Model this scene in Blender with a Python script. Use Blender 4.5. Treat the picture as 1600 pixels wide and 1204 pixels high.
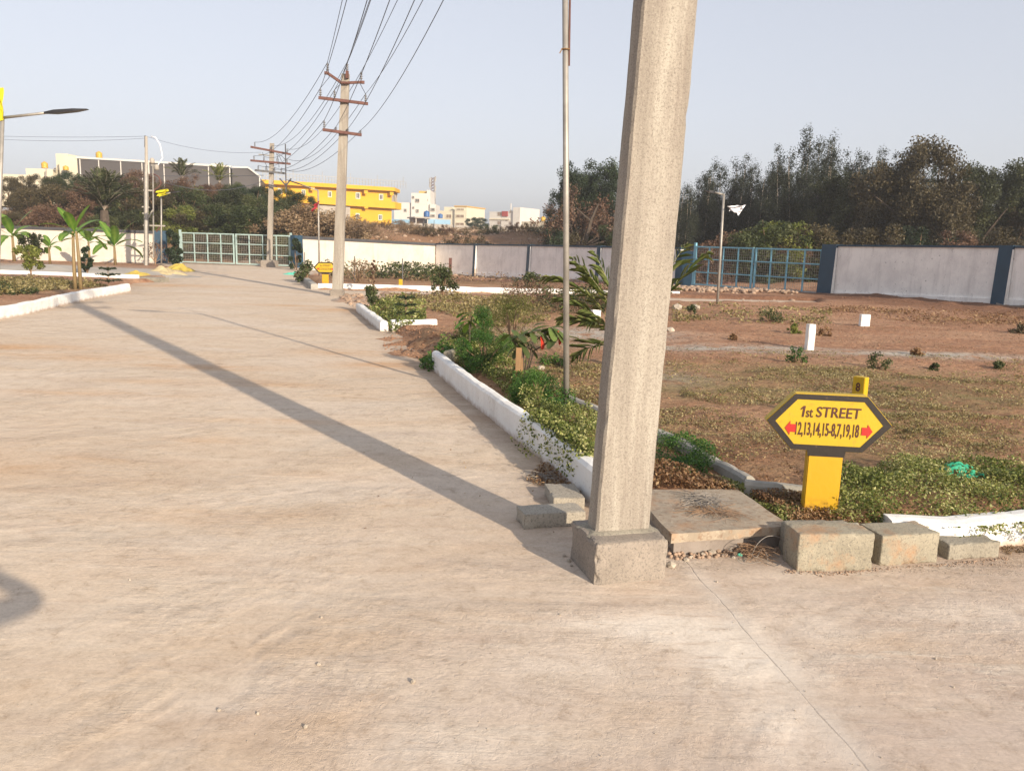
import bpy, bmesh, math, random
import numpy as np
from mathutils import Vector, Matrix, Euler, noise as mnoise

random.seed(7)
RNG = np.random.default_rng(7)
PI = math.pi
for o in list(bpy.data.objects):
    bpy.data.objects.remove(o)
SC = bpy.context.scene
COL = SC.collection

# ------------------------------------------------------------------ camera
FPX, CX, CY, HCAM = 1280.0, 800.0, 602.0, 1.55
PITCH, ROLL = math.atan(224 / 1280), math.radians(1.7)
_R0 = np.array([1, 0, 0.]); _U0 = np.array([0, math.sin(PITCH), math.cos(PITCH)])
CW = np.array([0, math.cos(PITCH), -math.sin(PITCH)])
CR = _R0 * math.cos(ROLL) + _U0 * math.sin(ROLL)
CU = -_R0 * math.sin(ROLL) + _U0 * math.cos(ROLL)
cam_d = bpy.data.cameras.new('camera')
cam_d.lens = FPX / 1600 * 36; cam_d.sensor_width = 36
cam_d.clip_start = 0.05; cam_d.clip_end = 5000
cam = bpy.data.objects.new('camera', cam_d); COL.objects.link(cam)
cam.matrix_world = Matrix(((CR[0], CU[0], -CW[0], 0), (CR[1], CU[1], -CW[1], 0), (CR[2], CU[2], -CW[2], HCAM), (0, 0, 0, 1)))
SC.camera = cam

# ------------------------------------------------------------------ light
SUN_AZ = math.radians(180 - 36.5)      # clockwise from +Y, towards the sun
SUN_EL = math.radians(20.0)
world = bpy.data.worlds.new('World'); SC.world = world; world.use_nodes = True
nt = world.node_tree; nt.nodes.clear()
wo = nt.nodes.new('ShaderNodeOutputWorld'); bg = nt.nodes.new('ShaderNodeBackground'); sky = nt.nodes.new('ShaderNodeTexSky')
sky.sky_type = 'NISHITA'; sky.sun_disc = False; sky.sun_elevation = SUN_EL; sky.sun_rotation = SUN_AZ
sky.altitude = 300; sky.air_density = 1.0; sky.dust_density = 5.0; sky.ozone_density = 3.5
bg.inputs['Strength'].default_value = 0.143
# a thick dusty haze layer over the whole sky: greyer and more even than clean air
_bw = nt.nodes.new('ShaderNodeRGBToBW'); _mx = nt.nodes.new('ShaderNodeMix'); _mx.data_type = 'RGBA'; _mx.inputs[0].default_value = .60
_gm = nt.nodes.new('ShaderNodeGamma'); _gm.inputs[1].default_value = .42; _tn = nt.nodes.new('ShaderNodeMix'); _tn.data_type = 'RGBA'; _tn.blend_type = 'MULTIPLY'; _tn.inputs[0].default_value = 1.0; _tn.inputs[7].default_value = (.985, .985, 1.03, 1)
nt.links.new(sky.outputs[0], _bw.inputs[0]); nt.links.new(sky.outputs[0], _mx.inputs[6]); nt.links.new(_bw.outputs[0], _mx.inputs[7])
nt.links.new(_mx.outputs[2], _gm.inputs[0]); nt.links.new(_gm.outputs[0], _tn.inputs[6])
nt.links.new(_tn.outputs[2], bg.inputs[0]); nt.links.new(bg.outputs[0], wo.inputs[0])
sl = bpy.data.lights.new('sun', 'SUN'); sl.energy = 2.0; sl.angle = math.radians(0.6); sl.color = (1.0, 0.85, 0.66)
so = bpy.data.objects.new('sun', sl); COL.objects.link(so)
_sd = Vector((math.sin(SUN_AZ) * math.cos(SUN_EL), math.cos(SUN_AZ) * math.cos(SUN_EL), math.sin(SUN_EL)))
so.rotation_euler = _sd.to_track_quat('Z', 'Y').to_euler()
SC.view_settings.view_transform = 'Standard'; SC.view_settings.look = 'None'
SC.view_settings.exposure = 1.88; SC.view_settings.gamma = 1.0
SC.view_settings.use_curve_mapping = False

# ------------------------------------------------------------------ pixel helpers (photo 1600x1204 -> ground)
def ray(x, y): return CR * (x - CX) / FPX + CU * (CY - y) / FPX + CW
def G(x, y, z=0.0):
    d = ray(x, y); t = (z - HCAM) / d[2]; return np.array([0, 0, HCAM]) + d * t
def AT(x, y, Y):
    d = ray(x, y); return np.array([0, 0, HCAM]) + d * (Y / d[1])
def HZ(x):
    return 378 + .0297 * (x - 800)

# ------------------------------------------------------------------ numpy noise
_perm = np.random.default_rng(3).random((256, 256))
def vnoise(x, y, s=1.0, k=0):
    x = np.asarray(x, float) * s + k * 17.3; y = np.asarray(y, float) * s + k * 9.7
    xi = np.floor(x).astype(int); yi = np.floor(y).astype(int); fx = x - xi; fy = y - yi
    fx = fx * fx * (3 - 2 * fx); fy = fy * fy * (3 - 2 * fy)
    a = _perm[xi & 255, yi & 255]; b = _perm[(xi + 1) & 255, yi & 255]; c = _perm[xi & 255, (yi + 1) & 255]; d = _perm[(xi + 1) & 255, (yi + 1) & 255]
    return (a * (1 - fx) + b * fx) * (1 - fy) + (c * (1 - fx) + d * fx) * fy
def fbm(x, y, s=1.0, k=0, o=4):
    r = 0; a = .5; t = 0
    for i in range(o):
        r = r + a * vnoise(x, y, s * 2 ** i, k + i); t += a; a *= .55
    return r / t
def sstep(a, b, x):
    t = np.clip((np.asarray(x, float) - a) / (b - a), 0, 1); return t * t * (3 - 2 * t)
def poly_sd(px, py, poly):
    """signed distance, negative inside"""
    poly = np.asarray(poly, float); n = len(poly)
    d = np.full(px.shape, 1e9); ins = np.zeros(px.shape, bool)
    for i in range(n):
        ax, ay = poly[i]; bx, by = poly[(i + 1) % n]
        ex, ey = bx - ax, by - ay
        t = np.clip(((px - ax) * ex + (py - ay) * ey) / (ex * ex + ey * ey + 1e-12), 0, 1)
        d = np.minimum(d, np.hypot(px - ax - t * ex, py - ay - t * ey))
        if ay != by:
            c = ((ay > py) != (by > py)) & (px < (bx - ax) * (py - ay) / (by - ay) + ax); ins ^= c
    return np.where(ins, -d, d)

# ------------------------------------------------------------------ plan of the place
def g2(x, y, z=0): return tuple(G(x, y, z)[:2])
R0_LINE = [g2(*p) for p in [(688.6, 577), (746, 626), (791, 660), (841, 699), (880, 727), (921, 762), (965, 800)]]
L1_LINE = [(-6.2, -4.0), (-7.6, 6.0)] + [g2(*p) for p in [(0, 500), (40, 492), (92, 479), (138, 468), (204, 456)]]
SIDE_LINE = [g2(1036, 846), g2(1242, 858), g2(1362, 862), g2(1480, 862), g2(1600, 850), (7.0, 5.9), (16, 9.0)]
ROAD = ([(-5.8, -9)] + L1_LINE + [g2(212, 443), g2(252, 441), g2(298, 424), (-17.0, 41.2), (-10.9, 41.0)]
        + [g2(470, 432), g2(497, 452.5)] + [g2(600, 455), g2(700, 457.5), g2(860, 461), g2(960, 464), g2(1100, 467.5), g2(1270, 471)]
        + [g2(1270, 476), g2(1100, 475), g2(960, 471), g2(860, 466), g2(700, 463), g2(590, 464)] + [g2(567, 487), g2(607, 518)]
        + R0_LINE + SIDE_LINE + [(16, -9)])
# boundary wall corner points: image x, image base y, image top y, distance
WPT = [(-260, 395, 343, 40.5), (0, 405, 352, 41), (252, 412, 361, 41.3), (283, 411, 362, 41.5), (455, 418, 369, 40.6), (466, 421, 368, 40.4),
       (680, 425, 380, 49), (742, 431, 381, 46), (826, 434, 382, 42.2), (935, 437, 384, 37.6), (1060, 447, 386, 33.4), (1082, 449, 387, 32.6), (1281, 462, 386, 28.2), (1290, 463, 382, 28), (1562, 476, 383.5, 22.6), (1830, 492, 385, 18.8), (2300, 520, 392, 14.6)]
WP = []
for (x, yb, yt, Y) in WPT:
    b = AT(x, yb, Y); t = AT(x, yt, Y); WP.append((b[0], b[1], b[2], t[2]))
COMPOUND = [(w[0], w[1]) for w in WP] + [(60, -60), (-80, -60), (-80, 40)]

def terrain(x, y):
    x = np.asarray(x, float); y = np.asarray(y, float)
    sd = poly_sd(x, y, ROAD)
    n = fbm(x, y, .9, 1) - .5; n2 = fbm(x, y, 5, 2, 3) - .5
    edge = sd + (fbm(x, y, 1.6, 5) - .5) * .35
    out = 0.11 + n * .07 + n2 * .05 * np.clip(1.2 - y / 40, .2, 1)
    h = -0.07 + (out + .07) * sstep(-.02, .34, edge)
    # dirt spilling over the road edge in the gap between the two beds
    for (px, py, r, a) in [(650, 534, .42, .10), (612, 540, .35, .075), (690, 545, .42, .09), (655, 556, .35, .075), (740, 524, .6, .05), (548, 470, .6, .10), (575, 468, .7, .12), (625, 552, .32, .07), (600, 530, .3, .06)]:
        gx, gy = g2(px, py)
        h = h + a * np.exp(-((x - gx) ** 2 + (y - gy) ** 2) / (r * r)) * (.55 + .9 * vnoise(x, y, 6, 9))
    # lower ground in the far middle
    far = sstep(29, 43, y) * sstep(-16, -4, x) * (1 - sstep(6, 11, x))
    h = h - .52 * far - .16 * sstep(30, 42, y) * (1 - sstep(-10, -4, x)) * sstep(.0, .3, sd)
    # dark bank at the foot of the right wall
    sc = poly_sd(x, y, COMPOUND)
    bank = sstep(-2.6, -.5, sc) * sstep(9.5, 12, x)
    h = h + bank * (.10 + .10 * vnoise(x, y, 2.5, 4))
    # outside the wall
    o = np.clip(sc, 0, None)
    left = 1 - sstep(4, 12, x)
    rise = (.4 * sstep(0, 4, o) + 2.1 * sstep(3, 14, o)) * left + .5 * sstep(2, 30, o) * (1 - left)
    rise = rise + 3.2 * sstep(30, 210, o) + (vnoise(x, y, .35, 3) - .4) * .5 * sstep(2, 8, o) * (1 - sstep(120, 300, o))
    return h + rise
def gz(x, y): return float(terrain(np.array([x]), np.array([y]))[0])
def GG(px, py):
    z = .1
    for _ in range(4):
        g = G(px, py, z); z = gz(g[0], g[1])
    return np.array([g[0], g[1], z])

# ------------------------------------------------------------------ materials
def new_mat(name):
    m = bpy.data.materials.new(name); m.use_nodes = True; t = m.node_tree; t.nodes.clear()
    out = t.nodes.new('ShaderNodeOutputMaterial'); b = t.nodes.new('ShaderNodeBsdfPrincipled'); t.links.new(b.outputs[0], out.inputs[0])
    return m, t, b, out
def N(t, typ, **kw):
    n = t.nodes.new(typ)
    for k, v in kw.items():
        if k.startswith('i_'): n.inputs[k[2:].replace('_', ' ')].default_value = v
        else: setattr(n, k, v)
    return n
def coords(t, scale=(1, 1, 1), kind='Object', rot=(0, 0, 0)):
    c = t.nodes.new('ShaderNodeTexCoord'); mp = t.nodes.new('ShaderNodeMapping'); mp.inputs['Scale'].default_value = scale; mp.inputs['Rotation'].default_value = rot
    if kind == 'World':
        g = t.nodes.new('ShaderNodeNewGeometry'); t.links.new(g.outputs['Position'], mp.inputs[0])
    else: t.links.new(c.outputs[kind], mp.inputs[0])
    return mp.outputs[0]
def tnoise(t, vec, scale, detail=4, rough=.55, dist=0.0):
    n = N(t, 'ShaderNodeTexNoise'); n.inputs['Scale'].default_value = scale; n.inputs['Detail'].default_value = detail
    n.inputs['Roughness'].default_value = rough; n.inputs['Distortion'].default_value = dist; t.links.new(vec, n.inputs['Vector']); return n.outputs[0]
def ramp(t, fac, stops):
    r = t.nodes.new('ShaderNodeValToRGB'); e = r.color_ramp.elements
    while len(e) < len(stops): e.new(.5)
    for i, (p, c) in enumerate(stops):
        e[i].position = p; e[i].color = (*c, 1) if not isinstance(c, (int, float)) else (c, c, c, 1)
    t.links.new(fac, r.inputs[0]); return r.outputs[0]
def mix(t, fac, a, b, mode='MIX'):
    m = t.nodes.new('ShaderNodeMix'); m.data_type = 'RGBA'; m.blend_type = mode
    for s, v in ((0, fac), (6, a), (7, b)):
        if isinstance(v, (int, float)): m.inputs[s].default_value = v if s == 0 else (v, v, v, 1)
        elif isinstance(v, tuple): m.inputs[s].default_value = (*v, 1)
        else: t.links.new(v, m.inputs[s])
    return m.outputs[2]
def math_n(t, op, a, b=0.0, clamp=False):
    m = t.nodes.new('ShaderNodeMath'); m.operation = op; m.use_clamp = clamp
    for i, v in enumerate((a, b)):
        if isinstance(v, (int, float)): m.inputs[i].default_value = v
        else: t.links.new(v, m.inputs[i])
    return m.outputs[0]
def bump(t, b, h, strength=.3, dist=.01, prev=None):
    n = t.nodes.new('ShaderNodeBump'); n.inputs['Strength'].default_value = strength; n.inputs['Distance'].default_value = dist
    t.links.new(h, n.inputs['Height'])
    if prev is not None: t.links.new(prev, n.inputs['Normal'])
    t.links.new(n.outputs[0], b.inputs['Normal']); return n.outputs[0]
def attr(t, name):
    a = t.nodes.new('ShaderNodeAttribute'); a.attribute_name = name; return a.outputs['Fac']

def plain(name, col, rough=.7, var=.18, scale=4, bs=0, bd=.004, metal=0, stains=None, kind='World', stretch=(1, 1, 1)):
    m, t, b, o = new_mat(name)
    v = coords(t, stretch, kind)
    f = tnoise(t, v, scale, 5, .6)
    lo = tuple(c * (1 - var) for c in col); hi = tuple(min(1, c * (1 + var)) for c in col)
    c = ramp(t, f, [(.3, lo), (.7, hi)])
    if stains:
        s = tnoise(t, v, stains[1], 6, .65)
        c = mix(t, ramp(t, s, [(stains[2], 0.), (stains[3], 1.)]), c, stains[0])
    t.links.new(c, b.inputs['Base Color']); b.inputs['Roughness'].default_value = rough; b.inputs['Metallic'].default_value = metal
    if bs: bump(t, b, tnoise(t, v, bs, 5, .65), .6, bd)
    return m

GAIN = dict(light=1.7, lush=1.8, yellow=1.5, olive=1.5, reddish=1.7, mid=1.6, brownish=1.6, straw=1.35, dull=1.35, dark=1.55, grey=1.6, palm=1.5, banana=1.75, sparse=1.08)
def leafmat(name, stops, rough=.55, trans=.35):
    m, t, b, out = new_mat(name)
    gn = GAIN.get(name.split('_')[0], 1.0); stops = [(p_, tuple(min(.9, q * gn) for q in c_)) for p_, c_ in stops]
    c = ramp(t, attr(t, 'rnd'), stops)
    t.links.new(c, b.inputs['Base Color']); b.inputs['Roughness'].default_value = rough
    b.inputs['Specular IOR Level'].default_value = .3
    tr = t.nodes.new('ShaderNodeBsdfTranslucent'); ms = t.nodes.new('ShaderNodeMixShader'); ms.inputs[0].default_value = trans
    t.links.new(mix(t, 1.0, c, (1.25, 1.15, .7), 'MULTIPLY'), tr.inputs[0])
    t.links.new(b.outputs[0], ms.inputs[1]); t.links.new(tr.outputs[0], ms.inputs[2]); t.links.new(ms.outputs[0], out.inputs[0])
    return m

# --- road
def make_road_mat():
    m, t, b, o = new_mat('dusty_concrete')
    P = coords(t, (1, 1, 1), 'World'); S = coords(t, (.55, 1.5, 1), 'World', (0, 0, .12)); B = coords(t, (1.2, 9, 1), 'World', (0, 0, .1))
    big = tnoise(t, S, .55, 5, .6, .6); mid = tnoise(t, S, 2.2, 6, .65, .8); fine = tnoise(t, P, 60, 4, .7); grit = tnoise(t, P, 260, 2, .6)
    c = ramp(t, big, [(.32, (.54, .43, .325)), (.5, (.56, .462, .362)), (.68, (.58, .492, .405))])
    # greyer concrete near right, tan dust left; partly camera glare put into the colour
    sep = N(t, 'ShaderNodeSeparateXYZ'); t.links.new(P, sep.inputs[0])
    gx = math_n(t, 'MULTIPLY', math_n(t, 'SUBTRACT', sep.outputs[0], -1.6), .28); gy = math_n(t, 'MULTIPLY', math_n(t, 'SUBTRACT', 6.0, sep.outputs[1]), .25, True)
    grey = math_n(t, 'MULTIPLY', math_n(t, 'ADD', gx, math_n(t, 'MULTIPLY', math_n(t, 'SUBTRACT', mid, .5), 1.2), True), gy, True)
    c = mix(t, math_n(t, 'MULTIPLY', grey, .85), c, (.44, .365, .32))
    warm = ramp(t, tnoise(t, S, .9, 5, .6, 1.2), [(.52, 0.), (.72, 1.)])
    c = mix(t, math_n(t, 'MULTIPLY', warm, .45), c, (.48, .34, .22))
    c = mix(t, math_n(t, 'MULTIPLY', attr(t, 'stain'), ramp(t, mid, [(.35, .35), (.6, 1.)])), c, (.50, .28, .125))
    brown = ramp(t, tnoise(t, S, 3.4, 7, .7, .8), [(.56, 0.), (.70, 1.)])
    c = mix(t, math_n(t, 'MULTIPLY', brown, .36), c, (.33, .25, .19))
    # pale scraped film, broken in streaks
    film = ramp(t, tnoise(t, B, 1.6, 8, .72, .4), [(.52, 0.), (.6, 1.)])
    filmm = math_n(t, 'MULTIPLY', film, ramp(t, tnoise(t, P, .8, 3), [(.42, 0.), (.62, 1.)]))
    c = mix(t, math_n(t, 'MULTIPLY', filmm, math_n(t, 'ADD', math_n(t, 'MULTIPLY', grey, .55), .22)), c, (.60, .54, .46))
    c = mix(t, math_n(t, 'MULTIPLY', attr(t, 'film'), ramp(t, tnoise(t, B, 2.6, 7, .7), [(.34, 0.), (.46, 1.)])), c, (.66, .59, .51))
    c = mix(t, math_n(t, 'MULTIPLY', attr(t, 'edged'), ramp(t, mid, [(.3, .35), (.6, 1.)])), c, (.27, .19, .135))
    c = mix(t, .35, c, mix(t, 1.0, c, ramp(t, fine, [(.3, .62), (.7, 1.28)]), 'MULTIPLY'))
    mot = tnoise(t, P, 9, 9, .82, .5); c = mix(t, 1.0, c, ramp(t, mot, [(.32, (.70, .65, .60)), (.46, (.97, .96, .945)), (.62, (1.07, 1.065, 1.06))]), 'MULTIPLY')
    sm = tnoise(t, coords(t, (1.0, 2.2, 1), 'World', (0, 0, .2)), 1.3, 6, .65, 1.2); c = mix(t, math_n(t, 'MULTIPLY', ramp(t, sm, [(.5, 0.), (.64, 1.)]), .24), c, (.40, .29, .22)); c = mix(t, math_n(t, 'MULTIPLY', ramp(t, sm, [(.30, 1.), (.42, 0.)]), .35), c, (.60, .52, .43))
    spk = ramp(t, tnoise(t, P, 120, 2, .5), [(.66, 0.), (.72, 1.)])
    c = mix(t, math_n(t, 'MULTIPLY', spk, .35), c, (.22, .18, .15))
    # construction joint
    a = G(1112, 925); e = G(1375, 1225); d = e - a; d /= np.linalg.norm(d[:2])
    nx, ny = -d[1], d[0]; k0 = nx * a[0] + ny * a[1]
    w = math_n(t, 'ADD', math_n(t, 'MULTIPLY', sep.outputs[0], nx), math_n(t, 'MULTIPLY', sep.outputs[1], ny))
    w = math_n(t, 'ADD', math_n(t, 'SUBTRACT', w, k0), math_n(t, 'MULTIPLY', math_n(t, 'SUBTRACT', tnoise(t, P, 3.5, 5), .5), .05))
    wa = math_n(t, 'ABSOLUTE', w)
    line = ramp(t, math_n(t, 'MULTIPLY', wa, 60.), [(0., 1.), (.30, .0)])
    pale = ramp(t, math_n(t, 'MULTIPLY', wa, 10.), [(0., .55), (.9, .0)])
    c = mix(t, math_n(t, 'MULTIPLY', pale, ramp(t, mid, [(.35, 0.), (.6, 1.)])), c, (.57, .52, .46))
    c = mix(t, math_n(t, 'MULTIPLY', line, ramp(t, tnoise(t, P, 5, 3), [(.36, .15), (.6, .75)])), c, (.26, .215, .18))
    t.links.new(c, b.inputs['Base Color']); b.inputs['Roughness'].default_value = .92; b.inputs['Specular IOR Level'].default_value = .2
    # relief: trowel and broom marks, grit, joint
    st1 = tnoise(t, coords(t, (2.2, 46, 1), 'World', (0, 0, .1)), 1.0, 6, .7, .25); st2 = tnoise(t, coords(t, (46, 3.5, 1), 'World', (0, 0, -.35)), 1.0, 6, .7, .3)
    mk = ramp(t, tnoise(t, P, .9, 4, .6), [(.46, .0), (.62, 1.)]); mk2 = ramp(t, tnoise(t, P, 1.5, 3, .5, 2.), [(.54, 0.), (.66, 1.)])
    h = math_n(t, 'ADD', math_n(t, 'MULTIPLY', math_n(t, 'MULTIPLY', st1, mk), .9), math_n(t, 'MULTIPLY', math_n(t, 'MULTIPLY', st2, mk2), .7))
    pit = ramp(t, tnoise(t, P, 26, 5, .75, .6), [(.36, 0.), (.5, 1.)])
    h = math_n(t, 'ADD', h, math_n(t, 'MULTIPLY', pit, .30)); h = math_n(t, 'ADD', h, math_n(t, 'MULTIPLY', tnoise(t, P, 14, 7, .72, .8), 1.3)); h = math_n(t, 'ADD', h, math_n(t, 'MULTIPLY', mid, 2.0))
    h = math_n(t, 'ADD', h, math_n(t, 'MULTIPLY', film, .22))
    h = math_n(t, 'SUBTRACT', h, math_n(t, 'MULTIPLY', line, .9))
    rm = math_n(t, 'ADD', .25, math_n(t, 'MULTIPLY', ramp(t, tnoise(t, P, .7, 4, .6, .8), [(.42, 0.), (.62, 1.)]), 1.0)); h = math_n(t, 'MULTIPLY', h, rm)
    n1 = bump(t, b, h, .55, .0085); bump(t, b, grit, .25, .0025, n1)
    return m
def make_dirt_mat():
    m, t, b, o = new_mat('red_brown_soil')
    P = coords(t, (1, 1, 1), 'World'); S = coords(t, (.6, 1.4, 1), 'World')
    big = tnoise(t, S, .6, 5, .6, .5); mid = tnoise(t, P, 3.5, 7, .7); fine = tnoise(t, P, 30, 5, .75)
    c = ramp(t, big, [(.3, (.27, .142, .084)), (.5, (.355, .198, .122)), (.7, (.43, .268, .175))])
    c = mix(t, ramp(t, mid, [(.45, 0.), (.7, .55)]), c, (.38, .25, .165))
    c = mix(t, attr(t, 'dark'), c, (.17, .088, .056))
    c = mix(t, math_n(t, 'MULTIPLY', attr(t, 'gravel'), ramp(t, mid, [(.36, .0), (.52, 1.)])), c, (.42, .385, .34))
    c = mix(t, math_n(t, 'MULTIPLY', attr(t, 'weedy'), ramp(t, mid, [(.30, .1), (.62, .9)])), c, (.22, .185, .085))
    c = mix(t, attr(t, 'dry'), c, (.20, .125, .075))
    cl = tnoise(t, P, 11, 8, .8, .3); c = mix(t, 1.0, c, ramp(t, cl, [(.34, (.48, .42, .38)), (.46, (.9, .88, .86)), (.62, (1.18, 1.15, 1.1))]), 'MULTIPLY')
    c = mix(t, .55, c, mix(t, 1.0, c, ramp(t, fine, [(.3, .5), (.7, 1.45)]), 'MULTIPLY'))
    t.links.new(c, b.inputs['Base Color']); b.inputs['Roughness'].default_value = .95; b.inputs['Specular IOR Level'].default_value = .15
    n1 = bump(t, b, tnoise(t, P, 9, 8, .7), .9, .05); bump(t, b, tnoise(t, P, 70, 4, .7), .6, .008, n1)
    return m
def make_wall_mat(name, base, st, amt=.6, sc=1.2):
    m, t, b, o = new_mat(name)
    P = coords(t, (1, 1, 1), 'World'); V = coords(t, (3, 3, .5), 'World')
    c = ramp(t, tnoise(t, P, .8, 4), [(.3, tuple(x * .93 for x in base)), (.7, base)])
    c = mix(t, math_n(t, 'MULTIPLY', ramp(t, tnoise(t, P, sc, 7, .7), [(.46, 0.), (.66, 1.)]), amt), c, st)
    c = mix(t, math_n(t, 'MULTIPLY', ramp(t, tnoise(t, V, 1.5, 5, .6), [(.52, 0.), (.75, 1.)]), amt * .7), c, tuple(x * .8 for x in st))
    c = mix(t, math_n(t, 'MULTIPLY', ramp(t, tnoise(t, P, 9, 5, .7), [(.62, 0.), (.7, 1.)]), amt), c, tuple(x * .55 for x in st))
    if name.startswith('whitewashed'):
        sp = N(t, 'ShaderNodeSeparateXYZ'); t.links.new(P, sp.inputs[0]); dz = math_n(t, 'SUBTRACT', math_n(t, 'MULTIPLY', tnoise(t, P, 7, 6, .7), .12), sp.outputs[2])
        c = mix(t, ramp(t, dz, [(.005, 0.), (.06, .85)]), c, (.38, .27, .19))
        c = mix(t, math_n(t, 'MULTIPLY', ramp(t, tnoise(t, P, 16, 7, .75), [(.60, 0.), (.66, 1.)]), .55), c, (.42, .36, .30))
    t.links.new(c, b.inputs['Base Color']); b.inputs['Roughness'].default_value = .85
    bump(t, b, tnoise(t, P, 14, 5, .7), .5, .01)
    return m
def make_pole_mat():
    m, t, b, o = new_mat('weathered_pole_concrete')
    O = coords(t, (1, 1, 1), 'Object'); V = coords(t, (7, 7, .55), 'Object')
    c = ramp(t, tnoise(t, V, 1.0, 5, .6, .3), [(.36, (.255, .225, .188)), (.5, (.325, .292, .245)), (.6, (.385, .355, .30))])
    c = mix(t, ramp(t, tnoise(t, V, 2.2, 6, .7), [(.5, 0.), (.68, .7)]), c, (.215, .18, .15))
    c = mix(t, math_n(t, 'MULTIPLY', ramp(t, tnoise(t, O, 110, 5, .8), [(.50, 0.), (.60, 1.)]), .6), c, (.125, .10, .085))
    c = mix(t, math_n(t, 'MULTIPLY', ramp(t, tnoise(t, O, 120, 3, .6), [(.56, 0.), (.7, 1.)]), .45), c, (.40, .365, .31))
    t.links.new(c, b.inputs['Base Color']); b.inputs['Roughness'].default_value = .9
    n1 = bump(t, b, tnoise(t, O, 90, 6, .8), .7, .005); bump(t, b, tnoise(t, V, 5, 5, .6), .4, .008, n1)
    return m
def make_block_mat(name, col, spot=(.10, .09, .08), rust=0.0, sc=90):
    m, t, b, o = new_mat(name)
    O = coords(t, (1, 1, 1), 'World')
    c = ramp(t, tnoise(t, O, 6, 5, .6), [(.3, tuple(x * .8 for x in col)), (.7, tuple(x * 1.12 for x in col))])
    c = mix(t, math_n(t, 'MULTIPLY', ramp(t, tnoise(t, O, sc, 3, .7), [(.52, 0.), (.64, 1.)]), .6), c, spot)
    c = mix(t, math_n(t, 'MULTIPLY', ramp(t, tnoise(t, O, sc * 1.3, 3, .6), [(.58, 0.), (.7, 1.)]), .5), c, tuple(min(1, x * 1.5) for x in col))
    if rust: c = mix(t, math_n(t, 'MULTIPLY', ramp(t, tnoise(t, O, 5, 5, .7), [(.5, 0.), (.66, 1.)]), rust), c, (.36, .19, .09))
    t.links.new(c, b.inputs['Base Color']); b.inputs['Roughness'].default_value = .92
    bump(t, b, tnoise(t, O, sc * .6, 6, .75), .7, .005)
    return m
def make_sign_paint(name, col, chip, lo=.62, hi=.66, zlim=None):
    m, t, b, o = new_mat(name)
    P = coords(t, (1, 1, 1), 'Object'); c = ramp(t, tnoise(t, P, 5, 4), [(.3, tuple(x * .92 for x in col)), (.7, col)])
    f = ramp(t, tnoise(t, P, 24, 7, .72), [(lo, 0.), (hi, 1.)])
    if zlim:
        sp = N(t, 'ShaderNodeSeparateXYZ'); t.links.new(P, sp.inputs[0])
        f = math_n(t, 'MULTIPLY', f, math_n(t, 'MULTIPLY', math_n(t, 'SUBTRACT', zlim, sp.outputs[2]), 9., True))
    c = mix(t, f, c, chip)
    t.links.new(c, b.inputs['Base Color']); b.inputs['Roughness'].default_value = .5
    bump(t, b, tnoise(t, P, 35, 4, .6), .35, .003)
    return m
def make_glass(name, col=(.03, .035, .04)):
    m, t, b, o = new_mat(name)
    P = coords(t, (1, 1, 1), 'World'); t.links.new(ramp(t, tnoise(t, P, .6, 3), [(.3, col), (.7, tuple(c * 1.8 for c in col))]), b.inputs['Base Color'])
    b.inputs['Roughness'].default_value = .15; return m

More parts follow.
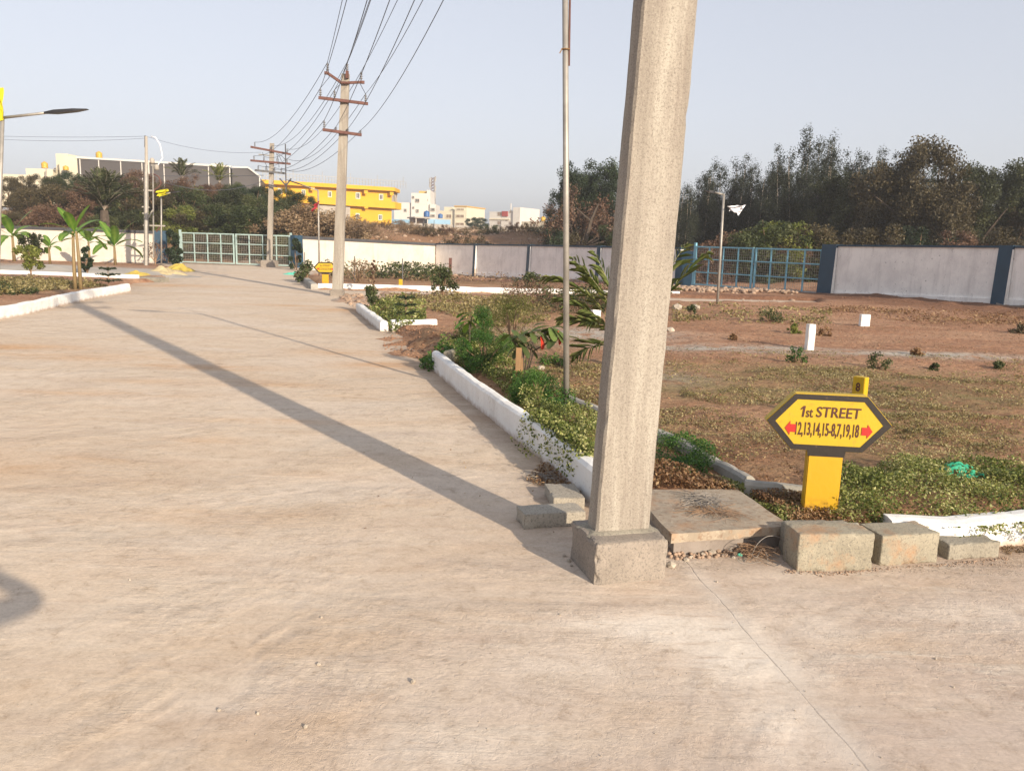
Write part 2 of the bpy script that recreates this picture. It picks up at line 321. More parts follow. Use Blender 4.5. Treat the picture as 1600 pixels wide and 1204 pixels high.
MAT = dict(
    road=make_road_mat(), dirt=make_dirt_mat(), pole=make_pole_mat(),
    wall_warm=make_wall_mat('limewashed_wall', (.60, .555, .48), (.42, .34, .28), .45),
    wall_grey=make_wall_mat('stained_grey_wall', (.84, .81, .78), (.56, .54, .52), .55, 1.6),
    plinth=make_wall_mat('rough_footing', (.27, .23, .20), (.16, .13, .11), .7, 4),
    kerb=make_wall_mat('whitewashed_kerb', (.80, .79, .76), (.55, .50, .44), .35, 3.5),
    coping=plain('dark_coping', (.055, .056, .062), .8, .2, 3), navy=plain('navy_pillar_paint', (.014, .048, .085), .55, .15, 3),
    gate_white=plain('pale_mint_gate_paint', (.34, .45, .43), .5, .1), gate_blue=plain('sky_blue_gate_paint', (.17, .38, .48), .5, .12),
    block=make_block_mat('grey_block_concrete', (.27, .245, .195)), block2=make_block_mat('speckled_block_concrete', (.34, .305, .25)), rustblock=make_block_mat('rust_stained_block', (.30, .27, .205), rust=.6),
    plinthc=make_block_mat('pole_footing_concrete', (.27, .232, .195), sc=90), slab=make_block_mat('dirty_slab_concrete', (.32, .265, .20), (.17, .10, .06), .5, 30),
    yellow=make_sign_paint('yellow_sign_paint', (.50, .335, .008), (.36, .225, .02), .56, .72), yellowpost=make_sign_paint('chipped_yellow_post_paint', (.52, .30, .004), (.22, .09, .015), .49, .54, .17),
    black=make_sign_paint('brown_black_border_paint', (.016, .011, .008), (.06, .035, .02), .60, .66), red=plain('red_arrow_paint', (.42, .015, .010), .5, .1), ink=plain('dark_brown_lettering_paint', (.07, .016, .012), .6, .2, 30),
    steel=plain('galvanised_steel', (.30, .28, .25), .5, .2, 6, metal=.35), rust=plain('red_oxide_steel', (.11, .045, .035), .75, .25, 8), darkmetal=plain('dark_grey_metal', (.07, .07, .075), .5, .2), lampblack=plain('black_lamp_housing', (.02, .02, .022), .4, .2),
    insul=plain('brown_grey_porcelain', (.16, .16, .17), .3, .3, 30), wire=plain('aluminium_conductor', (.06, .065, .08), .6, .1),
    wood=plain('raw_wood', (.24, .14, .065), .8, .25, 6, 30, .004, stretch=(6, 6, .6)), bark=plain('grey_brown_bark', (.075, .055, .04), .9, .3, 6, 20, .02), palebark=plain('pale_eucalyptus_bark', (.34, .28, .22), .85, .25, 2, 10, .01),
    twig=plain('dry_twig', (.24, .15, .09), .9, .3, 9), banstem=plain('banana_stem_skin', (.20, .14, .065), .7, .35, 5, 12, .01, stretch=(1, 1, .3)),
    cream=plain('cream_plaster', (.58, .53, .40), .85, .06, .4), white=plain('white_plaster', (.52, .50, .46), .85, .06, .4), yellowp=plain('yellow_house_plaster', (.56, .31, .010), .8, .06, .5),
    grey=plain('grey_cladding', (.05, .044, .044), .6, .12, .3), greyw=plain('pale_grey_concrete', (.33, .30, .26), .9, .15, 1), glass=make_glass('dark_window_glass'), brown=plain('brown_panel', (.20, .14, .10), .7, .2),
    bluet=plain('blue_plastic_tank', (.012, .085, .25), .45, .1), bluesheet=plain('pale_blue_sheet', (.16, .30, .42), .5, .12, .6), redp=plain('red_facade_paint', (.28, .03, .025), .7, .1), tanky=plain('yellow_tank_plastic', (.50, .30, .03), .5, .1),
    flagy=plain('yellow_flag_cloth', (.50, .44, .006), .8, .12), flagr=plain('dark_red_flag_cloth', (.30, .015, .03), .8, .2), flagw=plain('white_plastic_sheet', (.72, .73, .77), .6, .1), rooft=plain('ochre_lintel', (.50, .30, .07), .8, .1),
    tarp=plain('yellow_tarpaulin', (.46, .34, .06), .65, .25, 2, 6, .03), tarpp=plain('cream_sacking', (.42, .34, .19), .8, .2, 2, 6, .03), green_net=plain('green_netting', (.02, .30, .17), .7, .3, 20), gplast=plain('green_plastic', (.10, .50, .36), .5, .2),
    stone=plain('pale_stone', (.36, .31, .25), .9, .25, 12, 40, .006), rubble=plain('brown_rubble', (.30, .21, .15), .9, .4, 9, 30, .01), inner=make_wall_mat('mossy_inner_kerb', (.36, .34, .30), (.22, .21, .18), .6, 5),
    straw=plain('grey_dry_straw', (.24, .215, .19), .85, .3, 20), skin=plain('brown_skin', (.30, .16, .10), .6, .05), shirt=plain('blue_shirt_cloth', (.08, .13, .25), .85, .1), hair=plain('black_hair', (.012, .010, .009), .6, .1), phone=plain('black_phone_case', (.02, .02, .02), .3, .05),
    clod=plain('red_soil_clods', (.25, .135, .08), .95, .3, 7, 30, .01),
)
L = dict(
    weed=leafmat('light_green_weed_leaves', [(0, (.03, .045, .010)), (.35, (.075, .095, .022)), (.7, (.16, .17, .055)), (1, (.32, .31, .15))]),
    lush=leafmat('lush_green_leaves', [(0, (.010, .032, .007)), (.5, (.028, .072, .014)), (1, (.085, .14, .03))]),
    yelw=leafmat('yellow_green_leaves', [(0, (.045, .06, .012)), (.5, (.10, .12, .025)), (1, (.20, .20, .055))]),
    dry=leafmat('dry_brown_leaves', [(0, (.10, .05, .025)), (.5, (.22, .12, .06)), (1, (.38, .27, .15))], trans=.2),
    lawn=leafmat('sparse_olive_ground_cover', [(0, (.10, .085, .03)), (.5, (.21, .175, .07)), (1, (.36, .30, .16))], trans=.2),
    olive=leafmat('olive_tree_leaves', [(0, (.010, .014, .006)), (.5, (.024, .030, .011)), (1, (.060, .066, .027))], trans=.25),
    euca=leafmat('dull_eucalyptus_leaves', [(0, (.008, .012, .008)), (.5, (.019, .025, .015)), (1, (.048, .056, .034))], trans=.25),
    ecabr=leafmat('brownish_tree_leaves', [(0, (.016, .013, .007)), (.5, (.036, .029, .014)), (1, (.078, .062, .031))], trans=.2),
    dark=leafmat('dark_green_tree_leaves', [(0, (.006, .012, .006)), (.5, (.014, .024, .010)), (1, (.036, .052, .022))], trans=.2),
    rusty=leafmat('reddish_brown_bush_leaves', [(0, (.03, .015, .010)), (.5, (.065, .036, .023)), (1, (.13, .082, .052))], trans=.2),
    bushg=leafmat('mid_green_bush_leaves', [(0, (.014, .022, .007)), (.5, (.034, .045, .015)), (1, (.080, .085, .034))], trans=.25),
    straw=leafmat('straw_coloured_scrub', [(0, (.07, .045, .025)), (.5, (.15, .10, .058)), (1, (.26, .19, .115))], trans=.15),
    banana=leafmat('banana_leaf_green', [(0, (.025, .06, .010)), (.5, (.06, .125, .018)), (1, (.13, .20, .035))], .4, .4),
    palm=leafmat('palm_leaflet_green', [(0, (.02, .035, .010)), (.5, (.075, .105, .03)), (1, (.20, .215, .085))], .4, .3),
    datep=leafmat('grey_green_date_leaflets', [(0, (.018, .024, .009)), (.5, (.04, .048, .02)), (1, (.08, .085, .038))], .6, .2),
    almond=leafmat('dull_green_broad_leaf', [(0, (.035, .05, .018)), (.5, (.07, .095, .03)), (1, (.13, .19, .045))], .5, .3),
    redleaf=leafmat('red_old_leaf', [(0, (.45, .03, .02)), (1, (.6, .06, .03))], .5, .3),
)

# ------------------------------------------------------------------ object helpers
def tag(o, label=None, cat=None, group=None, kind=None):
    if label: o['label'] = label
    if cat: o['category'] = cat
    if group: o['group'] = group
    if kind: o['kind'] = kind
    return o
def thing(name, label, cat, loc=(0, 0, 0), rz=0, group=None):
    o = bpy.data.objects.new(name, None); COL.objects.link(o); o.location = Vector([float(v) for v in loc]); o.rotation_euler = (0, 0, rz)
    o.empty_display_size = .1
    return tag(o, label, cat, group)
def link(name, me, mat=None, parent=None, loc=(0, 0, 0), rot=(0, 0, 0), sc=(1, 1, 1)):
    o = bpy.data.objects.new(name, me); COL.objects.link(o)
    if mat is not None and not me.materials: me.materials.append(mat)
    o.location = Vector([float(v) for v in loc]); o.rotation_euler = rot; o.scale = sc
    if parent: o.parent = parent
    return o
def copy_tree(o, parent=None):
    c = o.copy(); COL.objects.link(c)
    if parent: c.parent = parent
    for ch in list(o.children): copy_tree(ch, c)
    return c
class MB:
    def __init__(s): s.v = []; s.f = []
    def add(s, vs, fs):
        n = len(s.v); s.v += [tuple(float(q) for q in v) for v in vs]; s.f += [tuple(i + n for i in f) for f in fs]; return s
    def box(s, x0, x1, y0, y1, z0, z1):
        return s.add([(x0, y0, z0), (x1, y0, z0), (x1, y1, z0), (x0, y1, z0), (x0, y0, z1), (x1, y0, z1), (x1, y1, z1), (x0, y1, z1)],
                     [(0, 3, 2, 1), (4, 5, 6, 7), (0, 1, 5, 4), (1, 2, 6, 5), (2, 3, 7, 6), (3, 0, 4, 7)])
    def bar(s, a, b, w, h=None, up=(0, 0, 1)):
        h = h or w; a = Vector([float(q) for q in a]); b = Vector([float(q) for q in b]); d = (b - a).normalized(); u = Vector(up)
        if abs(d.dot(u)) > .95: u = Vector((0, 1, 0))
        x = d.cross(u).normalized(); y = x.cross(d).normalized(); vs = []
        for p in (a, b):
            for sx, sy in ((-1, -1), (1, -1), (1, 1), (-1, 1)): vs.append(p + x * sx * w / 2 + y * sy * h / 2)
        return s.add(vs, [(0, 1, 2, 3), (7, 6, 5, 4), (0, 4, 5, 1), (1, 5, 6, 2), (2, 6, 7, 3), (3, 7, 4, 0)])
    def tube(s, pts, r, n=6, cap=True):
        pts = [Vector([float(q) for q in p]) for p in pts]; rs = r if isinstance(r, (list, tuple)) else [r] * len(pts)
        vs = []; fs = []; px = None
        for i, p in enumerate(pts):
            d = (pts[min(i + 1, len(pts) - 1)] - pts[max(i - 1, 0)])
            d = d.normalized() if d.length > 1e-9 else Vector((0, 0, 1))
            if px is None: px = d.cross(Vector((0, 0, 1)) if abs(d.z) < .9 else Vector((0, 1, 0))).normalized()
            px = (px - d * px.dot(d)).normalized(); py = d.cross(px)
            for k in range(n):
                a = 2 * PI * k / n; vs.append(p + (px * math.cos(a) + py * math.sin(a)) * rs[i])
        for i in range(len(pts) - 1):
            for k in range(n): fs.append((i * n + k, i * n + (k + 1) % n, (i + 1) * n + (k + 1) % n, (i + 1) * n + k))
        if cap: fs += [tuple(range(n))[::-1], tuple((len(pts) - 1) * n + k for k in range(n))]
        return s.add(vs, fs)
    def lathe(s, prof, n=12, c=(0, 0, 0)):
        vs = []; fs = []
        for (r, z) in prof:
            for k in range(n): a = 2 * PI * k / n; vs.append((c[0] + r * math.cos(a), c[1] + r * math.sin(a), c[2] + z))
        for i in range(len(prof) - 1):
            for k in range(n): fs.append((i * n + k, i * n + (k + 1) % n, (i + 1) * n + (k + 1) % n, (i + 1) * n + k))
        fs += [tuple(range(n))[::-1], tuple((len(prof) - 1) * n + k for k in range(n))]
        return s.add(vs, fs)
    def mesh(s, name, smooth=False):
        me = bpy.data.meshes.new(name); me.from_pydata(s.v, [], s.f); me.update()
        if smooth: me.polygons.foreach_set('use_smooth', [True] * len(me.polygons))
        return me
    def build(s, name, mat, parent=None, smooth=False, **kw): return link(name, s.mesh(name, smooth), mat, parent, **kw)

def np_mesh(name, V, F, attrs=None, smooth=False):
    me = bpy.data.meshes.new(name); k = F.shape[1]
    me.vertices.add(len(V)); me.vertices.foreach_set('co', V.astype(np.float32).ravel())
    me.loops.add(F.size); me.loops.foreach_set('vertex_index', F.astype(np.int32).ravel())
    me.polygons.add(len(F)); me.polygons.foreach_set('loop_start', np.arange(0, F.size, k, dtype=np.int32))
    try: me.polygons.foreach_set('loop_total', np.full(len(F), k, dtype=np.int32))
    except Exception: pass
    me.update(calc_edges=True)
    if smooth: me.polygons.foreach_set('use_smooth', np.ones(len(F), bool))
    for n, a in (attrs or {}).items():
        at = me.attributes.new(n, 'FLOAT', 'POINT'); at.data.foreach_set('value', a.astype(np.float32))
    return me
def leaf_arrays(P, size, rng, aspect=.55, up=0.0, rnd=None, fold=.15):
    """a small folded leaf (4 vertices) at each point"""
    n = len(P); d = rng.normal(size=(n, 3)); d[:, 2] = d[:, 2] * (1 - up) + up * .3
    d /= np.linalg.norm(d, axis=1)[:, None] + 1e-9
    nn = rng.normal(size=(n, 3)); nn[:, 2] += up * 4; w = np.cross(d, nn); w /= np.linalg.norm(w, axis=1)[:, None] + 1e-9
    u = np.cross(w, d); s = (size if np.ndim(size) else np.full(n, size)) * (.65 + .7 * rng.random(n)); s = s[:, None]
    V = np.empty((n, 4, 3)); V[:, 0] = P - d * s * .5; V[:, 1] = P + w * s * aspect * .5 + u * s * fold * .5; V[:, 2] = P + d * s * .5; V[:, 3] = P - w * s * aspect * .5 + u * s * fold * .5
    F = np.arange(n * 4).reshape(n, 4); r = rng.random(n) if rnd is None else rnd
    return V.reshape(-1, 3), F, np.repeat(r, 4)
def leaf_mesh(name, P, size, seed=0, **kw):
    V, F, r = leaf_arrays(np.asarray(P, float), size, np.random.default_rng(seed), **kw)
    return np_mesh(name, V, F, {'rnd': r})
def scatter_poly(poly, n, rng):
    poly = np.asarray(poly, float); lo = poly.min(0); hi = poly.max(0); out = []
    c = 0
    while c < n:
        p = lo + (hi - lo) * rng.random((n * 2, 2)); p = p[poly_sd(p[:, 0], p[:, 1], poly) < 0]; out.append(p); c += len(p)
        if len(p) == 0: break
    return np.concatenate(out)[:n]
def rough_box(name, lx, ly, lz, seg=.035, amp=.004, bev=.008, seed=0, chips=.012):
    """box centred on x,y with z from 0, subdivided, edges worn"""
    bm = bmesh.new(); bmesh.ops.create_cube(bm, size=1)
    for v in bm.verts: v.co = Vector((v.co.x * lx, v.co.y * ly, (v.co.z + .5) * lz))
    bmesh.ops.bevel(bm, geom=bm.edges[:], offset=bev, segments=2, affect='EDGES')
    for ax in range(3):
        n = max(1, int((lx, ly, lz)[ax] / seg))
        for i in range(1, n):
            c = [0, 0, 0]; c[ax] = (i / n - .5) * (lx, ly, lz)[ax] + (lz / 2 if ax == 2 else 0); nn = [0, 0, 0]; nn[ax] = 1
            bmesh.ops.bisect_plane(bm, geom=bm.verts[:] + bm.edges[:] + bm.faces[:], plane_co=c, plane_no=nn)
    for v in bm.verts:
        p = v.co * 9 + Vector((seed * 7.1, seed, 0)); v.co += mnoise.noise_vector(p) * amp * .6 + mnoise.noise_vector(p * 4) * amp * .3
        ds = sorted((lx / 2 - abs(v.co.x), ly / 2 - abs(v.co.y), lz / 2 - abs(v.co.z - lz / 2))); fall = math.exp(-(max(0, ds[1]) / .014) ** 2)
        k = (max(0, mnoise.noise(v.co * 26 + Vector((seed, 3, 1))) - .05) + .15) * chips * fall
        v.co -= Vector((v.co.x / lx, v.co.y / ly, (v.co.z - lz / 2) / lz)).normalized() * k
    me = bpy.data.meshes.new(name); bm.to_mesh(me); bm.free(); return me
def stone_mesh(name, r, seed, flat=.7):
    bm = bmesh.new(); bmesh.ops.create_icosphere(bm, subdivisions=2 if r > .03 else 1, radius=r)
    for v in bm.verts:
        v.co = v.co * (1 + .45 * mnoise.noise(v.co * (1.3 / r) + Vector((seed, seed * 2, 0)))); v.co.z *= flat
    me = bpy.data.meshes.new(name); bm.to_mesh(me); bm.free(); return me

# ================================================================== SETTING
def grid_axis(stops):
    out = [stops[0][0]]
    for (a, st), (b, _) in zip(stops[:-1], stops[1:]):
        n = max(1, int(round((b - a) / st))); out += list(np.linspace(a, b, n + 1)[1:])
    return np.array(out)
gxs = grid_axis([(-2500, 250), (-500, 40), (-120, 6), (-45, .6), (-14, .16), (-4, .085), (4.5, .12), (10, .25), (24, .8), (60, 8), (140, 40), (500, 250), (2500, 1)])
gys = grid_axis([(-400, 60), (-40, 4), (-8, .6), (2, .085), (11, .11), (20, .2), (32, .35), (50, 1.2), (90, 6), (300, 30), (700, 250), (3500, 1)])
X, Y = np.meshgrid(gxs, gys)
Hh = terrain(X, Y)
Vv = np.stack([X, Y, Hh], -1).reshape(-1, 3)
nx, ny = len(gxs), len(gys); idx = np.arange(nx * ny).reshape(ny, nx)
Ff = np.stack([idx[:-1, :-1], idx[:-1, 1:], idx[1:, 1:], idx[1:, :-1]], -1).reshape(-1, 4)
def blob(x, y, lst):
    r = np.zeros_like(x)
    for (px, py, rx, ry, a) in lst:
        c = G(px, py, .1); r = np.maximum(r, a * np.exp(-(((x - c[0]) / rx) ** 2 + ((y - c[1]) / ry) ** 2)))
    return r
sdc = poly_sd(X, Y, COMPOUND)
gravel = np.clip(blob(X, Y, [(930, 522, 1.2, .8, 1.5), (1080, 545, 1.6, .35, 1.4), (1190, 545, 1.6, .3, .9), (1450, 556, 1.6, .35, 1.1), (1050, 595, .5, .5, .7), (100, 418, 5, 2.2, 1.5), (30, 415, 4, 2.5, 1.3), (200, 425, 3, 2, 1.2), (520, 462, 1.5, .8, .9)]), 0, 1)
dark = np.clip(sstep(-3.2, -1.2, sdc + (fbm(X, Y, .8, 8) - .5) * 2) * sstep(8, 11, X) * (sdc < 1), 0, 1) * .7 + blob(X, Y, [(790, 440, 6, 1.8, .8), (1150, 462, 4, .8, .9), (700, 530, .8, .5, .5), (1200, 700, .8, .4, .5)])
weedy = np.clip(blob(X, Y, [(850, 480, 3, 2, 1), (1150, 610, 2.2, .9, 1.), (1450, 620, 2.4, 1.0, 1.), (1250, 585, 2.6, .8, .9), (1500, 740, 1.2, .8, 1), (1100, 680, .6, .4, .8), (660, 440, 6, 2, .5), (780, 530, 1, 1.6, 1), (60, 450, 4, 1.4, .7), (1450, 680, 1.2, .5, .7)]), 0, 1)
dry = np.clip(sstep(1, 8, sdc) * (.35 + .5 * fbm(X, Y, .2, 6)), 0, 1)
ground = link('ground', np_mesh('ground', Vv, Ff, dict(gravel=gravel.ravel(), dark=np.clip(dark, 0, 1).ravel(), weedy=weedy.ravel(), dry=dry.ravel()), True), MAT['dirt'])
tag(ground, 'red brown soil plots and ground around the concrete road', None, None, 'structure')

rxs = grid_axis([(-26, .5), (-12, .2), (-5, .08), (4, .12), (8, .4), (17, .4)]); rys = grid_axis([(-9, .5), (1.5, .08), (8, .12), (20, .25), (42, .5)])
X, Y = np.meshgrid(rxs, rys); sdr = poly_sd(X, Y, ROAD)
und = (fbm(X, Y, .5, 21) - .5) * .016 + (fbm(X, Y, 4, 22, 2) - .5) * .004
stain = np.clip(blob(X, Y, [(20, 530, .9, .35, .75), (100, 545, 1.2, .3, .45), (180, 600, 1.0, .22, .5), (255, 582, .7, .16, .4), (315, 560, .8, .2, .75), (380, 585, .8, .15, .5), (330, 668, .35, .10, .4), (440, 470, 1.2, .25, .7), (560, 478, 1., .5, .9), (560, 540, .9, .3, .6), (620, 560, .8, .35, .8), (0, 700, 1.0, .5, .35), (430, 640, .8, .1, .35), (280, 780, .8, .2, .18), (480, 720, .4, .1, .25), (200, 850, .5, .2, .2), (240, 440, 2, .8, .7)]) * (.2 + 1.7 * fbm(X * .6, Y * 2.2, 2.2, 31)), 0, 1)
film = np.clip(blob(X, Y, [(1060, 945, .34, .16, 1.6), (1000, 940, .36, .10, 1.3), (1160, 990, .24, .22, 1.2), (1230, 1090, .14, .2, .9), (900, 1000, .3, .1, .6), (680, 1130, .3, .1, .5), (960, 860, .2, .15, .5), (1500, 925, .35, .12, .5), (1290, 950, .16, .2, .5)]), 0, 1)
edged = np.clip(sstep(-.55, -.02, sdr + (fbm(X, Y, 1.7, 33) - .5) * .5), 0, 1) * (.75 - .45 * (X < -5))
Vv = np.stack([X, Y, und + .004], -1).reshape(-1, 3); idx = np.arange(X.size).reshape(X.shape)
Ff = np.stack([idx[:-1, :-1], idx[:-1, 1:], idx[1:, 1:], idx[1:, :-1]], -1).reshape(-1, 4)
keep = (sdr.ravel()[Ff].min(1) < .45); Ff = Ff[keep]
used = np.unique(Ff); remap = np.zeros(X.size, int); remap[used] = np.arange(len(used))
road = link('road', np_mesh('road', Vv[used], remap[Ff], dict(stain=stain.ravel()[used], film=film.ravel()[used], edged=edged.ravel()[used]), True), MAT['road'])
tag(road, 'pale dusty concrete road with a joint and tan dirt stains', None, None, 'structure')
def rz(x, y): return float((fbm(np.array([x]), np.array([y]), .5, 21)[0] - .5) * .016 + .004)

# ------------------------------------------------------------------ kerbs
def resample(pts, st):
    out = []
    for a, b in zip(pts[:-1], pts[1:]):
        a = np.array(a, float); b = np.array(b, float); n = max(1, int(np.linalg.norm(b - a) / st)); out += [a + (b - a) * i / n for i in range(n)]
    out.append(np.array(pts[-1], float)); return out
def kerb(name, label, pts, h, w, side, mat, z0=-.05, st=.08, amp=.014, group=None, topn=None, seed=1):
    """side=+1: body lies to the right of the travel direction"""
    P = resample(pts, st); n = len(P); V = []; F = []
    for i, p in enumerate(P):
        d = P[min(i + 1, n - 1)] - P[max(i - 1, 0)]; d = d / (np.linalg.norm(d) + 1e-9); q = np.array([d[1], -d[0]]) * side
        j = lambda k, a=amp: mnoise.noise(Vector((p[0] * 2.3 + k * 5, p[1] * 2.3, seed))) * a + mnoise.noise(Vector((p[0] * 9 + k * 3, p[1] * 9, seed))) * a * .6
        hh = h + j(5, amp * .8)
        prof = [(0 + j(0), z0), (j(1) * .8, hh * .5), (.006 + j(2) * .7, hh - .018), (.022 + j(2) * .7, hh + j(3) * .4), (w * .5, hh + .006 + j(4) * .6), (w - .02 + j(6), hh + j(7) * .4), (w + j(6), hh - .02), (w + j(6), z0)]
        for (o, z) in prof: V.append((p[0] + q[0] * o, p[1] + q[1] * o, z))
    m = 8
    for i in range(n - 1):
        for k in range(m - 1):
            f = (i * m + k, i * m + k + 1, (i + 1) * m + k + 1, (i + 1) * m + k); F.append(f if side > 0 else f[::-1])
    F.append(tuple(range(m))[::-1]); F.append(tuple((n - 1) * m + k for k in range(m)))
    mb = MB(); mb.add(V, F); o = mb.build(name, mat); bm = bmesh.new(); bm.from_mesh(o.data); bmesh.ops.recalc_face_normals(bm, faces=bm.faces); bm.to_mesh(o.data); bm.free()
    tag(o, label, 'kerb', group); return o
kerb('white_kerb', 'long whitewashed kerb curving behind the leaning concrete pole', R0_LINE, .225, .11, 1, MAT['kerb'], seed=2)
a = np.array(R0_LINE[0]); rr = g2(728, 541, .2)
kerb('kerb_return', 'short brick coloured kerb end at the far tip of the long white kerb', [(a[0] + .12, a[1] + .09), (rr[0], rr[1] + .02)], .215, .10, -1, MAT['block'], seed=3)
kerb('white_kerb', 'whitewashed kerb sloping up on the left edge of the road', L1_LINE, .21, .14, -1, MAT['kerb'], seed=4)
b0, b1, b2 = g2(567, 487), g2(607, 518), g2(683, 517)
kerb('white_kerb', 'shaded white kerb on the road side of the small planted bed', [b0, b1], .17, .14, 1, MAT['kerb'], seed=5)
kerb('white_kerb', 'bright sunlit white kerb facing the spilled red soil', [(b1[0] + .06, b1[1] + .0), b2], .19, .13, -1, MAT['kerb'], seed=6)
fk = [g2(497, 452), g2(600, 454), g2(700, 457), g2(860, 460.5), g2(960, 463), g2(1062, 464.5)]
kerb('white_kerb', 'long low white kerb in front of the far boundary wall', fk, .17, .2, -1, MAT['kerb'], st=.4, seed=7)
kerb('kerb_corner', 'grey weathered kerb corner beside the far yellow sign', [g2(476, 436), g2(497, 452)], .16, .2, 1, MAT['inner'], st=.4, seed=8)
kerb('white_kerb', 'cream kerb crossing behind the plants on the far left', [g2(-260, 425), g2(0, 433.6), g2(210, 441)], .22, .3, -1, MAT['kerb'], st=.4, seed=9)
kerb('kerb_piece', 'short pale kerb piece beside the yellow sacking heap', [g2(214, 440), g2(250, 441.5)], .14, .5, -1, MAT['block'], st=.3, seed=10)
kerb('white_kerb', 'bright white kerb under green creepers at the right edge of the street', [g2(1392, 858), g2(1500, 862), g2(1600, 852), (7.0, 5.9), (16, 9.0)], .15, .16, -1, MAT['kerb'], seed=11)
ik = [GG(880, 627)[:2], GG(955, 658)[:2], GG(1060, 705)[:2], GG(1160, 762)[:2]]
kerb('inner_kerb', 'thin grey inner kerb running behind the leaning pole through the weeds', ik, .16, .09, -1, MAT['inner'], amp=.015, seed=12)
kerb('inner_kerb', 'mossy grey inner kerb ending behind the yellow sign post', [GG(1162, 775)[:2], GG(1262, 778)[:2]], .17, .09, -1, MAT['inner'], amp=.01, seed=13)

# ------------------------------------------------------------------ boundary walls and gates
def wall_run(label, idxs, mats, pillars=(), plinth=True, cop=.11, copmat=None, group=None):
    w0 = WP[idxs[0]]; t = thing('boundary_wall', label, 'wall', (w0[0], w0[1], w0[2]), 0, group); org = np.array([w0[0], w0[1], w0[2]])
    for k, (i, j) in enumerate(zip(idxs[:-1], idxs[1:])):
        A = np.array(WP[i][:2]); B = np.array(WP[j][:2]); d = B - A; Ln = np.linalg.norm(d); d /= Ln; q = np.array([-d[1], d[0]])  # away from the camera
        za, zb, ta, tb = WP[i][2], WP[j][2], WP[i][3], WP[j][3]
        def quadbox(u0, u1, o0, o1, f0, f1, g0, g1):
            # f0,f1 bottoms at u0,u1; g0,g1 tops
            P = lambda u, o, z: tuple(np.array([*(A + d * u + q * o), z]) - org)
            v = [P(u0, o0, f0), P(u1, o0, f1), P(u1, o1, f1), P(u0, o1, f0), P(u0, o0, g0), P(u1, o0, g1), P(u1, o1, g1), P(u0, o1, g0)]
            return v, [(0, 3, 2, 1), (4, 5, 6, 7), (0, 1, 5, 4), (1, 2, 6, 5), (2, 3, 7, 6), (3, 0, 4, 7)]
        zf = lambda u: za + (zb - za) * u / Ln; tf = lambda u: ta + (tb - ta) * u / Ln
        nseg = max(1, int(round(Ln / 4.2)))
        for s in range(nseg):
            u0, u1 = Ln * s / nseg + .01, Ln * (s + 1) / nseg - .01
            m = MB(); m.add(*quadbox(u0, u1, .02, .18, zf(u0) - .3, zf(u1) - .3, tf(u0) - cop, tf(u1) - cop)); m.build('panel', mats[k] if isinstance(mats, list) else mats, t)
        m = MB(); m.add(*quadbox(-.03, Ln + .03, -.03, .23, tf(0) - cop + .002, tf(Ln) - cop + .002, tf(0), tf(Ln))); m.build('coping', copmat or MAT['coping'], t)
        if plinth:
            m = MB(); m.add(*quadbox(0, Ln, -.045, .1, zf(0) - .5, zf(Ln) - .5, zf(0) + .16, zf(Ln) + .16)); m.build('skirting', mats[k] if isinstance(mats, list) else mats, t)
            # crumbly footing
            Vn = []; nn = max(4, int(Ln / .25)); m = MB()
            for e in range(nn):
                ua, ub = Ln * e / nn, Ln * (e + 1) / nn
                hh = [.0 + .09 * mnoise.noise(Vector((A[0] + d[0] * u, A[1] + d[1] * u, 0)) * 2.1) for u in (ua, ub)]
                o_ = .13 + .05 * mnoise.noise(Vector((A[0] + ua, 0, 5)))
                m.add(*quadbox(ua, ub, -o_, .05, zf(ua) - .6, zf(ub) - .6, zf(ua) + hh[0], zf(ub) + hh[1]))
            fo = m.build('footing', MAT['plinth'], t)
    for (i, wpx, mt) in pillars:
        A = np.array(WP[i][:2]); j = i + 1 if i + 1 < len(WP) else i - 1; d = np.array(WP[j][:2]) - A; d /= np.linalg.norm(d); ang = math.atan2(d[1], d[0])
        zb, tb = WP[i][2], WP[i][3]; m = MB(); w = wpx / 2
        m.add([(-w, -.14, zb - .3), (w, -.14, zb - .3), (w, .22, zb - .3), (-w, .22, zb - .3), (-w, -.055, tb + .012), (w, -.055, tb + .012), (w, .25, tb + .012), (-w, .25, tb + .012)],
              [(0, 3, 2, 1), (4, 5, 6, 7), (0, 1, 5, 4), (1, 2, 6, 5), (2, 3, 7, 6), (3, 0, 4, 7)])
        m.build('pillar', mt, t, loc=(A[0] - org[0], A[1] - org[1], -org[2]), rot=(0, 0, ang))
        if i >= 7 and i != 15:
            m = MB().add([(w + .002, -.135, zb - .1), (w + .014, -.135, zb - .1), (w + .014, .0, zb - .1), (w + .002, .0, zb - .1), (w + .002, -.06, tb - .1), (w + .014, -.06, tb - .1), (w + .014, .0, tb - .1), (w + .002, .0, tb - .1)], [(0, 3, 2, 1), (4, 5, 6, 7), (0, 1, 5, 4), (1, 2, 6, 5), (2, 3, 7, 6), (3, 0, 4, 7)])
            m.build('pillar_side', MAT['kerb'], t, loc=(A[0] - org[0], A[1] - org[1], -org[2]), rot=(0, 0, ang))
    return t
ww, wg, nv = MAT['wall_warm'], MAT['wall_grey'], MAT['navy']
wall_run('cream boundary wall with grey coping behind the banana plants at far left', [0, 1, 2], [ww, ww], [(2, .55, nv)], cop=.14)
wall_run('sunlit white boundary wall between the far gate and the bend', [5, 6], [ww], [(5, .5, nv)], cop=.15)
wall_run('stained grey boundary wall with navy pillars in the middle distance', [6, 7, 8, 9, 10], wg, [(7, .22, nv), (8, .26, nv), (9, .26, nv)], cop=.08, copmat=MAT['navy'])
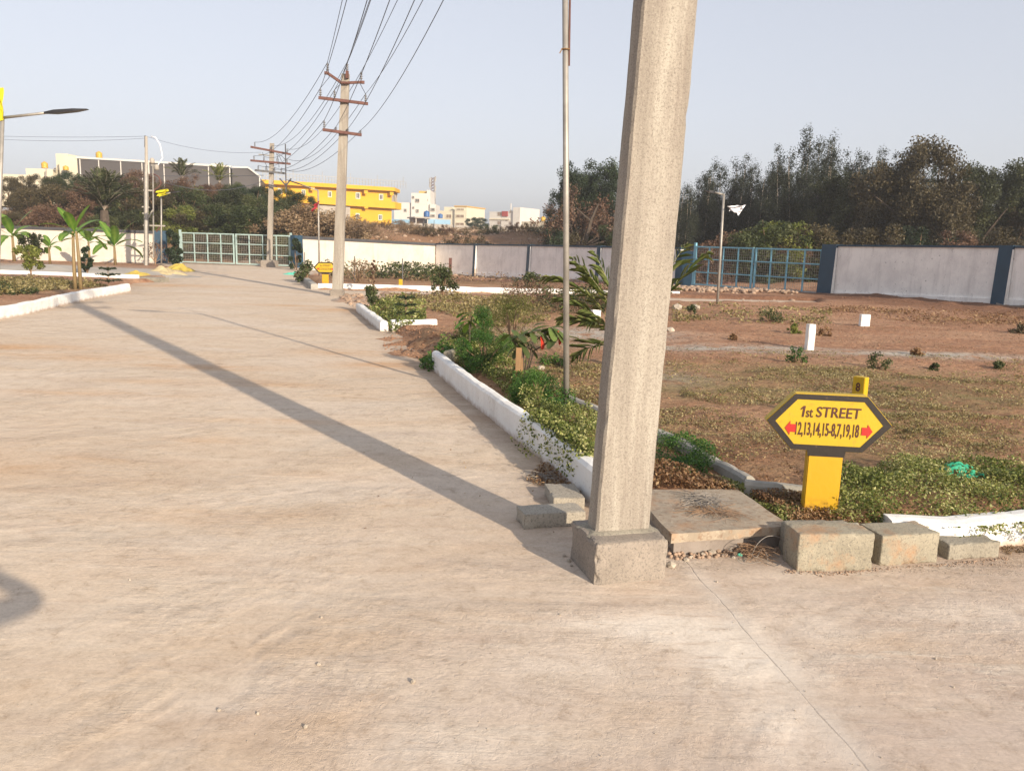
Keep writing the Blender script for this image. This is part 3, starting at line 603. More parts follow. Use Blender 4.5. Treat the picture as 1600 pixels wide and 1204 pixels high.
wall_run('stained grey boundary wall with navy pillars on the right', [13, 14, 15, 16], make_wall_mat('blotchy_grey_wall', (.90, .87, .82), (.70, .67, .64), .9, 1.3), [(13, .62, nv), (14, .40, nv), (15, .40, nv)], cop=.06, copmat=MAT['navy'])
m = MB(); m.box(-.36, .36, -.1, .35, -.3, 1.42); pl = m.build('gate_pillar', MAT['navy'], None, loc=(WP[10][0] + .18, WP[10][1] - .15, WP[10][2]), rot=(0, 0, -.5)); tag(pl, 'navy blue gate pillar at the left end of the right gate', 'pillar')

def gate(label, A, B, z0, z1, mat, group=None, post=None):
    A = np.array(A); B = np.array(B); d = B - A; Ln = np.linalg.norm(d); ang = math.atan2(d[1], d[0])
    t = thing('metal_gate', label, 'gate', (A[0], A[1], z0), ang, group); Hg = z1 - z0
    for s in range(2):
        u0 = .04 + s * (Ln / 2); u1 = u0 + Ln / 2 - .08; f = MB()
        for uu in (u0 + .03, u1 - .03): f.bar((uu, 0, 0), (uu, 0, Hg), .06)
        for zz in (.03, Hg - .03): f.bar((u0 + .061, 0, zz), (u1 - .061, 0, zz), .055)
        fr = f.build('gate_leaf', mat, t)
        for k in range(1, 4):
            uu = u0 + (u1 - u0) * k / 4; MB().bar((uu, 0, .06), (uu, 0, Hg - .06), .045).build('upright_bar', mat, fr)
        wm = MB(); nu, nz = int((u1 - u0) / .09), int(Hg / .09)
        for k in range(1, nu): wm.bar((u0 + (u1 - u0) * k / nu, .034, .03), (u0 + (u1 - u0) * k / nu, .034, Hg - .03), .007)
        for k in range(1, nz): wm.bar((u0, .042, Hg * k / nz), (u1, .042, Hg * k / nz), .007)
        wm.build('wire_mesh', MAT['greyw'], fr)
        for k in range(1, 3):
            zz = Hg * k / 3; MB().bar((u0 + .062, -.024, zz), (u1 - .062, -.024, zz), .04).build('cross_bar', mat, fr)
    for uu in (0, Ln):
        MB().bar((uu, .02, -.15), (uu, .02, Hg + .12), .09).build('post', post or mat, t)
    return t
gate('pale mint double gate at the far end of the road', WP[3][:2], WP[4][:2], WP[3][2] + .04, WP[3][3] - .02, MAT['gate_white'])
gate('sky blue double gate of square bars between the navy pillars on the right', (WP[11][0], WP[11][1]), (WP[12][0], WP[12][1]), (WP[11][2] + WP[12][2]) / 2 + .08, (WP[11][3] + WP[12][3]) / 2, MAT['gate_blue'])

# ------------------------------------------------------------------ vegetation generators
def clump_points(rng, centers, radii, n, shell=.5):
    k = len(centers); w = np.array(radii) ** 2; c = rng.choice(k, n, p=w / w.sum())
    d = rng.normal(size=(n, 3)); d /= np.linalg.norm(d, axis=1)[:, None]; r = rng.random(n) ** shell
    return np.array(centers)[c] + d * (np.array(radii)[c] * r)[:, None], c
def tree_meshes(kind, seed):
    """returns (trunk mesh, crown mesh) for a tree of unit-ish real size"""
    rng = np.random.default_rng(seed); tb = MB(); cs = []; rs = []
    if kind == 'euca':
        Ht = 9.5; lean = rng.normal(0, .35, 2)
        for s in range(rng.integers(2, 4)):
            bx, by = rng.normal(0, .35, 2); pts = [(bx + (lean[0] + bx * .5) * t_ + .12 * math.sin(5 * t_ + s), by + lean[1] * t_, Ht * t_ * .93) for t_ in np.linspace(0, 1, 8)]
            tb.tube(pts, [.085 * (1 - .8 * k / 7) for k in range(8)], 5)
            for t_ in np.concatenate([np.linspace(.32, 1.0, 15)]):
                p = np.array(pts[min(7, int(t_ * 7))]); spread = (.25 + .75 * math.sin(PI * min(1, (t_ - .15) * 1.05))) * .85
                for _ in range(3):
                    c = p + np.array([rng.normal(0, spread * .7), rng.normal(0, spread * .7), rng.normal(0, .55)]); c[2] = min(c[2], Ht); cs.append(c); rs.append(rng.uniform(.24, .52) * (1.15 if t_ < .7 else .85))
        n, leaf, asp = 20000, .135, .38
    elif kind == 'broad':
        Ht = 7.0; tb.tube([(0, 0, -.5), (.1, 0, 1.0), (.0, .1, 2.2)], [.28, .22, .16], 7)
        for i in range(9):
            a = i * 2.4 + rng.random(); e = np.array([math.cos(a) * rng.uniform(1.2, 3.0), math.sin(a) * rng.uniform(1.2, 3.0), rng.uniform(3.5, 6.2)])
            tb.tube([(0, .05, 1.2 + rng.random()), tuple(e * [.45, .45, .62]), tuple(e * .85)], [.12, .07, .02], 5)
            for _ in range(11): cs.append(e * rng.uniform(.6, 1.15) + rng.normal(0, .45, 3)); rs.append(rng.uniform(.4, .85))
        n, leaf, asp = 34000, .14, .6
    elif kind == 'round':
        Ht = 6
        tb.tube([(0, 0, -.4), (.05, 0, 1.5), (.1, .1, 3.6)], [.14, .10, .05], 6)
        for i in range(60):
            a = rng.random() * 2 * PI; z = rng.uniform(.5, 5.8); rad = 2.3 * math.sqrt(max(0, 1 - ((z - 2.9) / 3.2) ** 2)) * rng.uniform(.45, 1.05)
            cs.append(np.array([math.cos(a) * rad, math.sin(a) * rad, z])); rs.append(rng.uniform(.35, .75))
            if i % 6 == 0: tb.tube([(.05, 0, 1.2 + z * .3), tuple(cs[-1])], [.05, .015], 4)
        n, leaf, asp = 24000, .13, .5
    elif kind == 'twiggy':
        tb.tube([(0, 0, -.3), (0, 0, .5)], [.08, .06], 5)
        for i in range(26):
            a = rng.random() * 2 * PI; el = rng.uniform(.3, 1.3); Ln = rng.uniform(1.2, 2.5); e = np.array([math.cos(a) * math.cos(el), math.sin(a) * math.cos(el), math.sin(el)]) * Ln
            mid = e * .5 + rng.normal(0, .15, 3); tb.tube([(0, 0, .2), tuple(mid), tuple(e)], [.03, .018, .006], 4)
            for f in (.5, .7, .85, 1.0): cs.append(mid * (1 - f) + e * f + rng.normal(0, .1, 3)); rs.append(rng.uniform(.15, .42))
        n, leaf, asp = 6000, .10, .45
    else:  # bush
        tb.tube([(0, 0, -.3), (0, 0, .7)], [.09, .05], 5)
        for i in range(40):
            a = rng.random() * 2 * PI; z = rng.uniform(.0, 2.3); rad = 1.55 * math.sqrt(max(0, 1 - (z / 2.6) ** 2)) * rng.uniform(.3, 1.1)
            cs.append(np.array([math.cos(a) * rad, math.sin(a) * rad, z])); rs.append(rng.uniform(.22, .5))
            if i % 3 == 0: tb.tube([(0, 0, .1), tuple(cs[-1] * [.5, .5, .7]), tuple(cs[-1] * 1.1)], [.035, .02, .006], 4)
        n, leaf, asp = 14000, .095, .5
    if kind == 'euca':
        P, c = clump_points(rng, cs, [r_ * 1.55 for r_ in rs], n, 1.0); P[:, 2] += (P[:, 2] - np.array(cs)[c][:, 2]) * .5
    else: P, c = clump_points(rng, cs, rs, n, .6)
    tint = rng.random(len(cs)); r = np.clip(tint[c] * .55 + rng.random(n) * .45, 0, 1)
    V, F, rr_ = leaf_arrays(P, leaf, rng, asp, 0, r)
    return tb.mesh('trunk'), np_mesh('crown', V, F, {'rnd': rr_})
_tcache = {}
def tree(kind, variant, leafm, name, label, cat, loc, sc, rz_=0, group=None, bark='bark', szs=None):
    key = (kind, variant, leafm, bark)
    if key not in _tcache:
        tk = (kind, variant)
        if tk not in _tcache: _tcache[tk] = tree_meshes(kind, 100 + variant * 13 + len(kind))
        tm, cm = _tcache[tk]; tm = tm.copy(); cm = cm.copy(); tm.materials.clear(); cm.materials.clear(); tm.materials.append(MAT[bark]); cm.materials.append(L[leafm]); _tcache[key] = (tm, cm)
    tm, cm = _tcache[key]; t = thing(name, label, cat, loc, rz_, group); t.scale = szs or (sc, sc, sc)
    link('trunk', tm, None, t); link('crown', cm, None, t); return t

# far wood at the right: tall thin trees, each its own
def px_thing(px, ytop, Y): q = AT(px, ytop, Y); return q[0], q[2]
wood = random.Random(5)
def wood_tree(px, ytop, Y, kind, lf, label, name='eucalyptus_tree', group=None, bark='palebark', wfac=1.0, var=None, H0=9.5):
    x, zt = px_thing(px, ytop, Y); zb = gz(x, Y) - .1; s = (zt - zb) / H0
    return tree(kind, wood.randrange(4) if var is None else var, lf, name, label, 'tree', (x, Y, zb), s, wood.random() * 6.28, group, bark, szs=(s * wfac, s * wfac, s))
for (px, yt) in [(1068, 288), (1092, 278), (1112, 268), (1130, 258), (1150, 246), (1172, 262), (1190, 268), (1212, 255), (1235, 232), (1305, 236), (1330, 240), (1352, 246), (1378, 236), (1402, 244), (1150, 270), (1215, 262), (1080, 300)]:
    wood_tree(px, yt, wood.uniform(50, 58), 'euca', 'euca', 'tall slender dull green eucalyptus in the wood behind the right gate', group='eucalyptus trees of the right wood', wfac=1.1)
wood_tree(1262, 204, 54, 'euca', 'euca', 'tallest eucalyptus of the right wood, its tip highest against the sky', wfac=.9, var=1)
wood_tree(1286, 209, 55, 'euca', 'euca', 'second tallest eucalyptus just right of the highest tip', wfac=.9, var=2)
for (px, yt) in [(1060, 300), (1100, 290), (1145, 285), (1180, 290), (1225, 275), (1270, 262), (1320, 262), (1365, 262), (1410, 262), (1455, 250), (1500, 290), (1545, 300), (1590, 296)]:
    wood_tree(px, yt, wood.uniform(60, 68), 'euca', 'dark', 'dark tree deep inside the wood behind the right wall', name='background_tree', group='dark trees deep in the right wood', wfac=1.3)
for (px, yt, lf, lab, kd) in [(1432, 216, 'ecabr', 'large brown green tree forming the right hump of the wood', 'round'), (1405, 262, 'ecabr', 'brownish round tree left of the large hump of the wood', 'round'), (1478, 248, 'ecabr', 'rounded brown tinged tree on the right shoulder of the wood', 'round'),
                              (1370, 285, 'ecabr', 'brownish low tree under the middle of the wood', 'round'), (1330, 268, 'olive', 'olive rounded tree in the middle of the wood', 'round'), (1440, 290, 'olive', 'olive tree below the right hump of the wood', 'round'),
                              (1290, 290, 'olive', 'olive low tree above the right gate', 'round'), (1540, 275, 'olive', 'spreading olive tree above the navy pillar at right', 'broad'), (1588, 268, 'olive', 'wide green tree at the right edge of the photo', 'broad'), (1510, 310, 'dark', 'dark low tree between the hump and the right edge trees', 'round'), (1575, 320, 'ecabr', 'brown leaved low tree above the wall at the right edge', 'round'), (1640, 260, 'olive', 'tall olive tree beyond the right edge of the wall', 'broad')]:
    wood_tree(px, yt, wood.uniform(42, 50), kd, lf, lab, name='broad_tree', bark='bark', wfac=.95, H0=6.1 if kd == 'round' else 6.6)
for (px, yt, lf, lab) in [(1180, 352, 'bushg', 'green bush left of the yellowish bush above the right gate'), (1235, 345, 'yelw', 'yellowish green bush above the right gate'), (1205, 340, 'bushg', 'tall green bush over the left half of the right gate'), (1270, 350, 'ecabr', 'dry bush above the right end of the right gate'), (1150, 362, 'rusty', 'low dry brown bush seen through the right gate'),
                          (1330, 352, 'ecabr', 'brown scrub behind the wall just right of the gate'), (1380, 345, 'ecabr', 'brown scrub bush at the middle of the right wall'), (1440, 350, 'dark', 'dark bush behind the right wall under the hump'), (1500, 356, 'rusty', 'reddish dry bush behind the right wall'), (1580, 350, 'ecabr', 'brown bush behind the wall at the right edge'), (1110, 372, 'rusty', 'brown dry bush seen through the left leaf of the right gate'), (1245, 380, 'rusty', 'brown dry bush seen through the right leaf of the right gate')]:
    wood_tree(px, yt, wood.uniform(34, 39), 'bush', lf, lab, name='bush', bark='twig', wfac=1.2, H0=2.6)
# big tree left of the near pole, with a dead brown tree in front
x, zt = px_thing(925, 258, 54); s = (zt - gz(x, 54)) / 6.9
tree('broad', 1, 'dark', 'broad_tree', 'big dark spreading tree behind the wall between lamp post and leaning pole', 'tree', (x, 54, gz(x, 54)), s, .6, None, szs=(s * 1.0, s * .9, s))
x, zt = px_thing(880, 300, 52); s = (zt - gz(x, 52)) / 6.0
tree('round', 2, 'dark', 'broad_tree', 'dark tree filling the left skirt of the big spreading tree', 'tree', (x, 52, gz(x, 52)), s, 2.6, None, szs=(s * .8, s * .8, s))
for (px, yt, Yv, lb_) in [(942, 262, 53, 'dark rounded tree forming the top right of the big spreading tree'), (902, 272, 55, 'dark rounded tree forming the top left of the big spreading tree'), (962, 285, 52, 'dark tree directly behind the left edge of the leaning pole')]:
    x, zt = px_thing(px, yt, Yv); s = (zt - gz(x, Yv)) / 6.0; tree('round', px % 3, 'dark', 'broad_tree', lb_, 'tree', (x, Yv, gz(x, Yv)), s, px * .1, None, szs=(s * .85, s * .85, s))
x, zt = px_thing(912, 268, 50); s = (zt - gz(x, 50)) / 3.0
tree('twiggy', 1, 'rusty', 'dry_tree', 'leafless reddish brown tree in front of the big spreading tree', 'tree', (x, 50, gz(x, 50) + .3), s * .95, 1.0)
m = MB(); x0 = AT(915, 378, 48); m.tube([tuple(x0), tuple(AT(923, 345, 48)), tuple(AT(935, 318, 48))], [.12, .09, .04], 6); m.tube([tuple(AT(923, 345, 48)), tuple(AT(900, 325, 48))], [.06, .03], 5)
tag(m.build('bare_trunk', MAT['bark']), 'pale forked bare trunk standing behind the wall left of the leaning pole', 'tree')
for (px, yt, lf, lab) in [(955, 352, 'bushg', 'light green bush just left of the leaning pole above the wall'), (890, 358, 'ecabr', 'brown bush under the big spreading tree'), (868, 352, 'dark', 'dark bush at the foot of the big tree beside the cream house'), (985, 345, 'dark', 'dark bush behind the wall hidden by the leaning pole')]:
    wood_tree(px, yt, 47, 'bush', lf, lab, name='bush', bark='twig', wfac=.9, H0=2.6)

# bush-covered bank at the left
lr = random.Random(11)
def bushes(lst, Ya, Yb, kind='bush', H0=2.6, wf=1.5):
    for (px, yt, lf, lab) in lst:
        Yv = lr.uniform(Ya, Yb); x, zt = px_thing(px, yt, Yv); zb = gz(x, Yv) - .1; s = max(.4, (zt - zb) / H0)
        tree(kind, lr.randrange(4), lf, 'bush' if kind != 'round' else 'bushy_tree', lab, 'bush' if kind != 'round' else 'tree', (x, Yv, zb), s, lr.random() * 6.28, None, 'twig', szs=(s * wf, s * wf, s))
bushes([(60, 272, 'ecabr', 'dark brown bushy tree below the cream house at far left'), (110, 268, 'dark', 'dark bushy tree left of the date palm'), (215, 266, 'rusty', 'reddish brown bushy tree between date palm and the equipment pole'), (300, 272, 'rusty', 'reddish brown bushy tree under the grey shed'), (350, 288, 'olive', 'olive bushy tree under the right end of the grey shed'),
        (385, 296, 'dark', 'dark green bushy tree left of the far pole'), (15, 318, 'ecabr', 'dark brown bushy tree at the left edge'), (255, 282, 'rusty', 'russet bushy tree right of the equipment pole'), (445, 300, 'bushg', 'green bushy tree in front of the yellow building'), (410, 305, 'olive', 'olive bushy tree behind the far utility pole'), (340, 300, 'rusty', 'russet bushy tree in the middle of the bank'), (160, 300, 'ecabr', 'brown bushy tree behind the date palm'), (35, 292, 'ecabr', 'dull brown bushy tree in front of the cream house wall'), (90, 285, 'olive', 'olive bushy tree under the yellow tank'), (130, 278, 'rusty', 'russet bushy tree at the left end of the grey shed'), (190, 285, 'bushg', 'green bushy tree just right of the date palm'), (235, 290, 'rusty', 'russet bushy tree right behind the equipment pole'), (275, 284, 'ecabr', 'brown bushy tree below the small palm crown'), (320, 290, 'rusty', 'russet bushy tree between the two small palms'), (365, 300, 'bushg', 'green bushy tree below the shed gable'), (400, 312, 'dark', 'dark bushy tree just left of the far pole'), (140, 312, 'olive', 'olive bushy tree at the foot of the date palm'), (205, 305, 'ecabr', 'brown bushy tree under the russet one at the equipment pole'), (470, 315, 'olive', 'olive bushy tree left of the red flag post')], 54, 60, 'round', 6.1, 1.15)
FILL = ['wide dark scrub mass left of the yellow roof tank', 'wide brown scrub mass under the cream stair block', 'wide russet scrub mass under the shed corner', 'wide green scrub mass right of the date palm crown', 'wide russet scrub mass left of the equipment pole', 'wide brown scrub mass right of the equipment pole', 'wide russet scrub mass above the yellow flag', 'wide dull green scrub mass below the small palm crown', 'wide russet scrub mass between the small palms', 'wide olive scrub mass under the shed gable', 'wide green scrub mass left of the far pole top', 'wide olive scrub mass right of the far pole']
bushes([(x_, y_, l_, n_) for (x_, y_, l_), n_ in zip([(45, 292, 'ecabr'), (85, 286, 'ecabr'), (125, 288, 'rusty'), (195, 284, 'bushg'), (215, 280, 'rusty'), (245, 284, 'ecabr'), (270, 283, 'rusty'), (295, 290, 'bushg'), (322, 292, 'rusty'), (350, 294, 'olive'), (385, 303, 'bushg'), (440, 312, 'olive')], FILL)], 51, 53.5, 'bush', 2.6, 1.15)
bushes([(20, 330, 'ecabr', 'brown bush above the wall at the left edge'), (75, 318, 'rusty', 'reddish bush above the wall left of the banana clump'), (120, 325, 'rusty', 'reddish bush behind the tall banana'), (165, 335, 'bushg', 'green bush under the date palm'), (205, 325, 'olive', 'olive bush left of the equipment pole'), (240, 330, 'ecabr', 'brown bush behind the equipment pole'),
        (275, 318, 'yelw', 'yellow green bush behind the yellow flag'), (305, 322, 'ecabr', 'brown bush above the left half of the far gate'), (335, 318, 'bushg', 'green bush above the middle of the far gate'), (365, 322, 'bushg', 'green bush left of the far pole above the gate'), (395, 325, 'olive', 'olive bush beside the far pole'), (430, 322, 'bushg', 'green bush right of the far pole'), (460, 318, 'straw', 'straw coloured scrub below the yellow building'), (485, 330, 'straw', 'straw coloured scrub left of the red flag'), (510, 328, 'straw', 'pale dry scrub behind the red flag post'), (535, 335, 'straw', 'pale dry scrub behind the second pole')], 46.5, 50, 'bush', 2.6, 1.4)
bushes([(290, 365, 'bushg', 'green scrub seen through the left end of the far gate'), (325, 362, 'ecabr', 'brown scrub seen through the far gate second bay'), (360, 368, 'bushg', 'green scrub behind the middle of the far gate'), (395, 366, 'ecabr', 'brown scrub seen through the far gate near the pole'), (435, 365, 'bushg', 'green scrub behind the right end of the far gate')], 43.5, 44.5, 'bush', 2.6, 1.6)
bushes([(575, 346, 'straw', 'dry tuft right of the second pole on the bank'), (600, 352, 'rusty', 'small brown bush under the yellow building'), (625, 350, 'straw', 'dry tuft at the right foot of the yellow building'), (650, 352, 'straw', 'pale dry scrub under the white flats'), (672, 356, 'ecabr', 'low dark scrub below the blue shed'), (700, 358, 'rusty', 'low brown scrub under the far flats'), (728, 360, 'ecabr', 'low brown green scrub left of the white house'), (765, 362, 'bushg', 'green scrub clump in front of the white house'), (800, 364, 'rusty', 'brown scrub below the white house'), (830, 362, 'ecabr', 'brown scrub below the cream house'), (558, 350, 'straw', 'dry tuft just right of the second pole'), (850, 362, 'dark', 'dark scrub left of the big tree')], 56, 66, 'twiggy', 2.4, 1.3)
bushes([(750, 352, 'dark', 'far dark tree between the flats and the white house'), (740, 356, 'dark', 'far dark low tree right of the flats')], 120, 130, 'round', 6.1, 1.4)

# scrub carpet on the bank (nobody could count it)
rg = np.random.default_rng(21)
px_ = rg.uniform(-34, 16, 110000); py_ = rg.uniform(44, 78, 110000); sdw = poly_sd(px_, py_, COMPOUND); k = (sdw > .6) & (fbm(px_, py_, .35, 41) > .42); px_, py_ = px_[k], py_[k]
pz_ = terrain(px_, py_) + rg.random(len(px_)) ** 2 * .35
o = link('dry_scrub', leaf_mesh('dry_scrub', np.stack([px_, py_, pz_], 1), .13, 5, aspect=.3), L['straw']); tag(o, 'dry straw coloured scrub covering the bank beyond the wall', 'scrub', None, 'stuff')
# loose rocks and clods on the bank
def scatter_stones(name, label, pts, sizes, mat, cat='stones', seed=0):
    rng = np.random.default_rng(seed); base = [stone_mesh('s', 1.0, i, .7) for i in range(4)]
    bv = [np.array([v.co[:] for v in b.vertices]) for b in base]; bf = [np.array([p.vertices[:] for p in b.polygons]) for b in base]
    # low-poly versions
    V = []; F = []; n = 0
    ico = []
    for s in range(4):
        bm = bmesh.new(); bmesh.ops.create_icosphere(bm, subdivisions=1, radius=1)
        for v in bm.verts: v.co *= 1 + .5 * mnoise.noise(v.co * 1.7 + Vector((s * 3, 0, s)))
        ico.append((np.array([v.co[:] for v in bm.verts]), np.array([[v.index for v in f.verts] for f in bm.faces]))); bm.free()
    for p, sz in zip(pts, sizes):
        v, f = ico[rng.integers(4)]; a = rng.random() * 6.28; c_, s_ = math.cos(a), math.sin(a); R_ = np.array([[c_, -s_, 0], [s_, c_, 0], [0, 0, 1]])
        V.append((v * [1, .8, .6]) @ R_.T * sz + p); F.append(f + n); n += len(v)
    for b in base: bpy.data.meshes.remove(b)
    o = link(name, np_mesh(name, np.concatenate(V), np.concatenate(F)), mat); tag(o, label, cat, None, 'stuff'); return o
px_ = rg.uniform(-14, 12, 500); py_ = rg.uniform(46, 70, 500); scatter_stones('rubble', 'brown and pale rubble lying on the bank beyond the wall', np.stack([px_, py_, terrain(px_, py_)], 1), rg.uniform(.05, .28, 500), MAT['rubble'], 'rubble', 3)

# ------------------------------------------------------------------ date palm and small palms on the bank
def frond(rng, Ln, droop, nl, ll, wid=.03, thick=.012):
    """rachis mesh + leaflets mesh, along +X, arching"""
    pts = []; x = 0; z = 0; ang = 1.0
    for i in range(9):
        pts.append((x, 0, z)); ang -= droop / 8; x += math.cos(ang) * Ln / 8; z += math.sin(ang) * Ln / 8
    rb = MB().tube(pts, [thick * (1 - .8 * i / 8) for i in range(9)], 4); V = []; 
    for i in range(nl):
        t_ = .12 + .86 * i / nl; j = t_ * 8; a = int(min(7, j)); f = j - a; p = np.array(pts[a]) * (1 - f) + np.array(pts[a + 1]) * f; d = np.array(pts[a + 1]) - np.array(pts[a]); d /= np.linalg.norm(d)
        for s in (-1, 1):
            l_ = ll * math.sin(PI * (.12 + .85 * t_)) * rng.uniform(.85, 1.1); dr = d * .62 + np.array([0, s * .78, rng.uniform(-.25, .15)]); dr /= np.linalg.norm(dr); mid = p + dr * l_ * .5 + [0, 0, .02 * l_]; e = p + dr * l_ + [0, 0, -.22 * l_]
            wv = np.cross(dr, [0, 0, 1]); wv /= np.linalg.norm(wv) + 1e-9
            V.append((p, mid + wv * wid / 2, e, mid - wv * wid / 2))
    return rb, V
def palm_thing(name, label, loc, nf, Ln, trunk_h, lf, nl, ll, wid, scale=1, seed=0, single=True):
    rng = np.random.default_rng(seed); t = thing(name, label, 'palm', loc)
    MB().tube([(0, 0, -.3), (0, 0, trunk_h * .5), (0, 0, trunk_h)], [.22 * Ln / 2, .2 * Ln / 2, .16 * Ln / 2], 8).build('trunk', MAT['bark'], t)
    protos = []
    for k in range(3):
        rb, V = frond(rng, Ln, rng.uniform(.9, 1.5), nl, ll, wid); V = np.array(V).reshape(-1, 3)
        protos.append((rb.mesh('rachis'), np_mesh('leaflets', V, np.arange(len(V)).reshape(-1, 4), {'rnd': np.repeat(rng.random(len(V) // 4), 4)})))
    for k in range(nf):
        rb, lm = protos[k % 3]; el = -.15 - 1.25 * (k / nf) ** 1.2 + .3
        f = link('frond', rb, MAT['palebark'], t, loc=(0, 0, trunk_h), rot=(rng.uniform(-.3, .3), el - .25, k * 2.399)); link('leaflets', lm, L[lf], f)
    return t
q = AT(163, 330, 46.5); palm_thing('date_palm', 'grey green date palm with orange leaf bases standing on the left bank', (q[0], 46.5, q[2] - .9), 46, 2.5, .95, 'datep', 38, .5, .06, seed=3)
q = AT(285, 285, 60); palm_thing('palm', 'small palm crown showing against the grey shed', (q[0], 60, q[2] - .6), 16, 1.6, .9, 'datep', 24, .35, .06, seed=4)
q = AT(343, 292, 62); palm_thing('palm', 'pale small palm below the right end of the grey shed', (q[0], 62, q[2] - .6), 14, 1.6, .9, 'yelw', 24, .35, .06, seed=5)

# ------------------------------------------------------------------ far buildings
def facade(name, label, pxa, pxb, Ya, Yb, cat='building'):
    """thing whose local X runs along the facade, Y goes away from the camera"""
    A = AT(pxa, HZ(pxa), Ya)[:2]; B = AT(pxb, HZ(pxb), Yb)[:2]; d = B - A; ang = math.atan2(d[1], d[0]); Ln = np.linalg.norm(d); d /= Ln; nrm = np.array([-d[1], d[0]])
    z0 = min(gz(*A), gz(*B)) - .3
    t = thing(name, label, cat, (A[0], A[1], z0), ang)
    def hit(px, py):
        r = ray(px, py); k_ = (nrm @ A) / (nrm @ r[:2]); p = np.array([0, 0, HCAM]) + r * k_; return float((p[:2] - A) @ d), float(p[2] - z0)
    return t, hit, Ln
def window(t, hit, x0, y0, x1, y1, fr='white', gl='glass', out=-.06, sill=False):
    u0, z1 = hit(x0, y0); u1, _ = hit(x1, y0); _, z0 = hit(x0, y1); w = min(.12, (u1 - u0) * .18); m = MB()
    m.box(u0, u1, out, .05, z0, z0 + w).box(u0, u1, out, .05, z1 - w, z1).box(u0, u0 + w, out, .05, z0 + w, z1 - w).box(u1 - w, u1, out, .05, z0 + w, z1 - w)
    um = (u0 + u1) / 2; m.box(um - w * .3, um + w * .3, out + .01, .05, z0 + w, z1 - w)
    f = m.build('window', MAT[fr], t); MB().box(u0 + w, u1 - w, out + .03, .045, z0 + w, z1 - w).build('pane', MAT[gl], f); return f
def rbox_px(t, hit, x0, y0, x1, y1, ya, yb, name, mat):
    u0, z1 = hit(x0, y0); u1, _ = hit(x1, y0); _, z0 = hit(x0, y1); return MB().box(u0, u1, ya, yb, z0, z1).build(name, MAT[mat], t)

# grey shed with white frame
t, hit, Ln = facade('warehouse', 'long dark grey shed with white frame above the bushes at left', 127, 362, 100, 104)
u0, z0 = hit(127, 320); u1, _ = hit(362, 320); _, za = hit(127, 248); _, zb = hit(362, 262)
MB().add([(0, 0, 0), (u1, 0, 0), (u1, 14, 0), (0, 14, 0), (0, 0, za), (u1, 0, zb), (u1, 14, zb), (0, 14, za)], [(0, 3, 2, 1), (4, 5, 6, 7), (0, 1, 5, 4), (1, 2, 6, 5), (2, 3, 7, 6), (3, 0, 4, 7)]).build('cladding', MAT['grey'], t)
m = MB().bar((-.1, -.12, za + .12), (u1 + .1, -.12, zb + .12), .16, .2); m.build('eave_beam', MAT['white'], t)
for px in (128, 157, 191, 224, 258, 327, 360):
    uu, _ = hit(px, 300); MB().box(uu - .05, uu + .05, -.16, .02, 0, za + (zb - za) * uu / u1 - .06).build('column', MAT['white'], t)
m = MB(); g0, _ = hit(363, 300); g1, zg = hit(404, 276); gm, zm = hit(386, 262)
m.add([(g0, .3, 0), (g1, 2.0, 0), (g1, 2.0, zg), (gm, 1.2, zm), (g0, .3, zb - .02), (g0, 14, 0), (g1, 14, 0), (g1, 14, zg), (gm, 14, zm), (g0, 14, zb - .02)], [(0, 1, 2, 3, 4), (9, 8, 7, 6, 5), (1, 6, 7, 2), (2, 7, 8, 3), (3, 8, 9, 4)]); m.build('gable_end', MAT['grey'], t)
m = MB().bar((g0, .2, zb + .1), (gm, 1.0, zm + .1), .16, .16); m.build('gable_beam', MAT['white'], t); m = MB().bar((gm, 1.0, zm + .1), (g1 + .1, 1.9, zg + .1), .16, .16); m.build('gable_beam', MAT['white'], t)
MB().box(g1 - .07, g1 + .07, 1.85, 2.05, 0, zg).build('column', MAT['white'], t)
_, zc = hit(330, 257); uc, _ = hit(325, 257); MB().box(uc, uc + 1.4, 3, 4.5, zb, zb + .6).build('roof_vent', MAT['white'], t)

# yellow building
t, hit, Ln = facade('yellow_building', 'two storey bright yellow building with roof railing and balcony band', 416, 622, 118, 130)
uR, zt = hit(612, 299); uL = 0; _, zt0 = hit(418, 288); _, zmid = hit(500, 319); _, zb_ = hit(560, 350)
MB().add([(0, 0, 0), (uR, 0, 0), (uR, 9, 0), (0, 9, 0), (0, 0, zt0), (uR, 0, zt), (uR, 9, zt), (0, 9, zt0)], [(0, 3, 2, 1), (4, 5, 6, 7), (0, 1, 5, 4), (1, 2, 6, 5), (2, 3, 7, 6), (3, 0, 4, 7)]).build('wall', MAT['yellowp'], t)
uE, _ = hit(632, 300)
m = MB().add([(-.8, -1.0, zt0 + .004), (uR, -1.0, zt + .004), (uE, 1.5, zt - .1), (uE, 5, zt - .1), (-.8, 9.5, zt0 + .004), (-.8, -1.0, zt0 + .55), (uR, -1.0, zt + .55), (uE, 1.5, zt + .4), (uE, 5, zt + .4), (-.8, 9.5, zt0 + .55)],
             [(4, 3, 2, 1, 0), (5, 6, 7, 8, 9), (0, 1, 6, 5), (1, 2, 7, 6), (2, 3, 8, 7), (3, 4, 9, 8), (4, 0, 5, 9)]); m.build('roof_slab', MAT['yellowp'], t)
ub0, zbb = hit(497, 318); _, zbt = hit(497, 308)
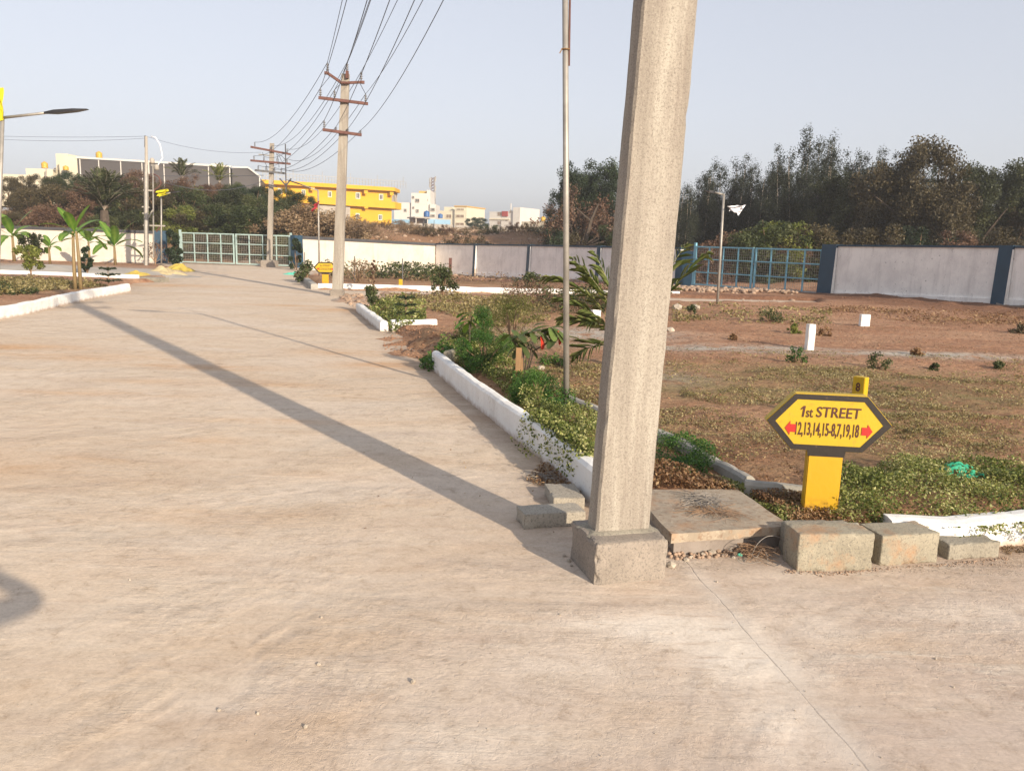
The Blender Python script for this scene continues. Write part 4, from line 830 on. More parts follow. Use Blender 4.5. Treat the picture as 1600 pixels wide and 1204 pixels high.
m = MB().add([(-.3, -1.0, zbb), (uR + .1, -1.0, zbb - .2), (uE, 1.0, zbb - .25), (uE, 5, zbb - .25), (uR + .3, 5, zbb - .2), (-.3, .2, zbb), (-.3, -1.0, zbt), (uR + .1, -1.0, zbt - .1), (uE, 1.0, zbt - .15), (uE, 5, zbt - .15), (uR + .3, 5, zbt - .1), (-.3, .2, zbt)],
             [(5, 4, 3, 2, 1, 0), (6, 7, 8, 9, 10, 11), (0, 1, 7, 6), (1, 2, 8, 7), (2, 3, 9, 8), (3, 4, 10, 9), (4, 5, 11, 10), (5, 0, 6, 11)]); m.build('balcony_band', MAT['yellowp'], t)
for (x0, y0, x1, y1) in [(434, 294, 441, 303), (471, 296, 477, 305), (512, 298.5, 518, 308), (555.5, 300.5, 562.5, 310.5), (592, 303, 598.5, 312.5), (555.5, 333, 561.5, 342), (591, 335, 597, 344)]:
    window(t, hit, x0, y0, x1, y1)
for px in (485, 568, 608):
    uu, zz = hit(px, 319.5); MB().box(uu - .3, uu + .3, -.99, .0, zz - .62, zz - .05).build('bracket', MAT['yellowp'], t)
    uu, zz = hit(px, 292); MB().box(uu - .3, uu + .3, -.9, .0, min(zt, zt0) - .5, min(zt, zt0) - .01).build('bracket', MAT['yellowp'], t)
u0, _ = hit(497, 330); u1, _ = hit(545, 330); MB().box(u0, u1, -.5, -.05, 0, zbb - .25).build('lean_to', MAT['greyw'], t)
m = MB(); n_ = 46
for i in range(n_ + 1):
    uu = -.6 + (uE + .4) * i / n_; zz = zt0 + (zt - zt0) * i / n_ + .5; m.bar((uu, -.85, zz), (uu, -.85, zz + (1.7 if i % 9 == 0 else 1.05)), .05)
m.bar((-.6, -.85, zt0 + 1.55), (uE - .3, -.85, zt + 1.55), .05); m.bar((-.6, -.85, zt0 + 1.1), (uE - .3, -.85, zt + 1.1), .04); m.build('roof_railing', MAT['steel'], t)
for k_ in range(4):
    uu = uR + .3 + k_ * .55; MB().bar((uu, .5 + k_ * .6, zbt - .1), (uu + .1, .5 + k_ * .6, zt), .16).build('balcony_post', MAT['greyw'], t)

# cream houses on the far left
t, hit, Ln = facade('cream_house', 'cream stepped house with two yellow roof tanks at far left', -60, 128, 112, 112)
for (x0, y0, x1, y1, mt, nm, dp) in [(-60, 270, 40, 320, 'cream', 'left_block', 8), (40, 263, 82, 320, 'cream', 'middle_block', 7), (77, 238, 95.5, 264, 'cream', 'stair_block', 6), (96, 242, 107, 250, 'cream', 'stair_block', 5), (92, 249, 128, 320, 'cream', 'right_block', 9)]:
    rbox_px(t, hit, x0, y0, x1, y1, 0 if nm != 'stair_block' else 1.5, dp, 'wall', mt)
window(t, hit, 84, 262, 88, 266, 'greyw')
def tank(label, px, yt, yb, Y, mt, rpx):
    c = AT(px, yb, Y); tp = AT(px, yt, Y); h = tp[2] - c[2]; r = rpx * Y / FPX
    tt = thing('water_tank', label, 'tank', c); MB().lathe([(r, 0), (r * 1.03, h * .1), (r, h * .2), (r * 1.03, h * .5), (r, h * .8), (r * .6, h * .93), (r * .25, h)], 12).build('barrel', MAT[mt], tt, True)
    MB().lathe([(r * .3, h * .98), (r * .3, h * 1.05)], 8).build('lid', MAT[mt], tt); return tt
tank('yellow roof tank on the left roof of the cream house', 70, 253, 263, 113, 'tanky', 4.5); tank('yellow roof tank above the grey shed', 155, 237, 247, 112, 'tanky', 4.5); tank('yellow tank low in front of the cream house', 103, 259, 266, 111, 'tanky', 4)
m = MB(); q0 = AT(72, 262, 111); m.bar(q0, AT(72, 282, 111), .12); o = m.build('pipe_stack', MAT['greyw']); tag(o, 'thin grey pipe on the front of the cream house', 'pipe')

# white flats in the middle
t, hit, Ln = facade('white_flats', 'tall white flats with small windows right of the yellow building', 616, 682, 190, 190)
rbox_px(t, hit, 616, 316, 644, 352, 0, 12, 'wall', 'white'); rbox_px(t, hit, 643, 301.5, 668, 356, -.5, 12, 'wall', 'white'); rbox_px(t, hit, 667, 297, 672.5, 345, 0, 10, 'wall', 'white'); rbox_px(t, hit, 672, 319, 681, 352, -.5, 10, 'wall', 'white'); rbox_px(t, hit, 653, 297.5, 668, 302, 2, 8, 'roof_block', 'rooft')
for w_ in [(650, 310.5, 656, 316), (651, 327, 655, 332), (631, 326, 635.5, 331), (645, 306.5, 648, 310), (645.5, 323, 648, 326), (667, 311, 669, 314), (674, 325, 680, 330), (674, 335, 680, 339)]: window(t, hit, *w_, fr='greyw', out=-.75 if w_[0] > 642 and w_[0] < 660 or w_[0] > 672 else -.1)
t, hit, Ln = facade('cream_flats', 'cream three storey flats with open balconies beyond the blue shed', 680, 731, 215, 212)
rbox_px(t, hit, 683, 329, 712, 356, 0, 12, 'wall', 'cream'); rbox_px(t, hit, 712, 323, 730.5, 357, -.6, 12, 'wall', 'cream'); rbox_px(t, hit, 689, 322.5, 702, 329, 2, 8, 'stair_block', 'cream'); rbox_px(t, hit, 711, 321.5, 731.5, 323.2, -.8, 12.2, 'roof_slab', 'rooft')
for w_ in [(715, 325.5, 727, 329), (714, 335, 727, 340.5), (713.5, 347.5, 727, 353), (697, 334.5, 706, 341)]: window(t, hit, *w_, fr='cream', gl='brown', out=-.7 if w_[0] > 712 else -.1)
t, hit, Ln = facade('white_house', 'white two storey house with red and dark upper windows', 764, 814, 200, 196)
rbox_px(t, hit, 765, 330.5, 797, 357, 0, 10, 'wall', 'white'); rbox_px(t, hit, 797, 329, 804, 357, 0, 10, 'wall', 'white'); rbox_px(t, hit, 803, 324, 814, 357, -.4, 10, 'wall', 'white'); rbox_px(t, hit, 785, 330, 793.8, 338, -.25, .1, 'red_panel', 'redp'); rbox_px(t, hit, 764.8, 341, 797, 343, -.3, .1, 'ledge', 'cream')
for w_ in [(777.5, 331, 784.5, 337.5), (796, 329, 799, 332.5), (777, 345.5, 783, 351), (790, 343, 793.5, 345.5)]: window(t, hit, *w_, fr='greyw', gl='brown')
m = MB(); uu, zz = hit(795, 331); m.bar((uu, 1, zz), (uu, 1, zz + 2), .2); m.build('mast', MAT['white'], t)
t, hit, Ln = facade('cream_shed', 'low cream building left of the big dark tree', 815, 862, 150, 146)
rbox_px(t, hit, 815, 346, 861, 366, 0, 8, 'wall', 'cream')
for px in (822, 833, 842): uu, z1 = hit(px, 348); uv, z2 = hit(px - 5, 363); MB().bar((uv, -.3, z2), (uu, -.3, z1), .15).build('prop', MAT['brown'], t)
tank('yellow square tank on the low cream building', 848.5, 338, 346, 150, 'tanky', 3.5)
# blue tanks, blue shed, far yard wall
tank('large blue tank in front of the white flats', 666.5, 329.5, 339, 176, 'bluet', 4.5); tank('smaller blue tank right of the large one', 688, 334, 341, 178, 'bluet', 3.6)
t, hit, Ln = facade('blue_shed', 'low pale blue sheet shed below the blue tanks', 648, 705, 165, 168)
rbox_px(t, hit, 669, 342, 704, 351, 0, 5, 'sheet_wall', 'bluesheet'); rbox_px(t, hit, 647, 338.5, 672, 340.5, -.5, 5, 'roof', 'greyw'); rbox_px(t, hit, 650, 341, 668, 349, 2, 4.9, 'shaded_bay', 'brown')
for px in (650, 668): uu, zz = hit(px, 341); MB().bar((uu, 0, 0), (uu, 0, zz), .15).build('post', MAT['white'], t)
t, hit, Ln = facade('yard_wall', 'pale low yard wall in front of the distant houses', 604, 818, 146, 150, 'wall')
rbox_px(t, hit, 604, 342, 640, 350, -.2, .2, 'sheet_panel', 'bluesheet')
for a_, b_ in [(633, 660), (660.5, 684), (684.5, 712), (712.5, 740), (740.5, 768), (768.5, 800), (800.5, 818)]: 
    f_ = (a_ - 633) / 185; rbox_px(t, hit, a_, 348 + 8 * f_, b_, 359 + 5 * f_, -.2, .2, 'panel', 'greyw')
for px in (662, 678, 709, 782): uu, zz = hit(px, 352); MB().bar((uu, -.4, zz - 2), (uu, -.4, zz + .9), .1).build('post', MAT['darkmetal'], t)
# lattice tower
q = AT(675.5, 345, 230); zt_ = AT(674.5, 277, 230)[2]; t = thing('cell_tower', 'thin lattice phone tower behind the white flats', 'tower', q); Ht = zt_ - q[2]
m = MB(); w0 = .9
for sx, sy in ((-1, -1), (1, -1), (1, 1), (-1, 1)): m.bar((sx * w0, sy * w0, 0), (sx * w0 * .45, sy * w0 * .45, Ht), .14)
m.build('legs', MAT['steel'], t); m = MB()
for i in range(14):
    za, zb = Ht * i / 14, Ht * (i + 1) / 14; wa, wb = w0 * (1 - .55 * i / 14), w0 * (1 - .55 * (i + 1) / 14)
    for s in (-1, 1): m.bar((-wa, s * wa, za), (wb, s * wb, zb), .1).bar((wa, s * wa, za), (-wb, s * wb, zb), .1).bar((s * wa, -wa, za), (s * wb, wb, zb), .1)
m.build('bracing', MAT['rust'], t)
for zz, s in ((.97, 1), (.93, -1), (.83, -1), (.75, 1), (.6, 1), (.5, -1)): MB().lathe([(.16, 0), (.16, 1.4)], 6, (s * .75, -.6, Ht * zz - .8)).build('antenna', MAT['greyw'], t)

# ------------------------------------------------------------------ utility poles
def catenary(a, b, sag, n=18):
    a = np.array(a, float); b = np.array(b, float); return [tuple(a + (b - a) * i / n - np.array([0, 0, sag * 4 * (i / n) * (1 - i / n)])) for i in range(n + 1)]
def insulator(parent, loc, h=.16, r=.045):
    m = MB(); p = [(r * .35, 0), (r * .35, h * .12)]
    for k_ in range(3): z = h * (.15 + .26 * k_); p += [(r * .4, z), (r, z + h * .05), (r * .95, z + h * .09), (r * .4, z + h * .13)]
    p += [(r * .3, h)]; o = m.lathe(p, 8).build('insulator', MAT['insul'], parent, True, loc=loc); return o
# near leaning pole
bFL, bFR = G(929, 915), G(1038, 902); ang = math.atan2(bFR[1] - bFL[1], bFR[0] - bFL[0]); bw = np.linalg.norm(bFR - bFL); ang = math.radians(16)
ux = np.array([math.cos(ang), math.sin(ang)]); uy = np.array([-ux[1], ux[0]])
hb = AT(929, 850, bFL[1])[2]; bd = .34; bc = bFL[:2] + ux * bw / 2 + uy * bd / 2
pole = thing('utility_pole', 'large leaning concrete pole on a square footing in the foreground', 'pole', (bc[0], bc[1], 0), 0)
link('footing', rough_box('footing', bw, bd, hb + .03, .012, .004, .003, 3, .024), MAT['plinthc'], pole, loc=(0, 0, -.03), rot=(0, 0, ang))
# shaft: front face corners from the photo at two heights
Yf = bFL[1] + .15
def pole_ring(z, cxy, w, dpt):
    c = np.array(cxy); return [tuple(np.append(c - ux * w / 2, z)), tuple(np.append(c + ux * w / 2, z)), tuple(np.append(c + ux * w / 2 + uy * dpt, z)), tuple(np.append(c - ux * w / 2 + uy * dpt, z))]
pb = AT(973, 838, Yf + .03); pt_ = AT(1049, 2, Yf + .03); slope = (pt_ - pb) / (pt_[2] - pb[2]); wb = 88 / FPX * (Yf + .1) * 1.02 / math.cos(ang) * 1.0; wt = 80 / FPX * (Yf + .1) * 1.10
def build_shaft():
    bm = bmesh.new(); Ztop = 7.3; n = 150; ring = []
    # chamfered rectangular section with a raised edge line on the left
    for i in range(n + 1):
        z = hb - .02 + (Ztop - hb) * i / n; k_ = z - pb[2]; c = (pb + slope * k_)[:2] - bc; w = wb + (wt - wb) * min(1.6, k_ / (pt_[2] - pb[2])); dp = .125 - .03 * i / n
        sec = [(-w / 2, .012), (-w / 2 + .010, 0.0), (-w / 2 + .022, .004), (-w * .2, .001), (w * .1, 0), (w * .34, .002), (w / 2 - .014, 0), (w / 2, .014), (w / 2, dp - .01), (w / 2 - .012, dp), (0, dp), (-w / 2 + .012, dp), (-w / 2, dp - .012), (-w / 2 - .001, dp * .5)]
        vs = []
        for j, (a_, b_) in enumerate(sec):
            p = c + ux * a_ + uy * b_; nz = mnoise.noise(Vector((p[0] * 10, p[1] * 10 + j * .7, z * 6))) * .0035 + mnoise.noise(Vector((j * 3.3, 2.2, z * 26))) * .0018
            if j in (6, 7, 8, 0, 1): nz += -max(0, mnoise.noise(Vector((j, 5, z * 13))) - .25) * .018
            s_ = 1 if a_ > 0 else -1; vs.append(bm.verts.new((p[0] + ux[0] * nz * s_, p[1] + ux[1] * nz * s_ - nz * .5, z)))
        ring.append(vs)
    for i in range(n):
        for j in range(14): bm.faces.new((ring[i][j], ring[i][(j + 1) % 14], ring[i + 1][(j + 1) % 14], ring[i + 1][j]))
    bm.faces.new(ring[-1]); me = bpy.data.meshes.new('shaft'); bm.to_mesh(me); bm.free(); return me
link('shaft', build_shaft(), MAT['pole'], pole)
NT = np.array([(pb + slope * (6.9 - pb[2]))[0], (pb + slope * (6.9 - pb[2]))[1] + .05])
mort = MB()
for i in range(26):
    a_ = i / 26 * 2 * PI; rx_, ry_ = wb / 2 + .035 + .02 * random.random(), .125 / 2 + .035 + .02 * random.random()
    mort.v.append(tuple(np.append((pb[:2] - bc) + uy * .06 + ux * rx_ * max(-1, min(1, 1.3 * math.cos(a_))) + uy * ry_ * max(-1, min(1, 1.3 * math.sin(a_))), hb - .01)))
for i in range(26): mort.v.append(tuple(np.array(mort.v[i]) * .0 + np.append((pb[:2] - bc) + uy * .06, 0) + (np.array(mort.v[i]) - np.append((pb[:2] - bc) + uy * .06, 0)) * [.82, .82, 1] + [0, 0, .018]))
mort.f += [(i, (i + 1) % 26, 26 + (i + 1) % 26, 26 + i) for i in range(26)] + [tuple(range(26, 52))]
mort.build('mortar_collar', MAT['block'], pole, True)

dirw = np.array([-4.73 - NT[0], 21.9 - NT[1]]); dirw /= np.linalg.norm(dirw); perp = np.array([dirw[1], -dirw[0]])   # to the right seen from the camera
def crossarm(parent, c, half, zz, tilt=0, mat='rust', th=.07):
    a_ = (c[0] - perp[0] * half, c[1] - perp[1] * half, zz + tilt); b_ = (c[0] + perp[0] * half, c[1] + perp[1] * half, zz - tilt)
    MB().bar(a_, b_, th, th).build('crossarm', MAT[mat], parent); return np.array(a_), np.array(b_)
def pole_thing(label, px, py, pxt, pyt, wpx, foot=None):
    b = G(px, py); tp = AT(pxt, pyt, b[1]); t = thing('utility_pole', label, 'pole', (b[0], b[1], 0)); w = wpx / FPX * b[1] / 2; lean = tp[0] - b[0]
    c = tp[2]; m = MB(); m.add([(-w, -w * .6, -.1), (w, -w * .6, -.1), (w, w * .6, -.1), (-w, w * .6, -.1), (lean - w * .7, -w * .42, c), (lean + w * .7, -w * .42, c), (lean + w * .7, w * .42, c), (lean - w * .7, w * .42, c)],
                          [(0, 3, 2, 1), (4, 5, 6, 7), (0, 1, 5, 4), (1, 2, 6, 5), (2, 3, 7, 6), (3, 0, 4, 7)]); m.build('shaft', MAT['pole'], t)
    return t, b, lean, c
P1, B1, lean1, top1 = pole_thing('middle distance concrete pole with a V bracket and two rust red crossarms', 527, 462, 540, 116, 16)
fs = 20 / FPX * B1[1]; link('footing', rough_box('f1', fs, fs, .2, .1, .01, .02, 4), MAT['plinthc'], P1, loc=(0, 0, -.03))
P2, B2, lean2, top2 = pole_thing('far concrete pole carrying rust red crossarms beside the far gate', 421, 417, 425, 224, 8.5)
fs = 22 / FPX * B2[1]; link('footing', rough_box('f2', fs, fs, .36, .2, .02, .04, 5), MAT['plinthc'], P2, loc=(0, 0, -.03))
def local_z(py, px, b): return AT(px, py, b[1])[2]
def lx(z, lean, top): return lean * z / top
ins1 = []
zv = local_z(127, 540, B1); zs = local_z(116, 515, B1); cx_ = lx(zv, lean1, top1)
for s, half, zt_ in ((-1, .42, zs + .02), (1, .42, zs - .13)):
    m = MB(); c0 = np.array([cx_ + perp[0] * s * .1, perp[1] * s * .1 - .1, zv - .05]); c1 = np.array([cx_ + perp[0] * s * half, perp[1] * s * half - .1, zt_ - .04]); c2 = c1 + np.array([perp[0] * s * .08, perp[1] * s * .08, .0])
    m.bar(c0, c1, .075, .06).bar(c1 - (c2 - c1) * .3, c2, .075, .07); m.build('v_bracket_arm', MAT['rust'], P1); insulator(P1, tuple(c1 + [0, 0, .05]), .2); ins1.append(np.array([B1[0], B1[1], 0]) + c1 + [0, 0, .26])
MB().bar((cx_ - .12, -.13, zv - .06), (cx_ + .12, -.13, zv - .06), .05).build('clamp', MAT['rust'], P1)
cc = np.array([lx(top1, lean1, top1) + .06, -.02, top1 + .0]); MB().bar(cc + [0, -.08, -.12], cc + [0, -.08, .06], .07).build('peak_bracket', MAT['rust'], P1); insulator(P1, tuple(cc + [0, -.08, .06]), .2); ins1.append(np.array([B1[0], B1[1], 0]) + cc + [0, -.08, .27])
for (py, half, til, pins) in [(159, .62, .03, (-.57, -.22, .56)), (208, .49, .035, (-.45, -.16, .14, .46))]:
    z = local_z(py, 538, B1); c = (lx(z, lean1, top1), -.14); a_, b_ = crossarm(P1, c, half, z, til)
    MB().bar((c[0] - .12, -.10, z - .01), (c[0] + .12, -.10, z - .01), .05, .04).build('clamp', MAT['darkmetal'], P1)
    for u in pins:
        p = np.array([c[0] + perp[0] * u, c[1] + perp[1] * u, z - til * u / half + .035])
        small = (py == 208 and u != -.45); insulator(P1, tuple(p), .08 if small else .2, .04 if small else .042); ins1.append(np.array([B1[0], B1[1], 0]) + p + [0, 0, .07 if small else .2])
ins2 = []
for (py, half, til, pins, mt) in [(236, .80, .12, (-.72, .05, .75), 'rust'), (254, .80, .03, (-.75, -.3, .3, .76), 'rust'), (269, .6, .04, (-.55, -.2, .2, .5), 'darkmetal')]:
    z = local_z(py, 424, B2); c = (lx(z, lean2, top2), -.16); a_, b_ = crossarm(P2, c, half + .12, z, til, mt, .09)
    for u in pins:
        p = np.array([c[0] + perp[0] * u, c[1] + perp[1] * u, z - til * u / half + .04]); insulator(P2, tuple(p), .2, .045); ins2.append(np.array([B2[0], B2[1], 0]) + p + [0, 0, .2])
z = local_z(289, 424, B2); m = MB().bar((-.12 + lx(z, lean2, top2), -.2, z), (.35, -.2, z + .0), .05)
MB().bar((.1, -.2, z), (.5, -.25, z - .1), .06).build('switch_arm', MAT['darkmetal'], P2); q_ = AT(446, 225, B2[1] - .3); qb = AT(447, 300, B2[1] - .3)
m = MB().bar(np.array(qb) - [B2[0], B2[1], 0], np.array(q_) - [B2[0], B2[1], 0], .045); m.build('switch_rod', MAT['darkmetal'], P2)
m = MB(); s0 = AT(447, 290, B2[1] - .3) - np.array([B2[0], B2[1], 0])
for dx in (-10, 8): e_ = AT(447 + dx, 279, B2[1] - .3) - np.array([B2[0], B2[1], 0]); m.bar(s0, e_, .06)
m.build('switch_fork', MAT['darkmetal'], P2)
for (xa, ya, xb, yb) in [(410, 238, 412, 252), (413, 252, 418, 268), (432, 240, 436, 262), (434, 240, 446, 250), (440, 252, 432, 240)]:
    A_ = AT(xa, ya, B2[1] - .25) - np.array([B2[0], B2[1], 0]); B_ = AT(xb, yb, B2[1] - .25) - np.array([B2[0], B2[1], 0]); MB().tube([A_, (A_ + B_) / 2 + [.04, 0, .02], B_], .012, 4).build('jumper_wire', MAT['wire'], P2)
m = MB(); 
for (px_a, py_a) in [(406, 243), (419, 243)]: pass
A_ = AT(406, 242, B2[1]) - np.array([B2[0], B2[1], 0]); B_ = AT(424, 244, B2[1]) - np.array([B2[0], B2[1], 0]); MB().bar(A_ + [0, -.2, 0], B_ + [0, -.2, 0], .05).build('switch_bar', MAT['steel'], P2)

# tops of the near pole, above the picture
near_att = []
for (z, half, pins, mt) in [(6.75, .62, (-.57, .02, .57), 'rust'), (6.25, .62, (-.57, -.22, .56), 'rust'), (5.75, .5, (-.45, -.16, .14, .46), 'rust')]:
    c = (pb + slope * (z - pb[2]))[:2] - bc + uy * -.03; a_, b_ = crossarm(pole, c, half, z, .0)
    for u in pins:
        p = np.array([c[0] + perp[0] * u, c[1] + perp[1] * u, z + .035]); insulator(pole, tuple(p), .18, .045); near_att.append(np.array([bc[0], bc[1], 0]) + p + [0, 0, .19])
WHERE = ['left V arm of middle pole', 'peak insulator of middle pole', 'right V arm of middle pole', 'left end of the upper crossarm of middle pole', 'inner left pin of the upper crossarm of middle pole', 'right end of the upper crossarm of middle pole', 'left end of the lower crossarm of middle pole', 'inner left pin of the lower crossarm of middle pole', 'inner right pin of the lower crossarm of middle pole', 'right end of the lower crossarm of middle pole']
pairs = [(0, ins1[0], .25), (1, ins1[2], .22), (2, ins1[1], .3), (3, ins1[3], .45), (4, ins1[4], .5), (5, ins1[5], .5), (6, ins1[6], .5), (7, ins1[7], .45), (8, ins1[8], .5), (9, ins1[9], .6)]
for k_, (i, e_, sg) in enumerate(pairs):
    o = MB().tube(catenary(near_att[i], e_, sg), .0065, 4).build('overhead_wire', MAT['wire']); tag(o, 'near span wire to the ' + WHERE[k_], 'wire', 'wires between the leaning pole and the middle pole')
for k_, (e_, f_, sg) in enumerate([(ins1[0], ins2[0], .55), (ins1[2], ins2[1], .6), (ins1[1], ins2[2], .6), (ins1[3], ins2[3], .5), (ins1[4], ins2[4], .6), (ins1[5], ins2[6], .65), (ins1[6], ins2[7], .45), (ins1[7], ins2[8], .5), (ins1[8], ins2[9], .5), (ins1[9], ins2[10], .5)]):
    o = MB().tube(catenary(e_, f_, sg), .008, 4).build('overhead_wire', MAT['wire']); tag(o, 'far span wire from the ' + WHERE[k_], 'wire', 'wires between the middle pole and the far pole')
# jumpers on the middle pole
for (a_, b_, d_) in [(ins1[0], ins1[3], .1), (ins1[2], ins1[4], .1), (ins1[1], ins1[5], -.1)]:
    o = MB().tube([a_, (a_ + b_) / 2 + [d_, .15, -.02], b_], .008, 4).build('jumper_wire', MAT['wire']); o.parent = P1; o.matrix_parent_inverse = Matrix.Translation(-P1.location)

# equipment pole at left with conduit, brackets and cable loop
Ye = 38.0
def EL(px, py): return AT(px, py, Ye) - eb
eb = AT(228.5, 412, Ye); EP = thing('equipment_pole', 'grey pole with steel frame, fuse boxes and a pale cable loop near the left wall', 'pole', eb)
MB().tube([EL(228.5, 416), EL(228.5, 258)], [.11, .10], 8).build('lower_shaft', MAT['steel'], EP); MB().tube([EL(228.7, 260), EL(228.3, 213)], [.075, .06], 8).build('upper_shaft', MAT['greyw'], EP); MB().tube([EL(227, 230), EL(227, 212)], [.05, .04], 6).build('pole_cap', MAT['darkmetal'], EP)
MB().tube([EL(240, 402), EL(239, 258)], .035, 6).build('conduit', MAT['steel'], EP); MB().bar(EL(232, 253), EL(233, 272), .05).build('fuse_holder', MAT['white'], EP); MB().bar(EL(236, 258), EL(247, 259), .06).build('bracket', MAT['steel'], EP)
for (y_, x0_, x1_) in [(323, 222, 233), (333, 223, 232), (297, 224, 241), (352, 224, 258)]: MB().bar(EL(x0_, y_), EL(x1_, y_ + 1), .06).build('bracket', MAT['greyw'], EP)
MB().bar(EL(232, 340), EL(239, 328), .05).build('brace', MAT['greyw'], EP); MB().bar(EL(244, 362), EL(252, 352), .05).build('brace', MAT['rust'], EP)
MB().tube([EL(236, 213), EL(243, 215), EL(250, 226), EL(253, 240), EL(254, 247), EL(248, 256), EL(245, 262)], .028, 6).build('pale_cable', MAT['flagw'], EP, True)
MB().tube([EL(240, 272), EL(248, 276), EL(252, 286), EL(248, 292), EL(242, 296), EL(241, 303)], .03, 6).build('dark_cable', MAT['rust'], EP, True)
for (x_, y_) in [(238, 256), (245, 266)]: MB().lathe([(.06, 0), (.11, .05), (.1, .2), (.05, .26)], 8, tuple(EL(x_, y_))).build('cable_box', MAT['greyw'], EP, True)
for (a_, b_, sg) in [((0, 212), (228, 213), .05), ((228, 213), (408, 238), .25), ((0, 216), (228, 216), .12)]:
    A_ = AT(a_[0] - 30 if a_[0] == 0 else a_[0], a_[1], Ye); B_ = AT(b_[0], b_[1], Ye if b_[0] < 300 else B2[1]); o = MB().tube(catenary(A_, B_, sg), .006, 4).build('overhead_wire', MAT['wire'])
    tag(o, {0: 'thin wire entering from the left edge to the top of the equipment pole', 216: 'second thin wire just below the top wire at left'}.get(a_[1] if a_[1] == 216 else (0 if a_[0] == 0 else 1), 'thin wire from the equipment pole top to the far pole'), 'wire')
for (a_, b_, sg, lb) in [((252, 275), (412, 274), .02, 'straight service wire from the equipment pole to the far pole'), ((252, 283), (416, 281), .45, 'sagging service cable under the straight wire at left')]:
    o = MB().tube(catenary(AT(a_[0], a_[1], Ye), AT(b_[0], b_[1], B2[1] - .1), sg), .013, 4).build('service_wire', MAT['wire']); tag(o, lb, 'wire')

# ------------------------------------------------------------------ street lamps
def lamp_post(label, base, top, arm_end, r=.03, arm2=None, tag_extra=None):
    t = thing('street_lamp', label, 'street lamp', base); b = np.array(base, float); T = np.array(top) - b; E = np.array(arm_end) - b
    MB().tube([(0, 0, -.15), T * .5, T], [r, r * .95, r * .9], 10).build('post', MAT['steel'], t, True)
    MB().tube([T - (0, 0, .02), T + (E - T) * .55], [r * .7, r * .6], 8).build('arm', MAT['steel'], t, True)
    a0 = T + (E - T) * .5; d = (E - T); d /= np.linalg.norm(d); s = np.cross(d, [0, 0, 1]); s /= np.linalg.norm(s); up = np.cross(s, d); w = .07; vs = []
    for f, ww, hh in ((0, .5, .5), (.25, 1, 1), (.7, 1, .8), (1., .55, .2)):
        c = a0 + (E - a0) * f
        for sx, sz in ((-1, -1), (1, -1), (1, 1), (-1, 1)): vs.append(c + s * sx * w * ww + up * sz * .028 * hh)
    fs = [(0, 1, 2, 3), (15, 14, 13, 12)] + [(i * 4 + k, (i + 1) * 4 + k, (i + 1) * 4 + (k + 1) % 4, i * 4 + (k + 1) % 4) for i in range(3) for k in range(4)]
    h = MB().add(vs, fs).build('lamp_head', MAT['lampblack'], t); return t
bl = GG(886, 640); tl = AT(883, -30, bl[1]); zt_ = 3.95; tl = bl + (tl - bl) * (zt_ - bl[2]) / (tl[2] - bl[2])
LP = lamp_post('tall thin grey lamp post behind the long white kerb, with a stick tied to it', bl, tl, tl + [-1.25, .0, .12], .027)
s1 = AT(889, 103, bl[1]) - bl; s2 = (AT(883, -40, bl[1]) - bl); MB().tube([s1, s1 * .0 + s2 + [.02, 0, .8]], .009, 6).build('tied_stick', MAT['rust'], LP)
c_ = AT(884, 77, bl[1]) - bl; m = MB()
for k_ in range(12):
    a_ = k_ / 12 * 2 * PI; a2 = (k_ + 1) / 12 * 2 * PI; m.tube([c_ + [.034 * math.cos(a_), .034 * math.sin(a_), .004 * math.sin(a_)], c_ + [.034 * math.cos(a2), .034 * math.sin(a2), .004 * math.sin(a2)]], .006, 4)
m.tube([c_ + [-.03, -.02, 0], c_ + [-.05, -.03, -.04]], .005, 4); m.build('string_tie', MAT['wood'], LP)
b = GG(1121, 474); tp = AT(1131, 303, b[1]); lamp_post('slim lamp post in front of the right gate', b, tp, AT(1103, 298, b[1]), .035)
b = GG(499, 428); tp = AT(497, 297, b[1]); lamp_post('slim lamp post with red flag near the far yellow sign', b, tp, AT(448, 281, b[1]), .038)
b = GG(252, 408); Yl = 36; b = AT(252, 412, Yl); tp = AT(252, 303, Yl); lamp_post('slim lamp post with a yellow flag beside the equipment pole', b, tp, AT(282, 299, Yl), .035)
b = GG(-7, 486); Yl = b[1]; tp = AT(4, 182, Yl); lamp_post('lamp post with black lamp head and yellow flag at the left edge', b, tp, AT(137, 171, Yl), .035)
def cloth(name, label, pix, Y, mat, amp=.08, n=14):
    """pix: 4 pixel corners TL TR BR BL"""
    c = [AT(x, y, Y) for x, y in pix]; V = []; F = []
    for j in range(n + 1):
        for i in range(n + 1):
            u, v = i / n, j / n; p = (c[0] * (1 - u) + c[1] * u) * (1 - v) + (c[3] * (1 - u) + c[2] * u) * v; p = p + np.array([.4, 1, .3]) * amp * mnoise.noise(Vector((u * 3.1, v * 3.4, Y))) * 2; V.append(p)
    for j in range(n):
        for i in range(n): a_ = j * (n + 1) + i; F.append((a_, a_ + 1, a_ + n + 2, a_ + n + 1))
    o = MB().add(V, F).build(name, MAT[mat], None, True); tag(o, label, 'flag'); return o
cloth('flag', 'yellow flag strip on the lamp post at the left edge', [(-6, 138), (5, 137), (4, 188), (-4, 190)], Yl - .05, 'flagy', .04)
cloth('flag', 'crumpled yellow flag on the lamp beside the equipment pole', [(246, 298), (259, 296), (264, 303), (250, 307)], 35.8, 'flagy', .15)
cloth('flag', 'dark red flag hanging on the slim post near the far sign', [(493, 318), (498, 314), (497, 324), (488, 331)], GG(499, 428)[1] - .08, 'flagr', .12)
cloth('plastic_sheet', 'white plastic sheet flapping beside the lamp post of the right gate', [(1138, 320), (1164, 322), (1155, 335), (1139, 330)], GG(1121, 474)[1] - .1, 'flagw', .12)

